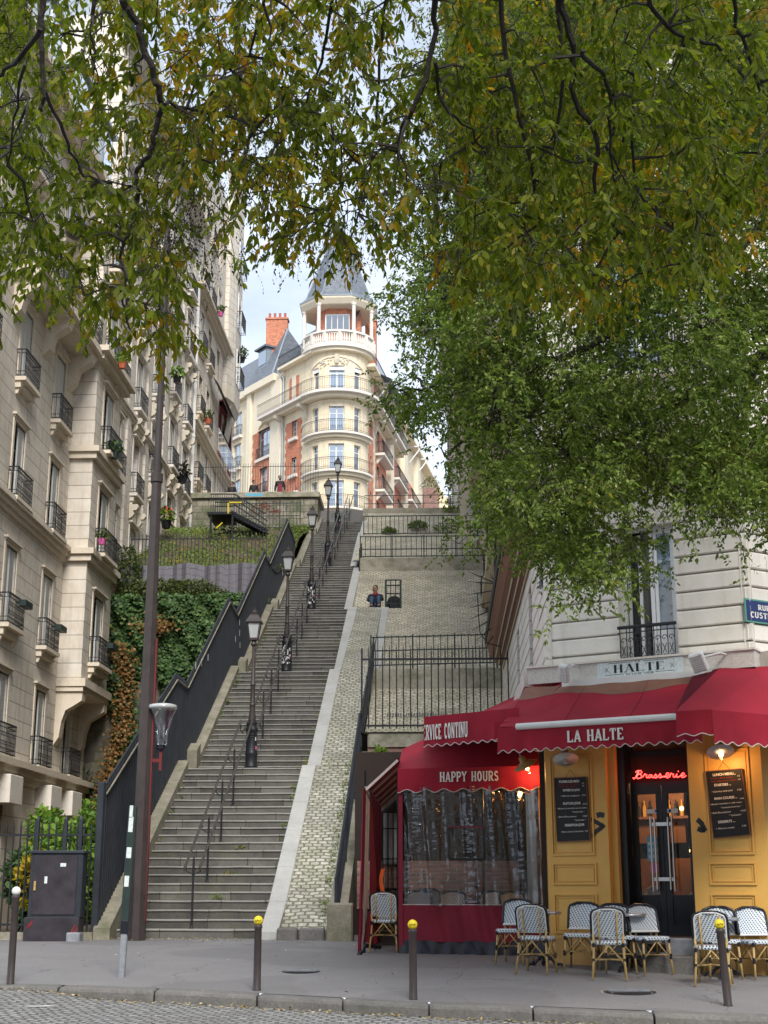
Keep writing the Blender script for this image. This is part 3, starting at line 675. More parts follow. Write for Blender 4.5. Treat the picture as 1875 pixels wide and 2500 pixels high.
m.build('base', lamp, True)
m = MB(); m.lathe((0, 0, 0), [(.085, 1.08), (.088, 1.14), (.062, 1.42), (.062, 1.47), (.075, 1.49), (.075, 1.52), (.055, 1.54), (.055, 1.95), (.068, 1.97), (.068, 2.0), (.052, 2.02), (.042, 2.95)], 'lamp_brown', 12)
for i in range(9): m.lathe((0, 0, 1.56 + i * .042), [(.056, 0), (.061, .01), (.056, .02)], 'lamp_brown', 12)
m.build('column', lamp, True)
m1 = MB(); m2 = MB(); lantern(m1, m2, 3.08); m1.build('lantern_frame', lamp); m2.build('lantern_glass', lamp)
m = MB(); m.tube([(-.10, 0, 1.02), (-.26, 0, 1.02), (-.28, -.02, .92), (-.2, 0, .82)], .014, 'dark_iron', 5); m.tube([(.10, 0, 1.06), (.20, 0, 1.06), (.22, 0, .9), (.1, 0, .86)], .014, 'dark_iron', 5); m.build('bracket', lamp)
lmp = [(-4.54, 33.62, 4.43, 'nearest and largest of the old street lamps, beside the first landing'), (-4.62, 41.45, 7.895, 'second old street lamp up the staircase, white paint daubed on its base'), (-4.66, 49.5, 11.36, 'third old street lamp up the stairs, level with the seated man'),
       (-4.72, 57.1, 14.66, 'fourth old street lamp up the stairs, against the rounded corner tower'), (-4.9, 64.7, 17.96, 'farthest and highest old street lamp on the stairs')]
for i, (x, y, z, lab) in enumerate(lmp):
    if i == 0: lamp.location = (x, y, z); lamp['label'] = lab; lamp['group'] = 'old lamps up the staircase'; o = lamp
    else: o = dup(lamp, (x, y, z), 0, lab, 'old lamps up the staircase')
    if i in (0, 1, 2):
        mm = MB(); n = 5 if i == 0 else 26
        for k in range(n):
            a = random.uniform(-2.6, -.5); zz = random.uniform(.2, .8); q = .143 if zz > .38 else .148; w_, h_ = random.uniform(.01, .035), random.uniform(.01, .06)
            mm.add([(q * math.cos(a + s * w_ * 6), q * math.sin(a + s * w_ * 6), zz + tt * h_) for tt in (-1, 1) for s in (-1, 1)], [(0, 1, 3, 2)], ('pink_sticker', 'sign_blue', 'sticker')[k % 3] if i == 0 else 'white_paint')
        s_ = mm.build('paint_daub', None); s_.location = (0, 0, 0)
        me = s_.data; a = np.zeros(len(me.vertices) * 3); me.vertices.foreach_get('co', a); a = a.reshape(-1, 3); b_ = np.array(mm.v); me.vertices.foreach_set('co', b_.ravel()); s_.parent = o
HX = (-4.80, -4.52)
hl = ['hand rail of the lowest flight, starting at the bottom steps', 'hand rail of the second flight, from the first lamp to the second', 'hand rail of the third flight, below the seated man', 'hand rail of the fourth flight, above the third lamp', 'hand rail of the fifth flight, above the fourth lamp', 'hand rail of the topmost short flight']
for k, (Y0, z0, n) in enumerate(FL):
    ya = Y0 + .05 if k == 0 else Y0 - 1.0; yb = Y0 + (n - 1) * t_ + .15; t = thing('hand_rail', 'double steel ' + hl[k], 'handrail', (-4.66, ya, nose(ya)), 'double hand rails up the middle of the stairs')
    H = 1.05; hz = lambda y: z0 + r_ + (y - Y0) * r_ / t_ + H
    for x in HX:
        m = MB(); p = [(x, Y0 + .02, hz(Y0 + .02)), (x, yb, hz(yb))]
        if k: p.insert(0, (x, Y0 - .7, hz(Y0) - .25))
        m.tube(p, .025, 'rail_steel', 6); m.build('rail', t)
    y = Y0 + .2; i = 0
    while y < yb - .3:
        m = MB(); x = -4.66; zf = nose(y); zf = z0 + r_ * (int((y - Y0) / t_) + 1)
        m.tube([(x, y, zf), (x, y, hz(y) + .06), ], .021, 'dark_iron', 6); m.lathe((x, y, zf), [(.04, 0), (.03, .03), (.018, .05)], 'dark_iron', 8)
        m.tube([(HX[0], y, hz(y) - .02), (HX[0] + .01, y, hz(y) - .13), (x, y, hz(y) - .2), (HX[1] - .01, y, hz(y) - .13), (HX[1], y, hz(y) - .02)], .011, 'dark_iron', 5)
        m.lathe((x, y, hz(y) + .06), [(.012, 0), (.022, .03), (.012, .06), (.002, .10)], 'dark_iron', 6)
        m.build('post', t); y += 1.6; i += 1
# ------------------------------------------------------------- garden, rubble wall, ivy
m = MB(); GZ = [(26.3, .85), (32, 1.1), (40, 1.9), (50, 2.9)]
for (a, za), (b_, zb) in zip(GZ, GZ[1:]): m.quad((-12.75, a, za), (-6.29, a, za), (-6.29, b_, zb), (-12.75, b_, zb), 'garden_soil')
struct(m.build('garden_ground'))
m = MB(); m.bbox(-12.9, -6.3, 50.0, 50.6, 1.5, 11.7, 'rubble_wall', .03); tag(m.build('rubble_wall'), 'dark rubble retaining wall hung with ivy between the left house and the stairs', 'wall')
m = MB(); m.box(-12.75, -6.3, 26.05, 26.3, .5, .92, 'parapet_stone'); tag(m.build('plinth_wall'), 'low stone plinth under the front garden fence', 'wall')
t = picket('garden_fence', 'dark spiked iron fence of the small front garden behind the cabinet', (-12.7, 26.15, .9), (-6.42, 26.15, .9), .04, 1.98, .13, .014, (.15, 1.72), .12, 0)
for x in (-7.42, -6.9, -6.62, -9.2): m = MB(); m.tube([(x, 26.15, .85), (x, 26.15, 2.9), (x, 26.15, 2.96)], [.045, .045, .01], 'blue_black', 4); m.build('post', t)
picket('upper_garden_fence', 'dark spiked fence on top of the grey reed screen above the ivy', (-11.6, 51.0, 13.3), (-6.5, 51.0, 13.3), -.1, 1.35, .14, .013, (.02, 1.1), .1, 0)
picket('upper_garden_fence', 'plain grey fence across the top of the grassy slope by the stairs', (-9.2, 62.0, 17.6), (-6.4, 62.0, 17.6), 0, 1.3, .15, .012, (.05, .6, 1.2), 0, 3, mat='green_iron')
# reed screen
def reed():
    b = NB('reed_screen'); sp = b.new('ShaderNodeSeparateXYZ'); b.lk(b.pos(), sp.inputs[0]); f = b.math('FRACT', b.math('MULTIPLY', sp.outputs[0], 22)); n = b.noise(2, det=6)
    g = b.math('FRACT', b.math('MULTIPLY', b.math('ADD', sp.outputs[2], b.math('MULTIPLY', n, .4)), 4.2))
    c = b.mix(b.math('MULTIPLY', b.math('LESS_THAN', g, .1), .6), b.mix(f, (.13, .125, .145), (.23, .22, .25)), (.05, .05, .06)); b.col(c); b.rough(.9); b.bump(f, .8, .02)
reed()
m = MB(); m.grid(lambda u, v: (-11.9 + 5.4 * u, 50.52 - .1 * math.sin(u * 30) - .05 * math.sin(u * 83), 11.4 + v * (1.9 + .05 * math.sin(u * 17))), 60, 3, 'reed_screen')
m.grid(lambda u, v: (-11.9 + 5.4 * u, 50.58 - .1 * math.sin(u * 30) - .05 * math.sin(u * 83), 11.4 + v * (1.9 + .05 * math.sin(u * 17))), 60, 3, 'reed_screen', True)
tag(m.build('reed_screen'), 'grey woven reed screen sagging above the ivy wall', 'screen')
GS = [(50.7, 13.1), (54, 13.9), (58, 15.5), (62, 17.5), (68, 18.6)]
def gs(Y):
    for (a, b_), (c, d) in zip(GS, GS[1:]):
        if Y <= c: return b_ + (d - b_) * (Y - a) / (c - a)
    return GS[-1][1]
m = MB(); m.grid(lambda u, v: (-12.75 + 6.52 * u, 50.7 + 17.3 * v, max(gs(50.7 + 17.3 * v) + .12 * math.sin(u * 9 + v * 22), nose(50.7 + 17.3 * v) + .2 if u > .96 else 0)), 26, 40, 'garden_soil'); m.box(-12.7, -6.35, 50.76, 50.9, 11.5, 13.15, 'garden_soil'); struct(m.build('hillside'))
n = 17000; X = rng.uniform(-12.6, -6.5, n); X[:2500] = rng.uniform(-6.6, -6.27, 2500); Y = rng.uniform(50.8, 67.8, n); Z = np.array([gs(y) for y in Y])
Z = np.where(X > -6.5, np.maximum(Z, np.array([nose(y) for y in Y]) + .15), Z); P = np.stack([X, Y, Z], 1); Nn = unit(rng.normal(size=(n, 3)) * .6 + np.array([0, -.7, .5])); P[:, 2] += rng.uniform(0, .25, n)
kk = np.sin(X * 2.1 + Y) * np.sin(Y * 1.3) + rng.normal(size=n) * .5 > -.35; P, Nn = P[kk], Nn[kk]
V, F = leafquads(P, Nn, .14, .4, hexa=False); o = leaves_mesh('grass', V, F, 'grass_green', None); tag(o, 'patchy green grass and weeds on the slope under the metal stair', 'grass', kind='stuff')
# ivy
t = thing('ivy', 'dark green ivy covering the rubble wall between house and stairs', 'ivy', (-9.4, 49.9, 4))
n = 46000; X = rng.uniform(-12.7, -6.3, n); Z = rng.uniform(2.8, 12.0, n)
dens = np.clip((Z - 8.1 - .9 * np.sin(X * 1.7) - .8 * np.sin(X * 4.1 + 1)) / 1.2, 0, 1) + .12 * (np.sin(X * 2.3 + Z * 1.1) > .3)
dens = np.maximum(dens, .7 * (np.abs(X + 11.0 + .3 * np.sin(Z)) < .5) * (Z < 7)); k = rng.uniform(0, 1, n) < dens; X, Z = X[k], Z[k]
bulge = .35 + .2 * np.sin(X * 3.1) * np.sin(Z * 2.3) + .12 * np.sin(X * 7 + Z * 5)
P = np.stack([X, 50.0 - bulge * np.clip((Z - 5) / 3, .2, 1) * rng.uniform(.35, 1, len(X)), Z], 1); Nn = unit(np.array([0, -1, .35]) + rng.normal(size=(len(X), 3)) * .45)
V, F = leafquads(P, Nn, .125, .85); leaves_mesh('foliage', V, F, 'leaf_ivy', t)
n = 1500; tt = rng.uniform(0, 1, n); X = -11.55 + .35 * np.sin(tt * 5) + rng.normal(size=n) * .24 * (1.1 - tt * .5); Z = 10.2 - tt * 6.4
Xb = np.concatenate([X, rng.normal(-10.2, .35, 300), rng.normal(-7.6, .12, 200), rng.normal(-8.1, .5, 250)]); Zb = np.concatenate([Z, rng.normal(10.8, .16, 300), rng.uniform(8.6, 10.4, 200), rng.normal(7.6, .3, 250)])
P = np.stack([Xb, np.full(len(Xb), 49.45) + rng.normal(size=len(Xb)) * .08, Zb], 1); Nn = unit(np.array([0, -1, .3]) + rng.normal(size=(len(Xb), 3)) * .5)
V, F = leafquads(P, Nn, .105, .8); leaves_mesh('orange_foliage', V, F, 'leaf_ivy_orange', t)
def bush(name, label, cat, blobs, n, size, mat, stems=0, base=None, droop=0., asp=.5, group=None):
    c = blobs[0][0]; t = thing(name, label, cat, base or (c[0], c[1], c[2] - blobs[0][1][2]), group); P = blob_points(n, blobs); V, F = leafquads(P, unit(rng.normal(size=(len(P), 3)) + np.array([0, -.3, .6])), size, asp, droop)
    leaves_mesh('foliage', V, F, mat, t); m = MB(); b0 = Vector(t['_o'])
    for i in range(stems or 5):
        q = P[rng.integers(len(P))]; m.tube([b0 + Vector((random.uniform(-.1, .1), random.uniform(-.1, .1), -.1)), (b0 + Vector(q)) / 2 + Vector((random.uniform(-.1, .1), 0, .1)), q], [.025, .018, .008], 'bark', 4)
    m.build('stem', t); return t
bush('garden_bush', 'bright yellow-green bush behind the front garden fence', 'bush', [((-7.9, 30.5, 2.2), (1.1, .8, .9)), ((-7.3, 29.6, 1.8), (.8, .7, .8)), ((-7.3, 30.2, 3.0), (.5, .5, .5)), ((-8.6, 31, 2.9), (.5, .5, .5))], 5200, .15, 'leaf_bush', base=(-7.9, 30.4, 1.0))
bush('yellow_shrub', 'yellow-leaved shrub at the garden fence left of the cabinet', 'shrub', [((-7.62, 26.6, 1.75), (.28, .25, .5)), ((-7.5, 26.5, 2.15), (.2, .2, .25))], 170, .16, 'leaf_yellow', base=(-7.6, 26.6, .9), asp=.6)
bush('green_shrub', 'dark green shrub at the far left end of the garden fence', 'shrub', [((-7.95, 26.8, 1.9), (.25, .25, .5)), ((-7.6, 26.7, 1.2), (.3, .25, .35))], 420, .15, 'leaf_ivy', base=(-7.9, 26.8, .9), asp=.6)
bush('wild_shrub', 'olive brush growing over the top of the ivy wall', 'shrub', [((-10.4, 50.2, 12.0), (1.6, .5, .7)), ((-9.2, 50.2, 12.1), (1.2, .45, .6)), ((-8.3, 50.3, 11.8), (.9, .4, .5)), ((-11.5, 50.3, 12.9), (.5, .4, 1.1))], 7000, .13, 'leaf_shrub', base=(-10, 50.2, 11.5), stems=14)
bush('climbing_shrub', 'creeper climbing the corner of the white house above the ivy', 'creeper', [((-12.5, 50.9, 13.4), (.25, .4, 1.6)), ((-12.55, 51.2, 15.2), (.15, .3, 1.0))], 1300, .13, 'leaf_bush', base=(-12.5, 50.9, 12.0))
bush('wall_fern', 'green feathery plant growing by the brick arch left of the tent', 'plant', [((-1.60, 33.0, 4.1), (.22, .5, .6)), ((-1.45, 32.8, 4.55), (.25, .4, .3))], 2200, .10, 'leaf_bush', base=(-1.65, 33, 3.3), asp=.35)
for i, (x, y, z, rx, rz_, lab) in enumerate(((.9, 69.1, 20.3, .9, .14, 'weeds spilling over the right end of the green coping'), (.6, 64.6, 18.2, 1.1, .25, 'clump of weeds on the upper bank near the right-hand houses'), (-1.1, 65.2, 18.5, .5, .14, 'small clump of weeds in the middle of the upper bank'), (-2.4, 64.4, 18.0, .35, .12, 'small weed tuft on the upper bank close to the stairs'))):
    bush('weed_clump', lab, 'weeds', [((x, y, z), (rx, .8, rz_))], 700, .10, 'grass_green', 2, group='weed clumps on the upper bank')
def tufts():
    P = []
    for _ in range(150):
        k = rng.integers(3)
        if k == 0: y = rng.uniform(26.8, 48); x = XL + rng.uniform(0, .1); z = nose(y) - rng.uniform(.0, .12)
        elif k == 1: y = rng.uniform(26.4, 48); x = -3.34 - rng.uniform(0, .08); z = nose(y) - rng.uniform(.0, .12)
        else: y = rng.uniform(26.4, 34); x = -2.18 - rng.uniform(0, .08); z = nose(y) + .04
        P += [(x + rng.normal() * .04, y + rng.normal() * .08, z + rng.uniform(0, .07)) for _ in range(rng.integers(5, 22))]
    for x, y, z, s in ((-4.3, 34.0, 4.43, .35), (-4.0, 42.0, 7.9, .25), (-4.35, 27.9, 1.5, .1), (-4.25, 28.8, 1.95, .15), (-4.2, 29.9, 2.5, .12)):
        P += [(x + rng.normal() * s * .5, y + rng.normal() * .05, z + rng.uniform(0, .05)) for _ in range(60)]
    P = np.array(P); V, F = leafquads(P, unit(rng.normal(size=(len(P), 3)) + np.array([0, -.4, .4])), .055, .4, hexa=False)
    return leaves_mesh('weeds', V, F, 'grass_green', None)
tag(tufts(), 'small green weeds sprouting from the joints of the steps', 'weeds', kind='stuff')
# terrace wall, its fence, the metal stair
t = thing('terrace_wall', 'graffitied mossy stone wall holding the upper terrace left of the stairs', 'wall', (-9, 68, 18))
m = MB(); m.bbox(-12.7, -6.15, 68.0, 75, 17.5, 20.75, 'rubble_light', .03); m.build('wall_body', t)
m = MB(); m.bbox(-12.7, -6.05, 67.85, 75.1, 20.752, 21.02, 'concrete_band', .03); m.build('coping', t)
m = MB()
for i in range(70):
    x = random.uniform(-9.4, -8.1); z = random.uniform(19.9, 20.55); a = random.uniform(0, 6.28); q = [Vector((x, 67.985, z))]
    for k in range(4): a += random.uniform(-1.6, 1.6); q.append(q[-1] + Vector((math.cos(a), 0, math.sin(a))) * .09)
    m.tube(q, .008, 'wood_brown' if i % 3 else 'chalk_red', 3, False)
m.build('graffiti', t)
m = MB(); m.box(-9.75, -8.9, 67.843, 67.848, 20.80, 20.95, 'plastic_blue'); m.build('graffiti', t)
picket('terrace_fence', 'tall thin spiked fence on the upper terrace in front of the people', (-12.5, 68.1, 21.0), (-6.15, 68.1, 21.0), .0, 1.62, .125, .009, (.04, 1.42), .05, 0)
t = thing('metal_stair', 'black metal stair with a platform and a yellow rail against the terrace wall', 'metal stair', (-10, 61, 17))
YM = 61.; g = lambda px, py, Y=YM: atY(px, py, Y)
a, b_ = g(513, 1262), g(570, 1262)
m = MB(); m.box(a.x, b_.x, 60.2, 62.2, a.z - .10, a.z + .02, 'frame_dark'); m.build('platform', t)
m = MB(); e = g(650, 1303)
for yy in (60.3, 61.3): m.prism([(b_.x, a.z - .12), (e.x, e.z - .12), (e.x + .2, e.z), (b_.x, a.z + .12)], lambda u, v, s: (u, s, v), yy, yy + .06, 'frame_dark')
for i in range(9): q = i / 9; m.box(b_.x + (e.x - b_.x) * q, b_.x + (e.x - b_.x) * q + .26, 60.3, 61.3, a.z + (e.z - a.z) * q - .1, a.z + (e.z - a.z) * q - .06, 'frame_dark')
m.build('stair_flight', t)
m = MB()
for (p, q) in (((514, 1206), (573, 1206)), ((573, 1206), (650, 1255)), ((514, 1216), (573, 1216)), ((573, 1218), (653, 1272)), ((525, 1226), (573, 1226)), ((573, 1232), (650, 1283)), ((525, 1236), (570, 1236))): m.tube([g(*p, 60.2), g(*q, 60.2)], .032, 'dark_iron', 5)
for i in range(11): p = g(516 + i * 5.4, 1208, 60.2); m.tube([p, (p.x, p.y, a.z)], .018, 'dark_iron', 4)
for i in range(14): q = i / 13; p = g(573 + 77 * q, 1208 + 48 * q, 60.2); p2 = g(573 + 77 * q, 1258 + 45 * q, 60.2); m.tube([p, (p.x, p.y, p2.z)], .018, 'dark_iron', 4)
for px in (515, 568): p = g(px, 1262, 60.3); m.tube([p, (p.x, p.y, p.z - 1.6)], .06, 'frame_dark', 4)
m.build('railing', t)
m = MB(); m.tube([g(557, 1254, 60.1), g(557, 1229, 60.1), g(560, 1227, 60.1), g(590, 1227, 60.1)], .035, 'yellow_paint', 6); m.tube([g(528, 1290, 60.1), g(543, 1276, 60.1)], .035, 'yellow_paint', 6); m.build('yellow_rail', t)
# ============================================================= BUILDINGS
def wall_holes(m, s0, s1, z0, z1, holes, mat, y=0., rev=.28, rmat=None, y2=None):
    S = sorted(set([s0, s1] + [a for h in holes for a in h[:2] if s0 < a < s1])); Z = sorted(set([z0, z1] + [a for h in holes for a in h[2:4] if z0 < a < z1]))
    for a, b in zip(S, S[1:]):
        for c, d in zip(Z, Z[1:]):
            sm, zm = (a + b) / 2, (c + d) / 2
            if any(h[0] < sm < h[1] and h[2] < zm < h[3] for h in holes): continue
            m.quad((a, y, c), (b, y, c), (b, y, d), (a, y, d), mat)
    for h in holes:
        a, b, c, d = h[:4]; q = rmat or mat; e = y + rev
        m.quad((a, y, c), (a, e, c), (a, e, d), (a, y, d), q); m.quad((b, e, c), (b, y, c), (b, y, d), (b, e, d), q)
        m.quad((a, y, d), (a, e, d), (b, e, d), (b, y, d), q); m.quad((a, e, c), (a, y, c), (b, y, c), (b, e, c), q)
def rail(m, s0, s1, z0, h, y, mat='dark_iron', step=.11, fancy=True, wall=0., r=.0145):
    P = [(s0, wall), (s0, y), (s1, y), (s1, wall)] if abs(wall - y) > .02 else [(s0, y), (s1, y)]
    for zz, rr in ((z0 + h, r * 1.9), (z0 + .05, r * 1.3), (z0 + h - .12, r), (z0 + .18, r)): m.tube([(a, b, zz) for a, b in P], rr, mat, 4)
    for (a, b), (c, d) in zip(P, P[1:]):
        L = math.hypot(c - a, d - b); n = max(1, int(L / step))
        for i in range(n + 1):
            x, yy = a + (c - a) * i / n, b + (d - b) * i / n; m.tube([(x, yy, z0 + .03), (x, yy, z0 + h)], r * .8, mat, 4, False)
            if fancy and i < n and L > .5:
                xm, ym = a + (c - a) * (i + .5) / n, b + (d - b) * (i + .5) / n; ux, uy = (c - a) / L, (d - b) / L; q = step * .42
                for zc in (z0 + h * .38, z0 + h * .66): m.tube([(xm + ux * q * math.cos(t), ym + uy * q * math.cos(t), zc + q * 1.25 * math.sin(t)) for t in (0, 1.05, 2.1, 3.14, 4.2, 5.25, 6.28)], r * .6, mat, 3, False)
def shut(m, a, b, z, h, y):
    m.box(a, b, y, y + .035, z, z + h * .40, 'white_paint'); m.box(a, b, y, y + .03, z + h * .40 + .004, z + h, 'shutter_white')
    for q in (a, b - .035): m.box(q, q + .035, y - .012, y - .001, z, z + h, 'white_paint')
def window(M, par, s, z, w_, h, balc=.28, shutter=1, sill='trim_stone', hood=.12, rec=.16, gl='window_glass', y=0., box_=0, curtain=0, bh=.88, hsc=.0, sur=True, step=.11):
    a, b = s - w_ / 2, s + w_ / 2
    m = MB(); m.M = M; f = .055
    for x0, x1, z0, z1 in ((a, a + f, z, z + h), (b - f, b, z, z + h), (a + f, b - f, z + h - f, z + h), (a + f, b - f, z, z + f), (s - .04, s + .04, z + f, z + h - f)): m.box(x0, x1, y + rec, y + rec + .06, z0, z1, 'white_frame')
    for k in (1, 2): zz = z + h * (.12 + .29 * k); m.box(a + f, b - f, y + rec + .015, y + rec + .05, zz - .018, zz + .018, 'white_frame')
    o = m.build('window', par)
    m = MB(); m.M = M; m.box(a + .02, b - .02, y + rec + .03, y + rec + .04, z + .02, z + h - .02, gl); m.build('pane', o)
    if curtain: m = MB(); m.M = M; m.grid(lambda u, v: (a + .08 + (w_ - .16) * (u * curtain), y + rec + .075 + .015 * math.sin(u * 40), z + .1 + (h - .2) * v), 20, 1, 'curtain_white'); m.build('curtain', o)
    if sur:
        m = MB(); m.M = M; q = .14
        m.box(a - q, a, y - .035, y + .02, z - .02, z + h + q, sill); m.box(b, b + q, y - .035, y + .02, z - .02, z + h + q, sill); m.box(a, b, y - .035, y + .02, z + h, z + h + q, sill)
        if hood: m.box(a - q - .08, b + q + .08, y - hood, y + .02, z + h + q + .002, z + h + q + .07, sill); m.box(a - q - .03, b + q + .03, y - hood * .6, y + .02, z + h + q - .05, z + h + q, sill)
        m.build('surround', par)
    if shutter:
        m = MB(); m.M = M
        if shutter == 1: shut(m, s + .02, b - .01, z + .03, h - .06, y + .05)
        elif shutter == 2: shut(m, a + .02, s - .02, z + .03, h - .06, y + .05); shut(m, s + .02, b - .02, z + .03, h - .06, y + .05)
        elif shutter == 3: shut(m, a - .5 * w_, a - .02, z, h, y - .05); shut(m, b + .02, b + .5 * w_, z, h, y - .05)
        m.build('shutter', par)
    if balc:
        e = w_ / 2 + .26
        m = MB(); m.M = M; m.box(s - e, s + e, y - balc - .05, y + .02, z - .16, z - .04, sill); m.box(s - e + .06, s + e - .06, y - balc * .6, y + .02, z - .36, z - .162, sill)
        for q in (-1, 1): m.prism([(0, -.04), (-balc * .9, -.04), (-balc * .6, -.16), (-.06, -.42), (0, -.42)], lambda u, v, t: (s + q * (e - .2) + t, y + u, z - .12 + v), -.07, .07, sill)
        m.build('sill', par)
        m = MB(); m.M = M; rail(m, s - e + .05, s + e - .05, z - .04, bh, y - balc, wall=y, step=step); m.build('balcony_rail', par)
    if box_:
        m = MB(); m.M = M; m.box(s + .1, s + e - .02, y - balc - .24, y - balc - .03, z + .62, z + .80, 'green_iron'); m.build('window_box', par)

# ---------------------------------------------- house one, left, warm stone
ML = frame((-12.7, 0), (0, 1))
H1 = thing('apartment_house', 'warm stone apartment house with a corbelled bay, leftmost, nearest the garden', 'building', (-12.7, 40, .8), 'stone apartment houses on the left')
FL1 = [5.42, 9.12, 12.9, 16.6, 20.0, 23.5]
colsY = [32.2, 36.2, 40.15, 44.1]
holes = [(c - .55, c + .55, z, z + 2.4) for c in colsY for z in FL1] + [(47.15, 48.15, 5.42, 7.75)] + [(c - .5, c + .5, 1.4, 4.05) for c in (36.4, 40.6, 44.9, 47.5)]
m = MB(); m.M = ML; wall_holes(m, 30, 50.3, .6, 27, holes, 'limestone'); m.quad((30, 0, .6), (30, 8, .6), (30, 8, 27), (30, 0, 27), 'limestone'); m.quad((50.3, 8, .6), (50.3, 0, .6), (50.3, 0, 27), (50.3, 8, 27), 'limestone'); m.build('wall', H1)
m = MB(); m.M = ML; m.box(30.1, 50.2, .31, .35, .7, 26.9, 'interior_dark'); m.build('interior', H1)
def ledge(par, M, s0, s1, z, pr, th, mat='trim_stone', name='cornice', steps=3, ends=True):
    m = MB(); m.M = M
    for k in range(steps): q = (k + 1) / steps; m.box(s0 - (.0 if not ends else pr * q * .4), s1 + (.0 if not ends else pr * q * .4), -pr * q, .02, z - th + th * k / steps + .001, z - th + th * (k + 1) / steps, mat)
    return m.build(name, par)
ledge(H1, ML, 30, 50.3, 5.32, .42, .55); ledge(H1, ML, 30, 45.85, 12.8, .30, .45); ledge(H1, ML, 49.55, 50.3, 12.8, .30, .45)
ledge(H1, ML, 30, 50.3, 26.9, .7, .9)
m = MB(); m.M = ML; m.box(38.5, 45.8, -1.0, .02, 19.62, 19.86, 'trim_stone'); m.box(38.5, 45.8, -.8, .02, 19.45, 19.618, 'trim_stone')
for c in (38.9, 42.1, 45.2): m.prism([(0, 0), (-.85, 0), (-.8, -.25), (-.35, -.55), (-.25, -1.0), (0, -1.25)], lambda u, v, t: (c + t, u, 19.45 + v), -.22, .22, 'trim_stone')
m.build('balcony_slab', H1); m = MB(); m.M = ML; rail(m, 38.6, 45.75, 19.86, 1.0, -.92, step=.13); m.build('balcony_rail', H1)
for c in colsY[1:]:
    for i, z in enumerate(FL1):
        window(ML, H1, c, z, 1.1, 2.35, balc=0 if (i == 4 and c > 38) else .28, shutter=(1, 2, 1, 2)[(i + int(c)) % 4], box_=(i == 1), sill='trim_stone')
window(ML, H1, 47.65, 5.42, 1.0, 2.3, balc=.3, shutter=1, hood=0, sur=False)
for c in (36.4, 40.6, 44.9, 47.5): m = MB(); m.M = ML; m.bbox(c - .62, c + .62, -.5, .02, 4.06, 4.85, 'trim_white', .02); m.build('keystone', H1)
m = MB(); m.M = ML
for c in (36.4, 40.6, 44.9, 47.5):
    for i in range(14): m.tube([(c - .5, .05, 1.5 + i * .36), (c - .5 + .9, .05, 1.5 + i * .36 - .9)], .006, 'dark_iron', 3, False)
    for i in range(10): m.tube([(c - .5 + i * .11, .06, 1.4), (c - .5 + i * .11, .06, 4.05)], .008, 'dark_iron', 3, False)
    m.box(c - .49, c + .49, .2, .22, 1.41, 4.04, 'interior_dark')
m.build('window_grille', H1)
# bay
m = MB(); m.M = ML; bh = [(46.95, 48.35, z, z + 2.4) for z in FL1[1:]]
MBy = ML @ Matrix.Translation((0, -.8, 0))
m.M = MBy; wall_holes(m, 45.9, 49.5, 8.4, 24.6 + 2, bh, 'limestone', rev=.3)
m.M = ML; m.quad((45.9, 0, 8.4), (45.9, -.8, 8.4), (45.9, -.8, 26.6), (45.9, 0, 26.6), 'limestone'); m.quad((49.5, -.8, 8.4), (49.5, 0, 8.4), (49.5, 0, 26.6), (49.5, -.8, 26.6), 'limestone'); m.quad((45.9, 0, 8.4), (49.5, 0, 8.4), (49.5, -.8, 8.4), (45.9, -.8, 8.4), 'limestone')
m.build('bay_wall', H1)
m = MB(); m.M = ML; m.box(45.8, 49.6, -.98, -.0, 8.16, 8.42, 'trim_stone'); m.box(45.85, 49.55, -.9, -.0, 8.0, 8.158, 'trim_stone')
for c in (46.15, 49.25): m.prism([(0, 0), (-.88, 0), (-.86, -.3), (-.62, -.46), (-.34, -.62), (-.22, -1.0), (-.16, -1.5), (0, -1.75)], lambda u, v, t: (c + t, u, 8.0 + v), -.22, .22, 'trim_stone')
m.build('corbel', H1)
for zz in (12.8, 16.4, 20.0):
    m = MB(); m.M = ML; pr = .25 if zz != 20.0 else .45
    m.box(45.9 - pr, 49.5 + pr, -.8 - pr, -.002, zz - .2, zz, 'trim_stone'); m.box(45.9 - pr * .6, 49.5 + pr * .6, -.8 - pr * .6, -.002, zz - .42, zz - .202, 'trim_stone'); m.build('cornice', H1)
for i, z in enumerate(FL1[1:]): window(MBy, H1, 47.65, z, 1.4, 2.35, balc=.34, shutter=1, hood=.15, rec=.2, box_=(i == 0))
# mansard roof
m = MB(); m.M = ML; m.add([(30, -.3, 27), (50.3, -.3, 27), (50.3, 1.2, 30.6), (30, 1.2, 30.6), (30, 6, 31.4), (50.3, 6, 31.4)], [(0, 1, 2, 3), (3, 2, 5, 4)], 'slate'); m.quad((50.3, -.3, 27), (50.3, 8, 27), (50.3, 6, 31.4), (50.3, 1.2, 30.6), 'zinc'); m.build('roof', H1)
for c in (36.2, 40.2, 44.1, 47.6):
    m = MB(); m.M = ML; m.box(c - .75, c + .75, -.25, 1.3, 27.3, 29.6, 'zinc'); m.box(c - .9, c + .9, -.4, 1.3, 29.602, 29.75, 'zinc'); m.box(c - .55, c + .55, -.28, -.24, 27.5, 29.4, 'sky_glass'); m.build('dormer', H1)
m = MB(); m.M = ML; m.tube([(50.15, -.1, 1.), (50.15, -.1, 5.0), (50.15, -.55, 5.3), (50.15, -.1, 5.6), (50.15, -.1, 26)], .07, 'trim_white', 8); m.build('drain_pipe', H1)
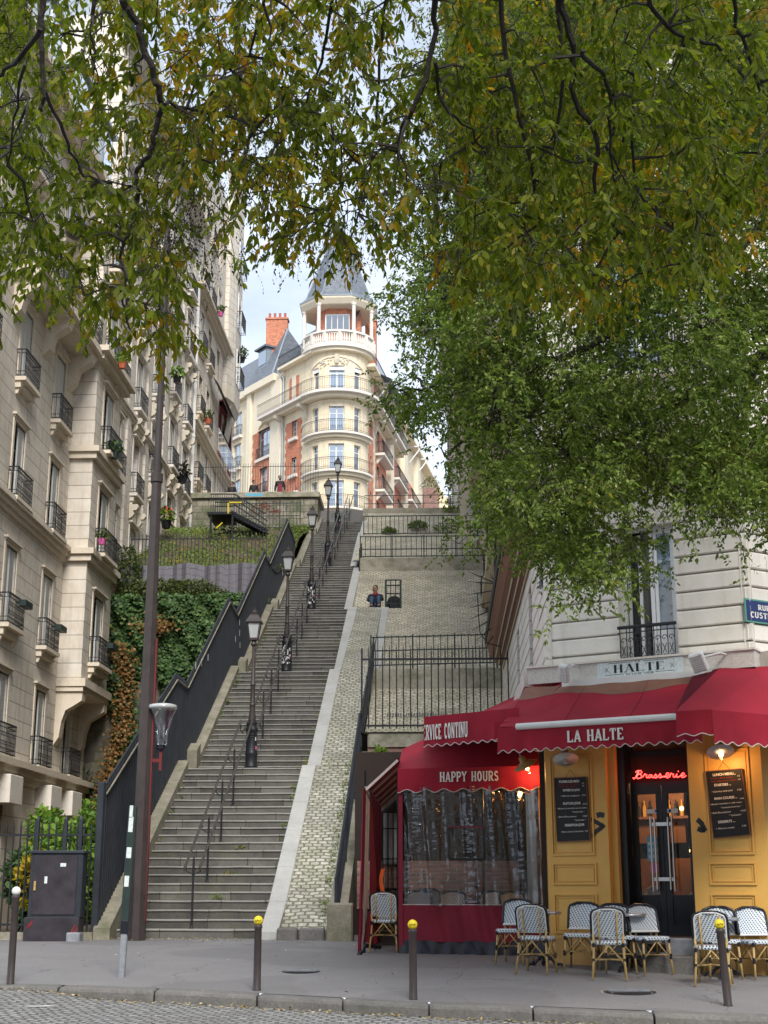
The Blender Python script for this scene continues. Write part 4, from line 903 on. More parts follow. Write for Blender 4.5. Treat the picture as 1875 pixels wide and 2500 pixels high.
# ---------------------------------------------- house two, whiter
H2 = thing('apartment_house', 'whiter stone apartment house with scrolled brackets, middle of the left row', 'building', (-12.7, 59, 10), 'stone apartment houses on the left')
FL2 = [13.75, 17.45, 21.15, 24.75, 28.3, 31.8]
c2 = [(52.4, 0), (55.9, 0), (59.3, 1.85), (63.2, -.25), (66.5, -.6)]
holes = []
for c, dz in c2: holes += [(c - .52, c + .52, z + dz, z + dz + 2.35) for z in FL2]
m = MB(); m.M = ML; wall_holes(m, 50.3, 68.1, 10, 36.5, holes, 'limestone_white'); m.quad((50.3, 0, 20), (50.3, 8, 20), (50.3, 8, 36.5), (50.3, 0, 36.5), 'limestone_white'); m.build('wall', H2)
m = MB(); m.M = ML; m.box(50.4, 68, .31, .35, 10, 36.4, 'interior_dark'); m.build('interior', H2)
for c, dz in c2:
    for i, z in enumerate(FL2): window(ML, H2, c, z + dz, 1.04, 2.3, balc=.26, shutter=(1, 0, 2, 1)[(i * 2 + int(c)) % 4], sill='trim_white', hood=.16, step=.12)
m = MB(); m.M = ML
for c in (50.9, 54.1, 57.6, 61.2, 65.0, 67.6): m.box(c - .28, c + .28, -.10, .02, 12.5, 35.4, 'limestone_white')
m.build('pilaster', H2)
for c, dz in c2[1:]:
    for z in FL2[1:5]:
        for q in (-.75, .75):
            m = MB(); m.M = ML; m.prism([(0, 0), (-.34, 0), (-.38, -.12), (-.30, -.24), (-.16, -.26), (-.22, -.4), (-.14, -.52), (0, -.6)], lambda u, v, t: (c + q + t, u - .02, z + dz - .55 + v), -.10, .10, 'carved_stone'); m.build('scroll_bracket', H2)
for z, p in ((13.3, .2), (20.6, .22), (27.8, .3), (35.4, .7)): ledge(H2, ML, 50.35, 68.1, z, p, .35, 'trim_white')
m = MB(); m.M = ML; m.add([(50.3, -.2, 36.5), (68.1, -.2, 36.5), (68.1, 1.5, 40), (50.3, 1.5, 40)], [(0, 1, 2, 3)], 'slate'); m.quad((50.3, -.2, 36.5), (50.3, 1.5, 40), (50.3, 8, 40), (50.3, 8, 36.5), 'zinc'); m.build('roof', H2)
for c in (53.5, 58, 62.5, 66.2): m = MB(); m.M = ML; m.box(c - .7, c + .7, -.15, 1.4, 36.8, 39.0, 'zinc'); m.box(c - .5, c + .5, -.19, -.14, 37, 38.8, 'sky_glass'); m.build('dormer', H2)
m = MB(); m.M = ML; m.tube([(68.05, -.14, 14), (68.05, -.14, 35)], .10, 'white_paint', 8)
for z in range(15, 35, 3): m.lathe((68.05, -.14, z), [(.12, 0), (.13, .05), (.12, .1)], 'white_paint', 8)
m.build('drain_pipe', H2)
# ---------------------------------------------- house three with turret
H3 = thing('apartment_house', 'apartment house with a corbelled corner turret at the top of the left row', 'building', (-12.7, 75, 15), 'stone apartment houses on the left')
tr = atY(591, 800, 81.)
FL3 = [18.6, 22.35, 26.0, 29.6, 33.2, 36.8]
holes = [(c - .5, c + .5, z, z + 2.2) for c in (70.3, 72.7, 75.6) for z in FL3 if not (c > 75 and z < 26.5 and z > 25)] + [(77, 80.2, 25.3, 28.3)]
m = MB(); m.M = ML; wall_holes(m, 68.1, 82, 13, 42, holes, 'limestone'); m.quad((82, 0, 13), (82, 0, 42), (82, 8, 42), (82, 8, 13), 'limestone'); m.build('wall', H3)
m = MB(); m.M = ML; m.box(68.2, 81.9, .31, .35, 14, 41.9, 'interior_dark'); m.build('interior', H3)
for c in (70.3, 72.7, 75.6):
    for i, z in enumerate(FL3):
        if c > 75 and 25 < z < 26.5: continue
        window(ML, H3, c, z, 1.0, 2.15, balc=.22 if c < 75 else 0, shutter=(i + int(c)) % 3 % 2, sill='trim_stone', hood=.05, step=.13)
ledge(H3, ML, 68.1, 82, 20.9, .25, .5); ledge(H3, ML, 68.1, 82, 25.15, .35, .6); ledge(H3, ML, 68.1, 82, 32.6, .5, .5)
pr = tr.x + 12.7
m = MB(); m.M = ML
def oct_(k, z, s=1.): return [(77.6 + (1 - s) * 2.0, 0, z), (77.6 + (1 - s) * 2.0, -pr * .45 * s, z), (78.6, -pr * s, z), (80.8, -pr * s, z), (81.9 - (1 - s) * 2, -pr * .45 * s, z), (81.9 - (1 - s) * 2, 0, z)]
m.rings([oct_(0, 30.4), oct_(0, 44)], 'limestone', cap=True); m.build('turret', H3)
m = MB(); m.M = ML; m.rings([oct_(0, z, s) for z, s in ((27.6, .05), (28.2, .25), (28.6, .3), (29.2, .6), (29.5, .85), (29.6, 1.0), (30.1, 1.04), (30.398, 1.04))], 'carved_stone'); m.build('corbel', H3)
m = MB(); m.M = ML; m.rings([oct_(0, 43.5, 1.12), oct_(0, 44.1, 1.25), oct_(0, 44.3, 1.25)], 'trim_stone'); m.build('cornice', H3)
for zz in (31.0, 34.6, 38.2):
    m = MB(); m.M = ML @ Matrix.Translation((0, -pr, 0)); m.box(79.2, 80.2, -.03, .01, zz, zz + 2.2, 'window_glass'); m.box(79.1, 79.2, -.05, .0, zz, zz + 2.2, 'white_frame'); m.box(80.2, 80.3, -.05, .0, zz, zz + 2.2, 'white_frame'); o = m.build('window', H3)
    m = MB(); m.M = ML @ Matrix.Translation((0, -pr, 0)); rail(m, 78.9, 80.5, zz, .95, -.3, wall=0, fancy=False); m.build('balcony_rail', H3)
# red framed loggia with awning
m = MB(); m.M = ML
for s in (76.6, 80.3): m.box(s, s + .22, -.18, .2, 25.2, 29.0, 'oxide_red')
m.box(76.6, 80.5, -.19, .2, 28.7, 29.1, 'oxide_red'); m.box(76.9, 80.2, .22, .26, 25.2, 28.7, 'window_glass'); m.build('loggia', H3)
m = MB(); m.M = ML; m.box(73.8, 80.6, -.5, -.46, 25.2, 26.4, 'clear_glass'); m.tube([(73.8, -.48, 26.42), (80.6, -.48, 26.42)], .03, 'steel', 4)
for i in range(6): m.tube([(73.8 + i * 1.36, -.48, 25.15), (73.8 + i * 1.36, -.48, 26.42)], .02, 'steel', 4)
m.build('glass_balustrade', H3)
m = MB(); m.M = ML; m.grid(lambda u, v: (73.2 + 6.4 * u, -.2 - .45 * v, 29.2 - .45 * v - .25 * v * v), 10, 4, 'roof_dark'); m.grid(lambda u, v: (73.2 + 6.4 * u, -.2 - .45 * v, 29.18 - .45 * v - .25 * v * v), 10, 4, 'roof_dark', True); m.build('awning', H3)
m = MB(); m.M = ML
for i in range(26):
    s = random.uniform(68.6, 71.6); z = random.uniform(17.4, 20.0); a = random.uniform(0, 6.28); q = [Vector((s, -.01, z))]
    for k in range(4): a += random.uniform(-1.6, 1.6); q.append(q[-1] + Vector((math.cos(a), 0, math.sin(a))) * .16)
    m.tube(q, .014, 'grey_paint', 3, False)
m.build('graffiti', H3)
# potted plants on balconies (things that rest on the rails)
def pot(name, label, p, mat, leaf, s=.18, flower=None):
    t = thing(name, label, 'potted plant', p); m = MB(); m.lathe(p, [(s * .55, 0), (s * .8, s * 1.1), (s * .85, s * 1.2), (s * .7, s * 1.2)], mat, 8); m.build('pot', t)
    P = blob_points(110, [((p[0], p[1], p[2] + s * 2.1), (s * 1.3, s * 1.3, s * 1.2))]); V, F = leafquads(P, unit(rng.normal(size=(len(P), 3))), s * .7, .5, .3); leaves_mesh('foliage', V, F, leaf, t)
    if flower: P = blob_points(30, [((p[0], p[1], p[2] + s * 2.4), (s * 1.2, s * 1.2, s * .9))]); V, F = leafquads(P, unit(rng.normal(size=(len(P), 3))), s * .45, .8); leaves_mesh('flowers', V, F, flower, t)
def onL(px, py, X): q = atX(px, py, X); return (q.x, q.y, q.z)
for (px, py, X, mt, lf, s, fl, lab) in ((298, 900, -11.2, 'terracotta', 'leaf_bush', .2, None, 'terracotta pot at the corner of the balcony high on the left bay'),
    (279, 1120, -11.5, 'green_iron', 'leaf_ivy', .22, None, 'dark green pot on the bay balcony below the long one'), (248, 1330, -11.4, 'pink_sticker', 'leaf_shrub', .17, None, 'pink planter on the lower bay balcony of the left house'),
    (432, 935, -12.2, 'black_plastic', 'leaf_bush', .26, None, 'bushy plant on a balcony of the middle left house'), (405, 1290, -12.1, 'black_plastic', 'leaf_bush', .3, 'flower_red', 'red geraniums in a black pot on the lowest balcony of the white house'),
    (440, 1345, -12.2, 'terracotta', 'leaf_bush', .26, 'flower_red', 'red flowers in a clay pot at the foot of the white house'), (508, 1035, -12.2, 'terracotta', 'leaf_shrub', .24, None, 'clay planter on the balcony just left of the red loggia'),
    (539, 772, -12.0, 'pink_sticker', 'leaf_shrub', .2, None, 'bright pink pot on a high balcony beside the turret'), (590, 885, tr.x + .12, 'black_plastic', 'leaf_shrub', .3, None, 'plants spilling from the balcony of the corner turret'), (445, 1180, -12.3, 'black_plastic', 'pod_dark', .3, None, 'dark plant hung on a narrow balcony near the white drain pipe')):
    pot('potted_plant', lab, onL(px, py, X), mt, lf, s, fl)

# ---------------------------------------------- corner tower building at the top of the hill
TW = thing('corner_tower_building', 'cream and red brick corner building with a round bay, balconies and a slate spire', 'building', (-8.05, 105, 20.4))
TC = (-8.05, 105.6); TR = 2.36; zb = [29.85, 32.8, 35.85, 39.15]; ZE = 42.9
def arc(r, a0, a1, n, z, c=TC): return [(c[0] + r * math.sin(R_(a0 + (a1 - a0) * i / n)), c[1] - r * math.cos(R_(a0 + (a1 - a0) * i / n)), z) for i in range(n + 1)]
# the round wall, with real openings at -52, 0 and +52 degrees
WN = [(-44, 8.5), (2, 15), (46, 8.5)]
m = MB(); zs = [20.4]; ops = []
for z in [26.9] + zb: zs += [z + .1, z + 2.2]; ops.append((z + .1, z + 2.2))
zs.append(ZE); zs = sorted(zs)
ang = sorted(set([-105, 105] + [a for c, h in WN for a in (c - h, c + h)] + list(range(-100, 105, 10))))
for a, b in zip(ang, ang[1:]):
    for z0, z1 in zip(zs, zs[1:]):
        am = (a + b) / 2
        if any(abs(am - c) < h for c, h in WN) and any(abs(z0 - o[0]) < .01 for o in ops): continue
        p = arc(TR, a, b, 1, z0); q = arc(TR, a, b, 1, z1); m.quad(p[0], p[1], q[1], q[0], 'limestone_tower')
for c, h in WN:
    for o in ops:
        for a in (c - h, c + h):
            p0, p1 = arc(TR, a, a, 1, o[0])[0], arc(TR - .28, a, a, 1, o[0])[0]; m.quad(p0, p1, (p1[0], p1[1], o[1]), (p0[0], p0[1], o[1]), 'trim_tower')
        p = arc(TR, c - h, c + h, 1, o[1]); q = arc(TR - .28, c - h, c + h, 1, o[1]); m.quad(p[0], q[0], q[1], p[1], 'trim_tower')
        p = arc(TR, c - h, c + h, 1, o[0]); q = arc(TR - .28, c - h, c + h, 1, o[0]); m.quad(p[0], p[1], q[1], q[0], 'trim_tower')
m.build('tower_wall', TW)
for c, h in WN:
    for k, o in enumerate(ops):
        p = Vector(arc(TR - .2, c - h, c - h, 1, 0)[0]); q = Vector(arc(TR - .2, c + h, c + h, 1, 0)[0]); u = (q - p); L = u.length; Mw = frame((p.x, p.y), (u.x, u.y)); m = MB(); m.M = Mw; f = .05
        nn = 2 if h > 10 else 1
        for a, b, z0, z1 in ((0, f, *o), (L - f, L, *o), (f, L - f, o[1] - f, o[1]), (f, L - f, o[0], o[0] + f)) + (((L / 2 - .05, L / 2 + .05, o[0] + f, o[1] - f),) if nn == 2 else ()): m.box(a, b, 0, .05, z0, z1, 'white_frame')
        m.box(f, L - f, 0, .045, o[0] + 1.5, o[0] + 1.56, 'white_frame')
        if k == 4: m.box(-.1, L + .1, -.14, -.1, o[1] - .35, o[1] + .1, 'white_frame')
        w_ = m.build('window', TW); m = MB(); m.M = Mw; m.box(.02, L - .02, .025, .035, o[0] + .02, o[1] - .02, 'sky_glass' if h > 10 else 'window_glass'); m.build('pane', w_)
        m = MB(); m.M = Mw
        if h > 10 and k != 3: m.box(.06, .26, .06, .08, o[0] + .05, o[1] - .05, 'curtain_white'); m.build('curtain', w_)
def ringslab(par, name, r0, r1, a0, a1, z0, z1, mat, n=24, c=TC):
    m = MB(); A, B = arc(r0, a0, a1, n, z0, c), arc(r1, a0, a1, n, z0, c); C_, D = arc(r1, a0, a1, n, z1, c), arc(r0, a0, a1, n, z1, c)
    m.rings([[A[i], B[i], C_[i], D[i]] for i in range(n + 1)], mat); return m.build(name, par)
def ringrail(par, r, a0, a1, z, h, n=44, c=TC, ext=()):
    m = MB(); P = list(ext[0]) if ext else []; P += [(x, y) for x, y, _ in arc(r, a0, a1, n, 0, c)]; P += list(ext[1]) if ext else []
    for zz, rr in ((z + h, .022), (z + .06, .014), (z + h - .13, .012), (z + .2, .012)): m.tube([(x, y, zz) for x, y in P], rr, 'dark_iron', 4)
    Q = []
    for (a, b), (c_, d) in zip(P, P[1:]):
        L = math.hypot(c_ - a, d - b); k = max(1, int(round(L / .13)))
        Q += [(a + (c_ - a) * i / k, b + (d - b) * i / k) for i in range(k)]
    for x, y in Q: m.tube([(x, y, z), (x, y, z + h)], .0095, 'dark_iron', 3, False)
    return m.build('balcony_rail', par)
for z in zb[:3]:
    ringslab(TW, 'balcony_slab', TR - .05, TR + .55, -78, 78, z - .16, z, 'trim_white'); ringslab(TW, 'cornice', TR - .05, TR + .3, -84, 84, z - .4, z - .162, 'trim_tower'); ringrail(TW, TR + .5, -76, 76, z, .95)
for z in (32.0, 35.1, 38.2): ringslab(TW, 'cornice', TR - .02, TR + .05, -90, 90, z + .2, z + .32, 'trim_tower')
# wings
dl = Vector((-math.sin(R_(38)), math.cos(R_(38)), 0)); dr = Vector((math.sin(R_(8)), math.cos(R_(8)), 0))
PLt = Vector((TC[0] - TR * math.cos(R_(38)) * .98, TC[1] - TR * math.sin(R_(38)) * .98, 0)); PRt = Vector((TC[0] + TR * .985, TC[1] - TR * .1, 0))
LW, RW = 26., 46.
MLw = frame((PLt.x + dl.x * LW, PLt.y + dl.y * LW), (-dl.x, -dl.y))      # s runs toward the tower: s=LW at tower
MRw = frame((PRt.x, PRt.y), (dr.x, dr.y))
lf = lambda d: LW - d
lw = []
for z in (27.0, 29.95, 32.9, 35.95): lw += [(lf(3.05), lf(2.3), z + .5, z + 1.9)]
for z in (29.95, 32.9): lw += [(lf(7.9), lf(6.6), z, z + 2.2)]
lw += [(lf(8.2), lf(6.3), 36.0, 38.4)]
for z in (27, 30.0, 33., 36.2, 39.): lw += [(lf(12.5), lf(11.2), z, z + 2.1), (lf(16.5), lf(15.2), z, z + 2.1)]
m = MB(); m.M = MLw; wall_holes(m, 0, LW, 20.4, 42.6, lw, 'limestone_tower', rev=.3); m.box(.1, LW - .1, .31, .36, 20.5, 42.5, 'interior_dark'); m.build('wing_wall', TW)
def bpanel(M, s0, s1, z0, z1, hs, y=-.03):
    m = MB(); m.M = M; wall_holes(m, s0, s1, z0, z1, [h for h in hs if h[0] >= s0 - .01 and h[1] <= s1 + .01 and h[2] >= z0 - .01 and h[3] <= z1 + .01], 'red_brick', y=y, rev=.32)
    q = .16
    for i in range(int((z1 - z0) / .36)):
        if i % 2 and i * .36 + .36 < z1 - z0:
            m.box(s0 - q, s0 + .002, y - .001, .02, z0 + i * .36, z0 + i * .36 + .33, 'red_brick'); m.box(s1 - .002, s1 + q, y - .001, .02, z0 + i * .36, z0 + i * .36 + .33, 'red_brick')
    m.build('brick_panel', TW)
bpanel(MLw, lf(3.9), lf(1.7), 24, 37.9, lw); 
m = MB(); m.M = MLw; m.box(lf(3.5), lf(2.1), -.06, .3, 39.4, 41.6, 'red_brick'); m.box(lf(3.1), lf(2.5), -.07, .3, 39.35, 41.7, 'trim_tower'); m.build('brick_panel', TW)
m = MB(); m.M = MLw; m.box(lf(6.0), lf(4.5), -.30, .02, 20.4, 42.2, 'trim_tower'); m.box(lf(9.8), lf(9.2), -.35, .02, 20.4, 42.2, 'trim_tower'); m.build('pilaster', TW)
bpanel(MLw, lf(8.9), lf(6.05), 24, 38.42, lw, -.12)
m = MB(); m.M = MLw
m.prism([(lf(9.0), 38.3), (lf(8.3), 38.3)] + [(lf(7.25) - .95 * math.cos(math.pi * i / 10), 38.4 + .55 * math.sin(math.pi * i / 10)) for i in range(11)] + [(lf(6.2), 38.3), (lf(6.0), 38.3), (lf(6.0), 42.2), (lf(9.0), 42.2)], lambda u, v, t: (u, t, v), -.16, .0, 'trim_tower')
m.build('arched_head', TW)
for h in lw:
    s = (h[0] + h[1]) / 2; ww = h[1] - h[0]
    window(MLw, TW, s, h[2], ww, h[3] - h[2], balc=0, shutter=0, sur=False, rec=.14, gl='sky_glass' if ww > 1 else 'window_glass', curtain=.4 if ww > 1 else 0)
    m = MB(); m.M = MLw; m.box(h[0] - .2, h[1] + .2, -.28, .02, h[2] - .3, h[2] - .05, 'trim_white'); m.build('sill', TW)
    if ww > 1: m = MB(); m.M = MLw; rail(m, h[0] - .1, h[1] + .1, h[2] - .05, .9, -.22, fancy=False, wall=0); m.build('balcony_rail', TW)
rw = []
for d, ww in ((1.6, .55), (4.6, 1.2), (7.0, 1.2), (11.5, 1.2), (14.5, 1.2), (18.5, 1.2), (22, 1.2), (26, 1.2), (30, 1.2), (34, 1.2)):
    for z in (24, 27.0, 30.0, 32.95, 36.0): rw.append((d - ww / 2, d + ww / 2, z, z + 2.1))
m = MB(); m.M = MRw; wall_holes(m, 0, RW, 20.4, 42, rw, 'limestone_tower', rev=.3); m.box(.1, RW - .1, .31, .36, 20.5, 41.9, 'interior_dark'); m.build('wing_wall', TW)
for a, b in ((.7, 2.5), (3.7, 8.2), (10.7, 15.6), (17.6, 23), (25, 31)): bpanel(MRw, a, b, 22, 38.2, rw)
for h in rw:
    window(MRw, TW, (h[0] + h[1]) / 2, h[2], h[1] - h[0], 2.1, balc=0, shutter=0, sur=False, rec=.12, curtain=.5 if h[1] - h[0] > 1 else 0)
for a, b in ((3.6, 8.0), (10.7, 15.5), (17.7, 22.9), (25, 31)):
    for z in (27, 30.0, 32.95, 36.0):
        m = MB(); m.M = MRw; m.box(a, b, -.75, .02, z - .25, z - .05, 'trim_white'); m.prism([(0, 0), (-.6, 0), (-.1, -.6), (0, -.6)], lambda u, v, t: (a + .3 + t, u, z - .25 + v), 0, .2, 'trim_white'); m.build('balcony_slab', TW)
        m = MB(); m.M = MRw; rail(m, a + .05, b - .05, z - .05, .95, -.7, fancy=False, step=.16, wall=0); m.build('balcony_rail', TW)
m = MB(); m.M = MRw
for s in (9.4, 16.6, 24, 33): m.box(s - .9, s + .7, -.4, .02, 20.4, 41.6, 'trim_tower')
m.build('pilaster', TW)
# long continuous balcony
z = zb[3]; cr_ = TR + .95
exl = [tuple((PLt + dl * 7.0 + Vector((-math.cos(R_(38)), -math.sin(R_(38)), 0)) * .95).xy)[:2], tuple((PLt + dl * .6 + Vector((-math.cos(R_(38)), -math.sin(R_(38)), 0)) * .95).xy)[:2]]
exr = [tuple((PRt + dr * .6 + Vector((math.cos(R_(8)), -math.sin(R_(8)), 0)) * .95).xy)[:2], tuple((PRt + dr * 14 + Vector((math.cos(R_(8)), -math.sin(R_(8)), 0)) * .95).xy)[:2]]
ringslab(TW, 'balcony_slab', TR - .05, cr_ + .05, -56, 80, z - .22, z, 'trim_white', 30); ringslab(TW, 'cornice', TR - .05, TR + .6, -60, 84, z - .5, z - .222, 'trim_tower', 30)
m = MB(); m.M = MLw; m.box(lf(7.0), lf(-.8), -1.0, .02, z - .24, z - .01, 'trim_white'); m.box(lf(6.9), lf(-.6), -.6, .02, z - .484, z - .242, 'trim_tower'); m.M = MRw; m.box(-.6, 14, -1.0, .02, z - .24, z - .01, 'trim_white'); m.box(-.6, 14, -.6, .02, z - .476, z - .242, 'trim_tower'); m.build('balcony_slab', TW)
ringrail(TW, cr_, -54, 80, z, 1.0, 40, ext=(exl, exr))
m = MB()
for d, Mx in ((lf(.9), MLw), (lf(4.4), MLw), (.4, MRw), (3.3, MRw), (8.6, MRw)):
    m = MB(); m.M = Mx; m.prism([(0, 0), (-.9, 0), (-.85, -.25), (-.3, -.5), (-.15, -1.1), (0, -1.3)], lambda u, v, t: (d + t, u, z - .5 + v), -.16, .16, 'carved_stone'); m.build('corbel', TW)
# carved arch over the top window
m = MB(); m.tube([Vector(arc(TR + .03, a, a, 1, 41.35 + .75 * math.cos(R_(a * 1.55)))[0]) for a in range(-56, 61, 6)], .07, 'trim_tower', 5)
m.lathe((TC[0] + .08, TC[1] - TR - .03, 41.5), [(.16, 0), (.22, .3), (.2, .75)], 'carved_stone', 5)
for q in (-1, 1):
    for k in range(16): a = q * random.uniform(7, 32); m.sphere(arc(TR + .02, a, a, 1, 42.15 - abs(a) * .012 - random.uniform(0, .5))[0], .09, 'carved_stone', 5, 4)
m.build('carved_garland', TW)
# stone balustrade level
ringslab(TW, 'cornice', TR - .1, TR + .42, -95, 95, 42.55, 42.8, 'trim_tower'); ringslab(TW, 'cornice', TR - .6, TR + .62, -95, 95, 42.802, 43.0, 'trim_white')
ringslab(TW, 'balustrade_rail', TR + .28, TR + .58, -92, 92, 44.0, 44.16, 'trim_white'); ringslab(TW, 'balustrade_base', TR + .3, TR + .56, -92, 92, 43.002, 43.2, 'trim_white')
m = MB(); k = 0
for a in range(-90, 91, 4):
    p = arc(TR + .43, a, a, 1, 43.2)[0]
    if k % 6 == 0 or a in (-90, 90): m.lathe(p, [(.2, 0), (.2, .8)], 'trim_white', 4)
    else: m.lathe(p, [(.05, 0), (.09, .2), (.075, .35), (.045, .6), (.07, .8)], 'trim_white', 6)
    k += 1
m.build('baluster', TW)
m = MB(); m.M = MLw; m.box(lf(4.6), lf(-.4), -.55, .0, 42.58, 42.8, 'trim_tower'); m.box(lf(10), lf(5.2), -.55, .0, 42.0, 42.6, 'trim_tower'); m.box(0, lf(10), -.4, 0, 42.0, 42.6, 'trim_tower'); m.M = MRw; m.box(-.3, RW, -.7, .0, 41.9, 42.15, 'trim_tower'); m.build('cornice', TW)
m = MB(); m.M = MLw; rail(m, lf(4.6), lf(-.2), 42.8, .95, -.5, fancy=False, step=.14, wall=-.5); m.build('balcony_rail', TW)
m = MB(); m.M = MRw; rail(m, 0, 16, 42.15, .9, -.6, fancy=False, step=.2, wall=-.6); m.build('balcony_rail', TW)
# upper octagon room, columns, eave, spire
def og(r, z, rot=22.5, n=8, c=(TC[0], TC[1] + .35)): return [(c[0] + r * math.sin(R_(rot + 360 * i / n)), c[1] - r * math.cos(R_(rot + 360 * i / n)), z) for i in range(n)]
m = MB(); m.rings([og(1.95, 43.0), og(1.95, 46.6)], 'red_brick'); m.build('lantern_room', TW)
m = MB(); m.box(-9.0, -7.05, 104.08, 104.14, 44.4, 46.0, 'white_frame'); [m.box(-8.9 + i * .46, -8.5 + i * .46, 104.06, 104.079, 44.5, 45.9, 'window_glass') for i in range(4)]; m.build('window', TW)
for a in (-76, -30, 30, 76): m = MB(); p = arc(TR + .40, a, a, 1, 44.16)[0]; m.lathe(p, [(.20, 0), (.17, .08), (.15, .2), (.14, 2.15), (.2, 2.28), (.2, 2.4)], 'trim_white', 10); m.build('column', TW)
m = MB(); m.rings([og(2.75, 46.5), og(2.95, 46.55), og(3.25, 46.95), og(3.3, 47.15)], 'trim_tower'); m.build('eave', TW)
m = MB(); ap = atY(815, 540, 105.9); m.rings([og(3.2, 47.16), og(2.75, 47.7), og(.08, ap.z)], 'slate')
for i in range(8): a, b_, c_ = og(3.22, 47.17)[i], og(2.77, 47.72)[i], og(.1, ap.z)[i]; m.tube([a, b_, c_], .06, 'zinc', 4)
m.build('spire', TW)
m = MB(); m.rings([og(3.32, 47.1), og(3.34, 47.22)], 'zinc'); m.build('gutter', TW)
m = MB(); m.M = MLw
m.add([(lf(9.8), -.5, 42.6), (lf(5.4), -.5, 42.6), (lf(6.6), 1.6, 47.4), (lf(8.6), 1.6, 47.4), (lf(5.4), 5, 42.6), (lf(9.8), 5, 42.6)], [(0, 1, 2, 3), (1, 4, 2), (0, 3, 5)], 'slate'); m.add([(0, -.3, 42.6), (lf(9.8), -.3, 42.6), (lf(9.8), 3, 47.4), (0, 3, 47.4)], [(0, 1, 2, 3)], 'slate'); m.add([(lf(6.6), 1.5, 42.5), (lf(-2), 1.5, 42.5), (lf(-2), 3.4, 47.3), (lf(6.6), 3.4, 47.3)], [(0, 1, 2, 3)], 'slate')
for a, b_ in (((lf(5.4), -.5, 42.6), (lf(6.6), 1.6, 47.4)), ((lf(8.6), 1.6, 47.4), (lf(6.6), 1.6, 47.4))): m.tube([a, b_], .1, 'zinc', 4)
m.M = MRw; m.add([(0, .3, 42), (RW, .3, 42), (RW, 3.4, 46.6), (0, 3.4, 46.6)], [(0, 1, 2, 3)], 'slate'); rf = m.build('roof', TW)
m = MB(); m.M = MLw; m.box(lf(9.0), lf(7.6), .2, 2.2, 44.2, 45.8, 'zinc'); m.box(lf(8.9), lf(7.7), .16, .2, 44.4, 45.6, 'sky_glass'); m.box(lf(9.2), lf(7.4), -.1, 2.2, 45.8, 45.95, 'slate'); m.build('dormer', TW)
def chim(p, w_, d, z0, z1):
    m = MB(); m.bbox(p[0] - w_ / 2, p[0] + w_ / 2, p[1] - d / 2, p[1] + d / 2, z0, z1, 'red_brick', .02); m.box(p[0] - w_ / 2 - .08, p[0] + w_ / 2 + .08, p[1] - d / 2 - .08, p[1] + d / 2 + .08, z1, z1 + .15, 'red_brick')
    for i in range(4): m.lathe((p[0] - w_ / 2 + .25 + i * (w_ - .5) / 3, p[1], z1 + .15), [(.12, 0), (.10, .5), (.13, .52)], 'terracotta', 8)
    m.build('chimney', TW)
q = atY(677, 800, 111); chim((q.x, 111), 1.8, .8, 42.5, atY(677, 768, 111).z - .6); q = atY(906, 800, 109); chim((q.x, 109), .9, 1.4, 40, atY(906, 782, 109).z - .4)
m = MB(); m.M = MRw
for s in (3, 6, 9, 20, 24): m.tube([(s, -.05, 40.0), (s, -1.3, 41.6)], .08, 'white_paint', 4); m.tube([(s, -.05, 41.6), (s, -1.5, 41.6)], .08, 'white_paint', 4)
m.add([(2, -1.6, 41.65), (11, -1.6, 41.65), (11, .3, 42.6), (2, .3, 42.6)], [(0, 1, 2, 3), (3, 2, 1, 0)], 'slate'); m.build('eave_bracket', TW)
m = MB(); m.M = MLw; m.tube([(lf(4.3), -.12, 21), (lf(4.3), -.12, 41.9), (lf(4.5), -.4, 42.3), (lf(4.7), -.5, 42.6)], .09, 'zinc', 6); m.build('drain_pipe', TW)
# small far house and brick stub at the right of the street
m = MB(); a = atY(1032, 1245, 120); b_ = atY(1070, 1190, 120)
m.bbox(a.x, b_.x, 120, 122, 20.4, b_.z, 'old_brick', .05); tag(m.build('brick_stub_wall'), 'old brick gable wall overgrown at its top at the end of the street', 'wall')
bush('roof_grass', 'wispy grasses growing on top of the old brick gable wall', 'plant', [(((a.x + b_.x) / 2, 121, b_.z + .6), (.9, .7, .8))], 230, .38, 'leaf_shrub', base=((a.x + b_.x) / 2, 121, b_.z), asp=.12)
t = thing('far_house', 'pale yellow far house glimpsed past the brick gable wall', 'building', (3, 140, 20)); p = atY(1072, 1230, 140); q = atY(1125, 1212, 140); m = MB(); m.bbox(p.x, q.x + 2, 140, 148, 20, q.z, 'limestone_tower', .05); m.build('wall', t)
for i in range(3): m = MB(); m.box(p.x + .5 + i * .9, p.x + .95 + i * .9, 139.95, 139.99, q.z - 2.6, q.z - 1.2, 'window_glass'); m.build('window', t)

# ---------------------------------------------- right-hand houses up the stairs
MR = frame((1.75, 0), (0, -1))       # s = -Y, faces the stairs
def rs(Y): return -Y
H4 = thing('stair_side_house', 'cream apartment house with stone balconies on the right side above the bank', 'building', (1.75, 50, 5)); mats = 'limestone'
hs = [(rs(c) - .5, rs(c) + .5, z, z + 2.2) for c in (40.5, 44.5, 48.5, 52.5, 56.5) for z in (12.2, 15.6, 19.0, 22.4, 25.8, 29.2, 32.6)]
m = MB(); m.M = MR; wall_holes(m, rs(59), rs(37), 3, 38, hs, 'limestone'); m.quad((rs(37), 0, 3), (rs(37), 9, 3), (rs(37), 9, 38), (rs(37), 0, 38), 'limestone'); m.box(rs(58.9), rs(37.1), .31, .36, 4, 37.9, 'interior_dark'); m.build('wall', H4)
for h in hs: window(MR, H4, (h[0] + h[1]) / 2, h[2], 1.0, 2.15, balc=.25, shutter=2 if int(h[2]) % 2 else 0, sill='trim_stone', hood=.1, step=.16)
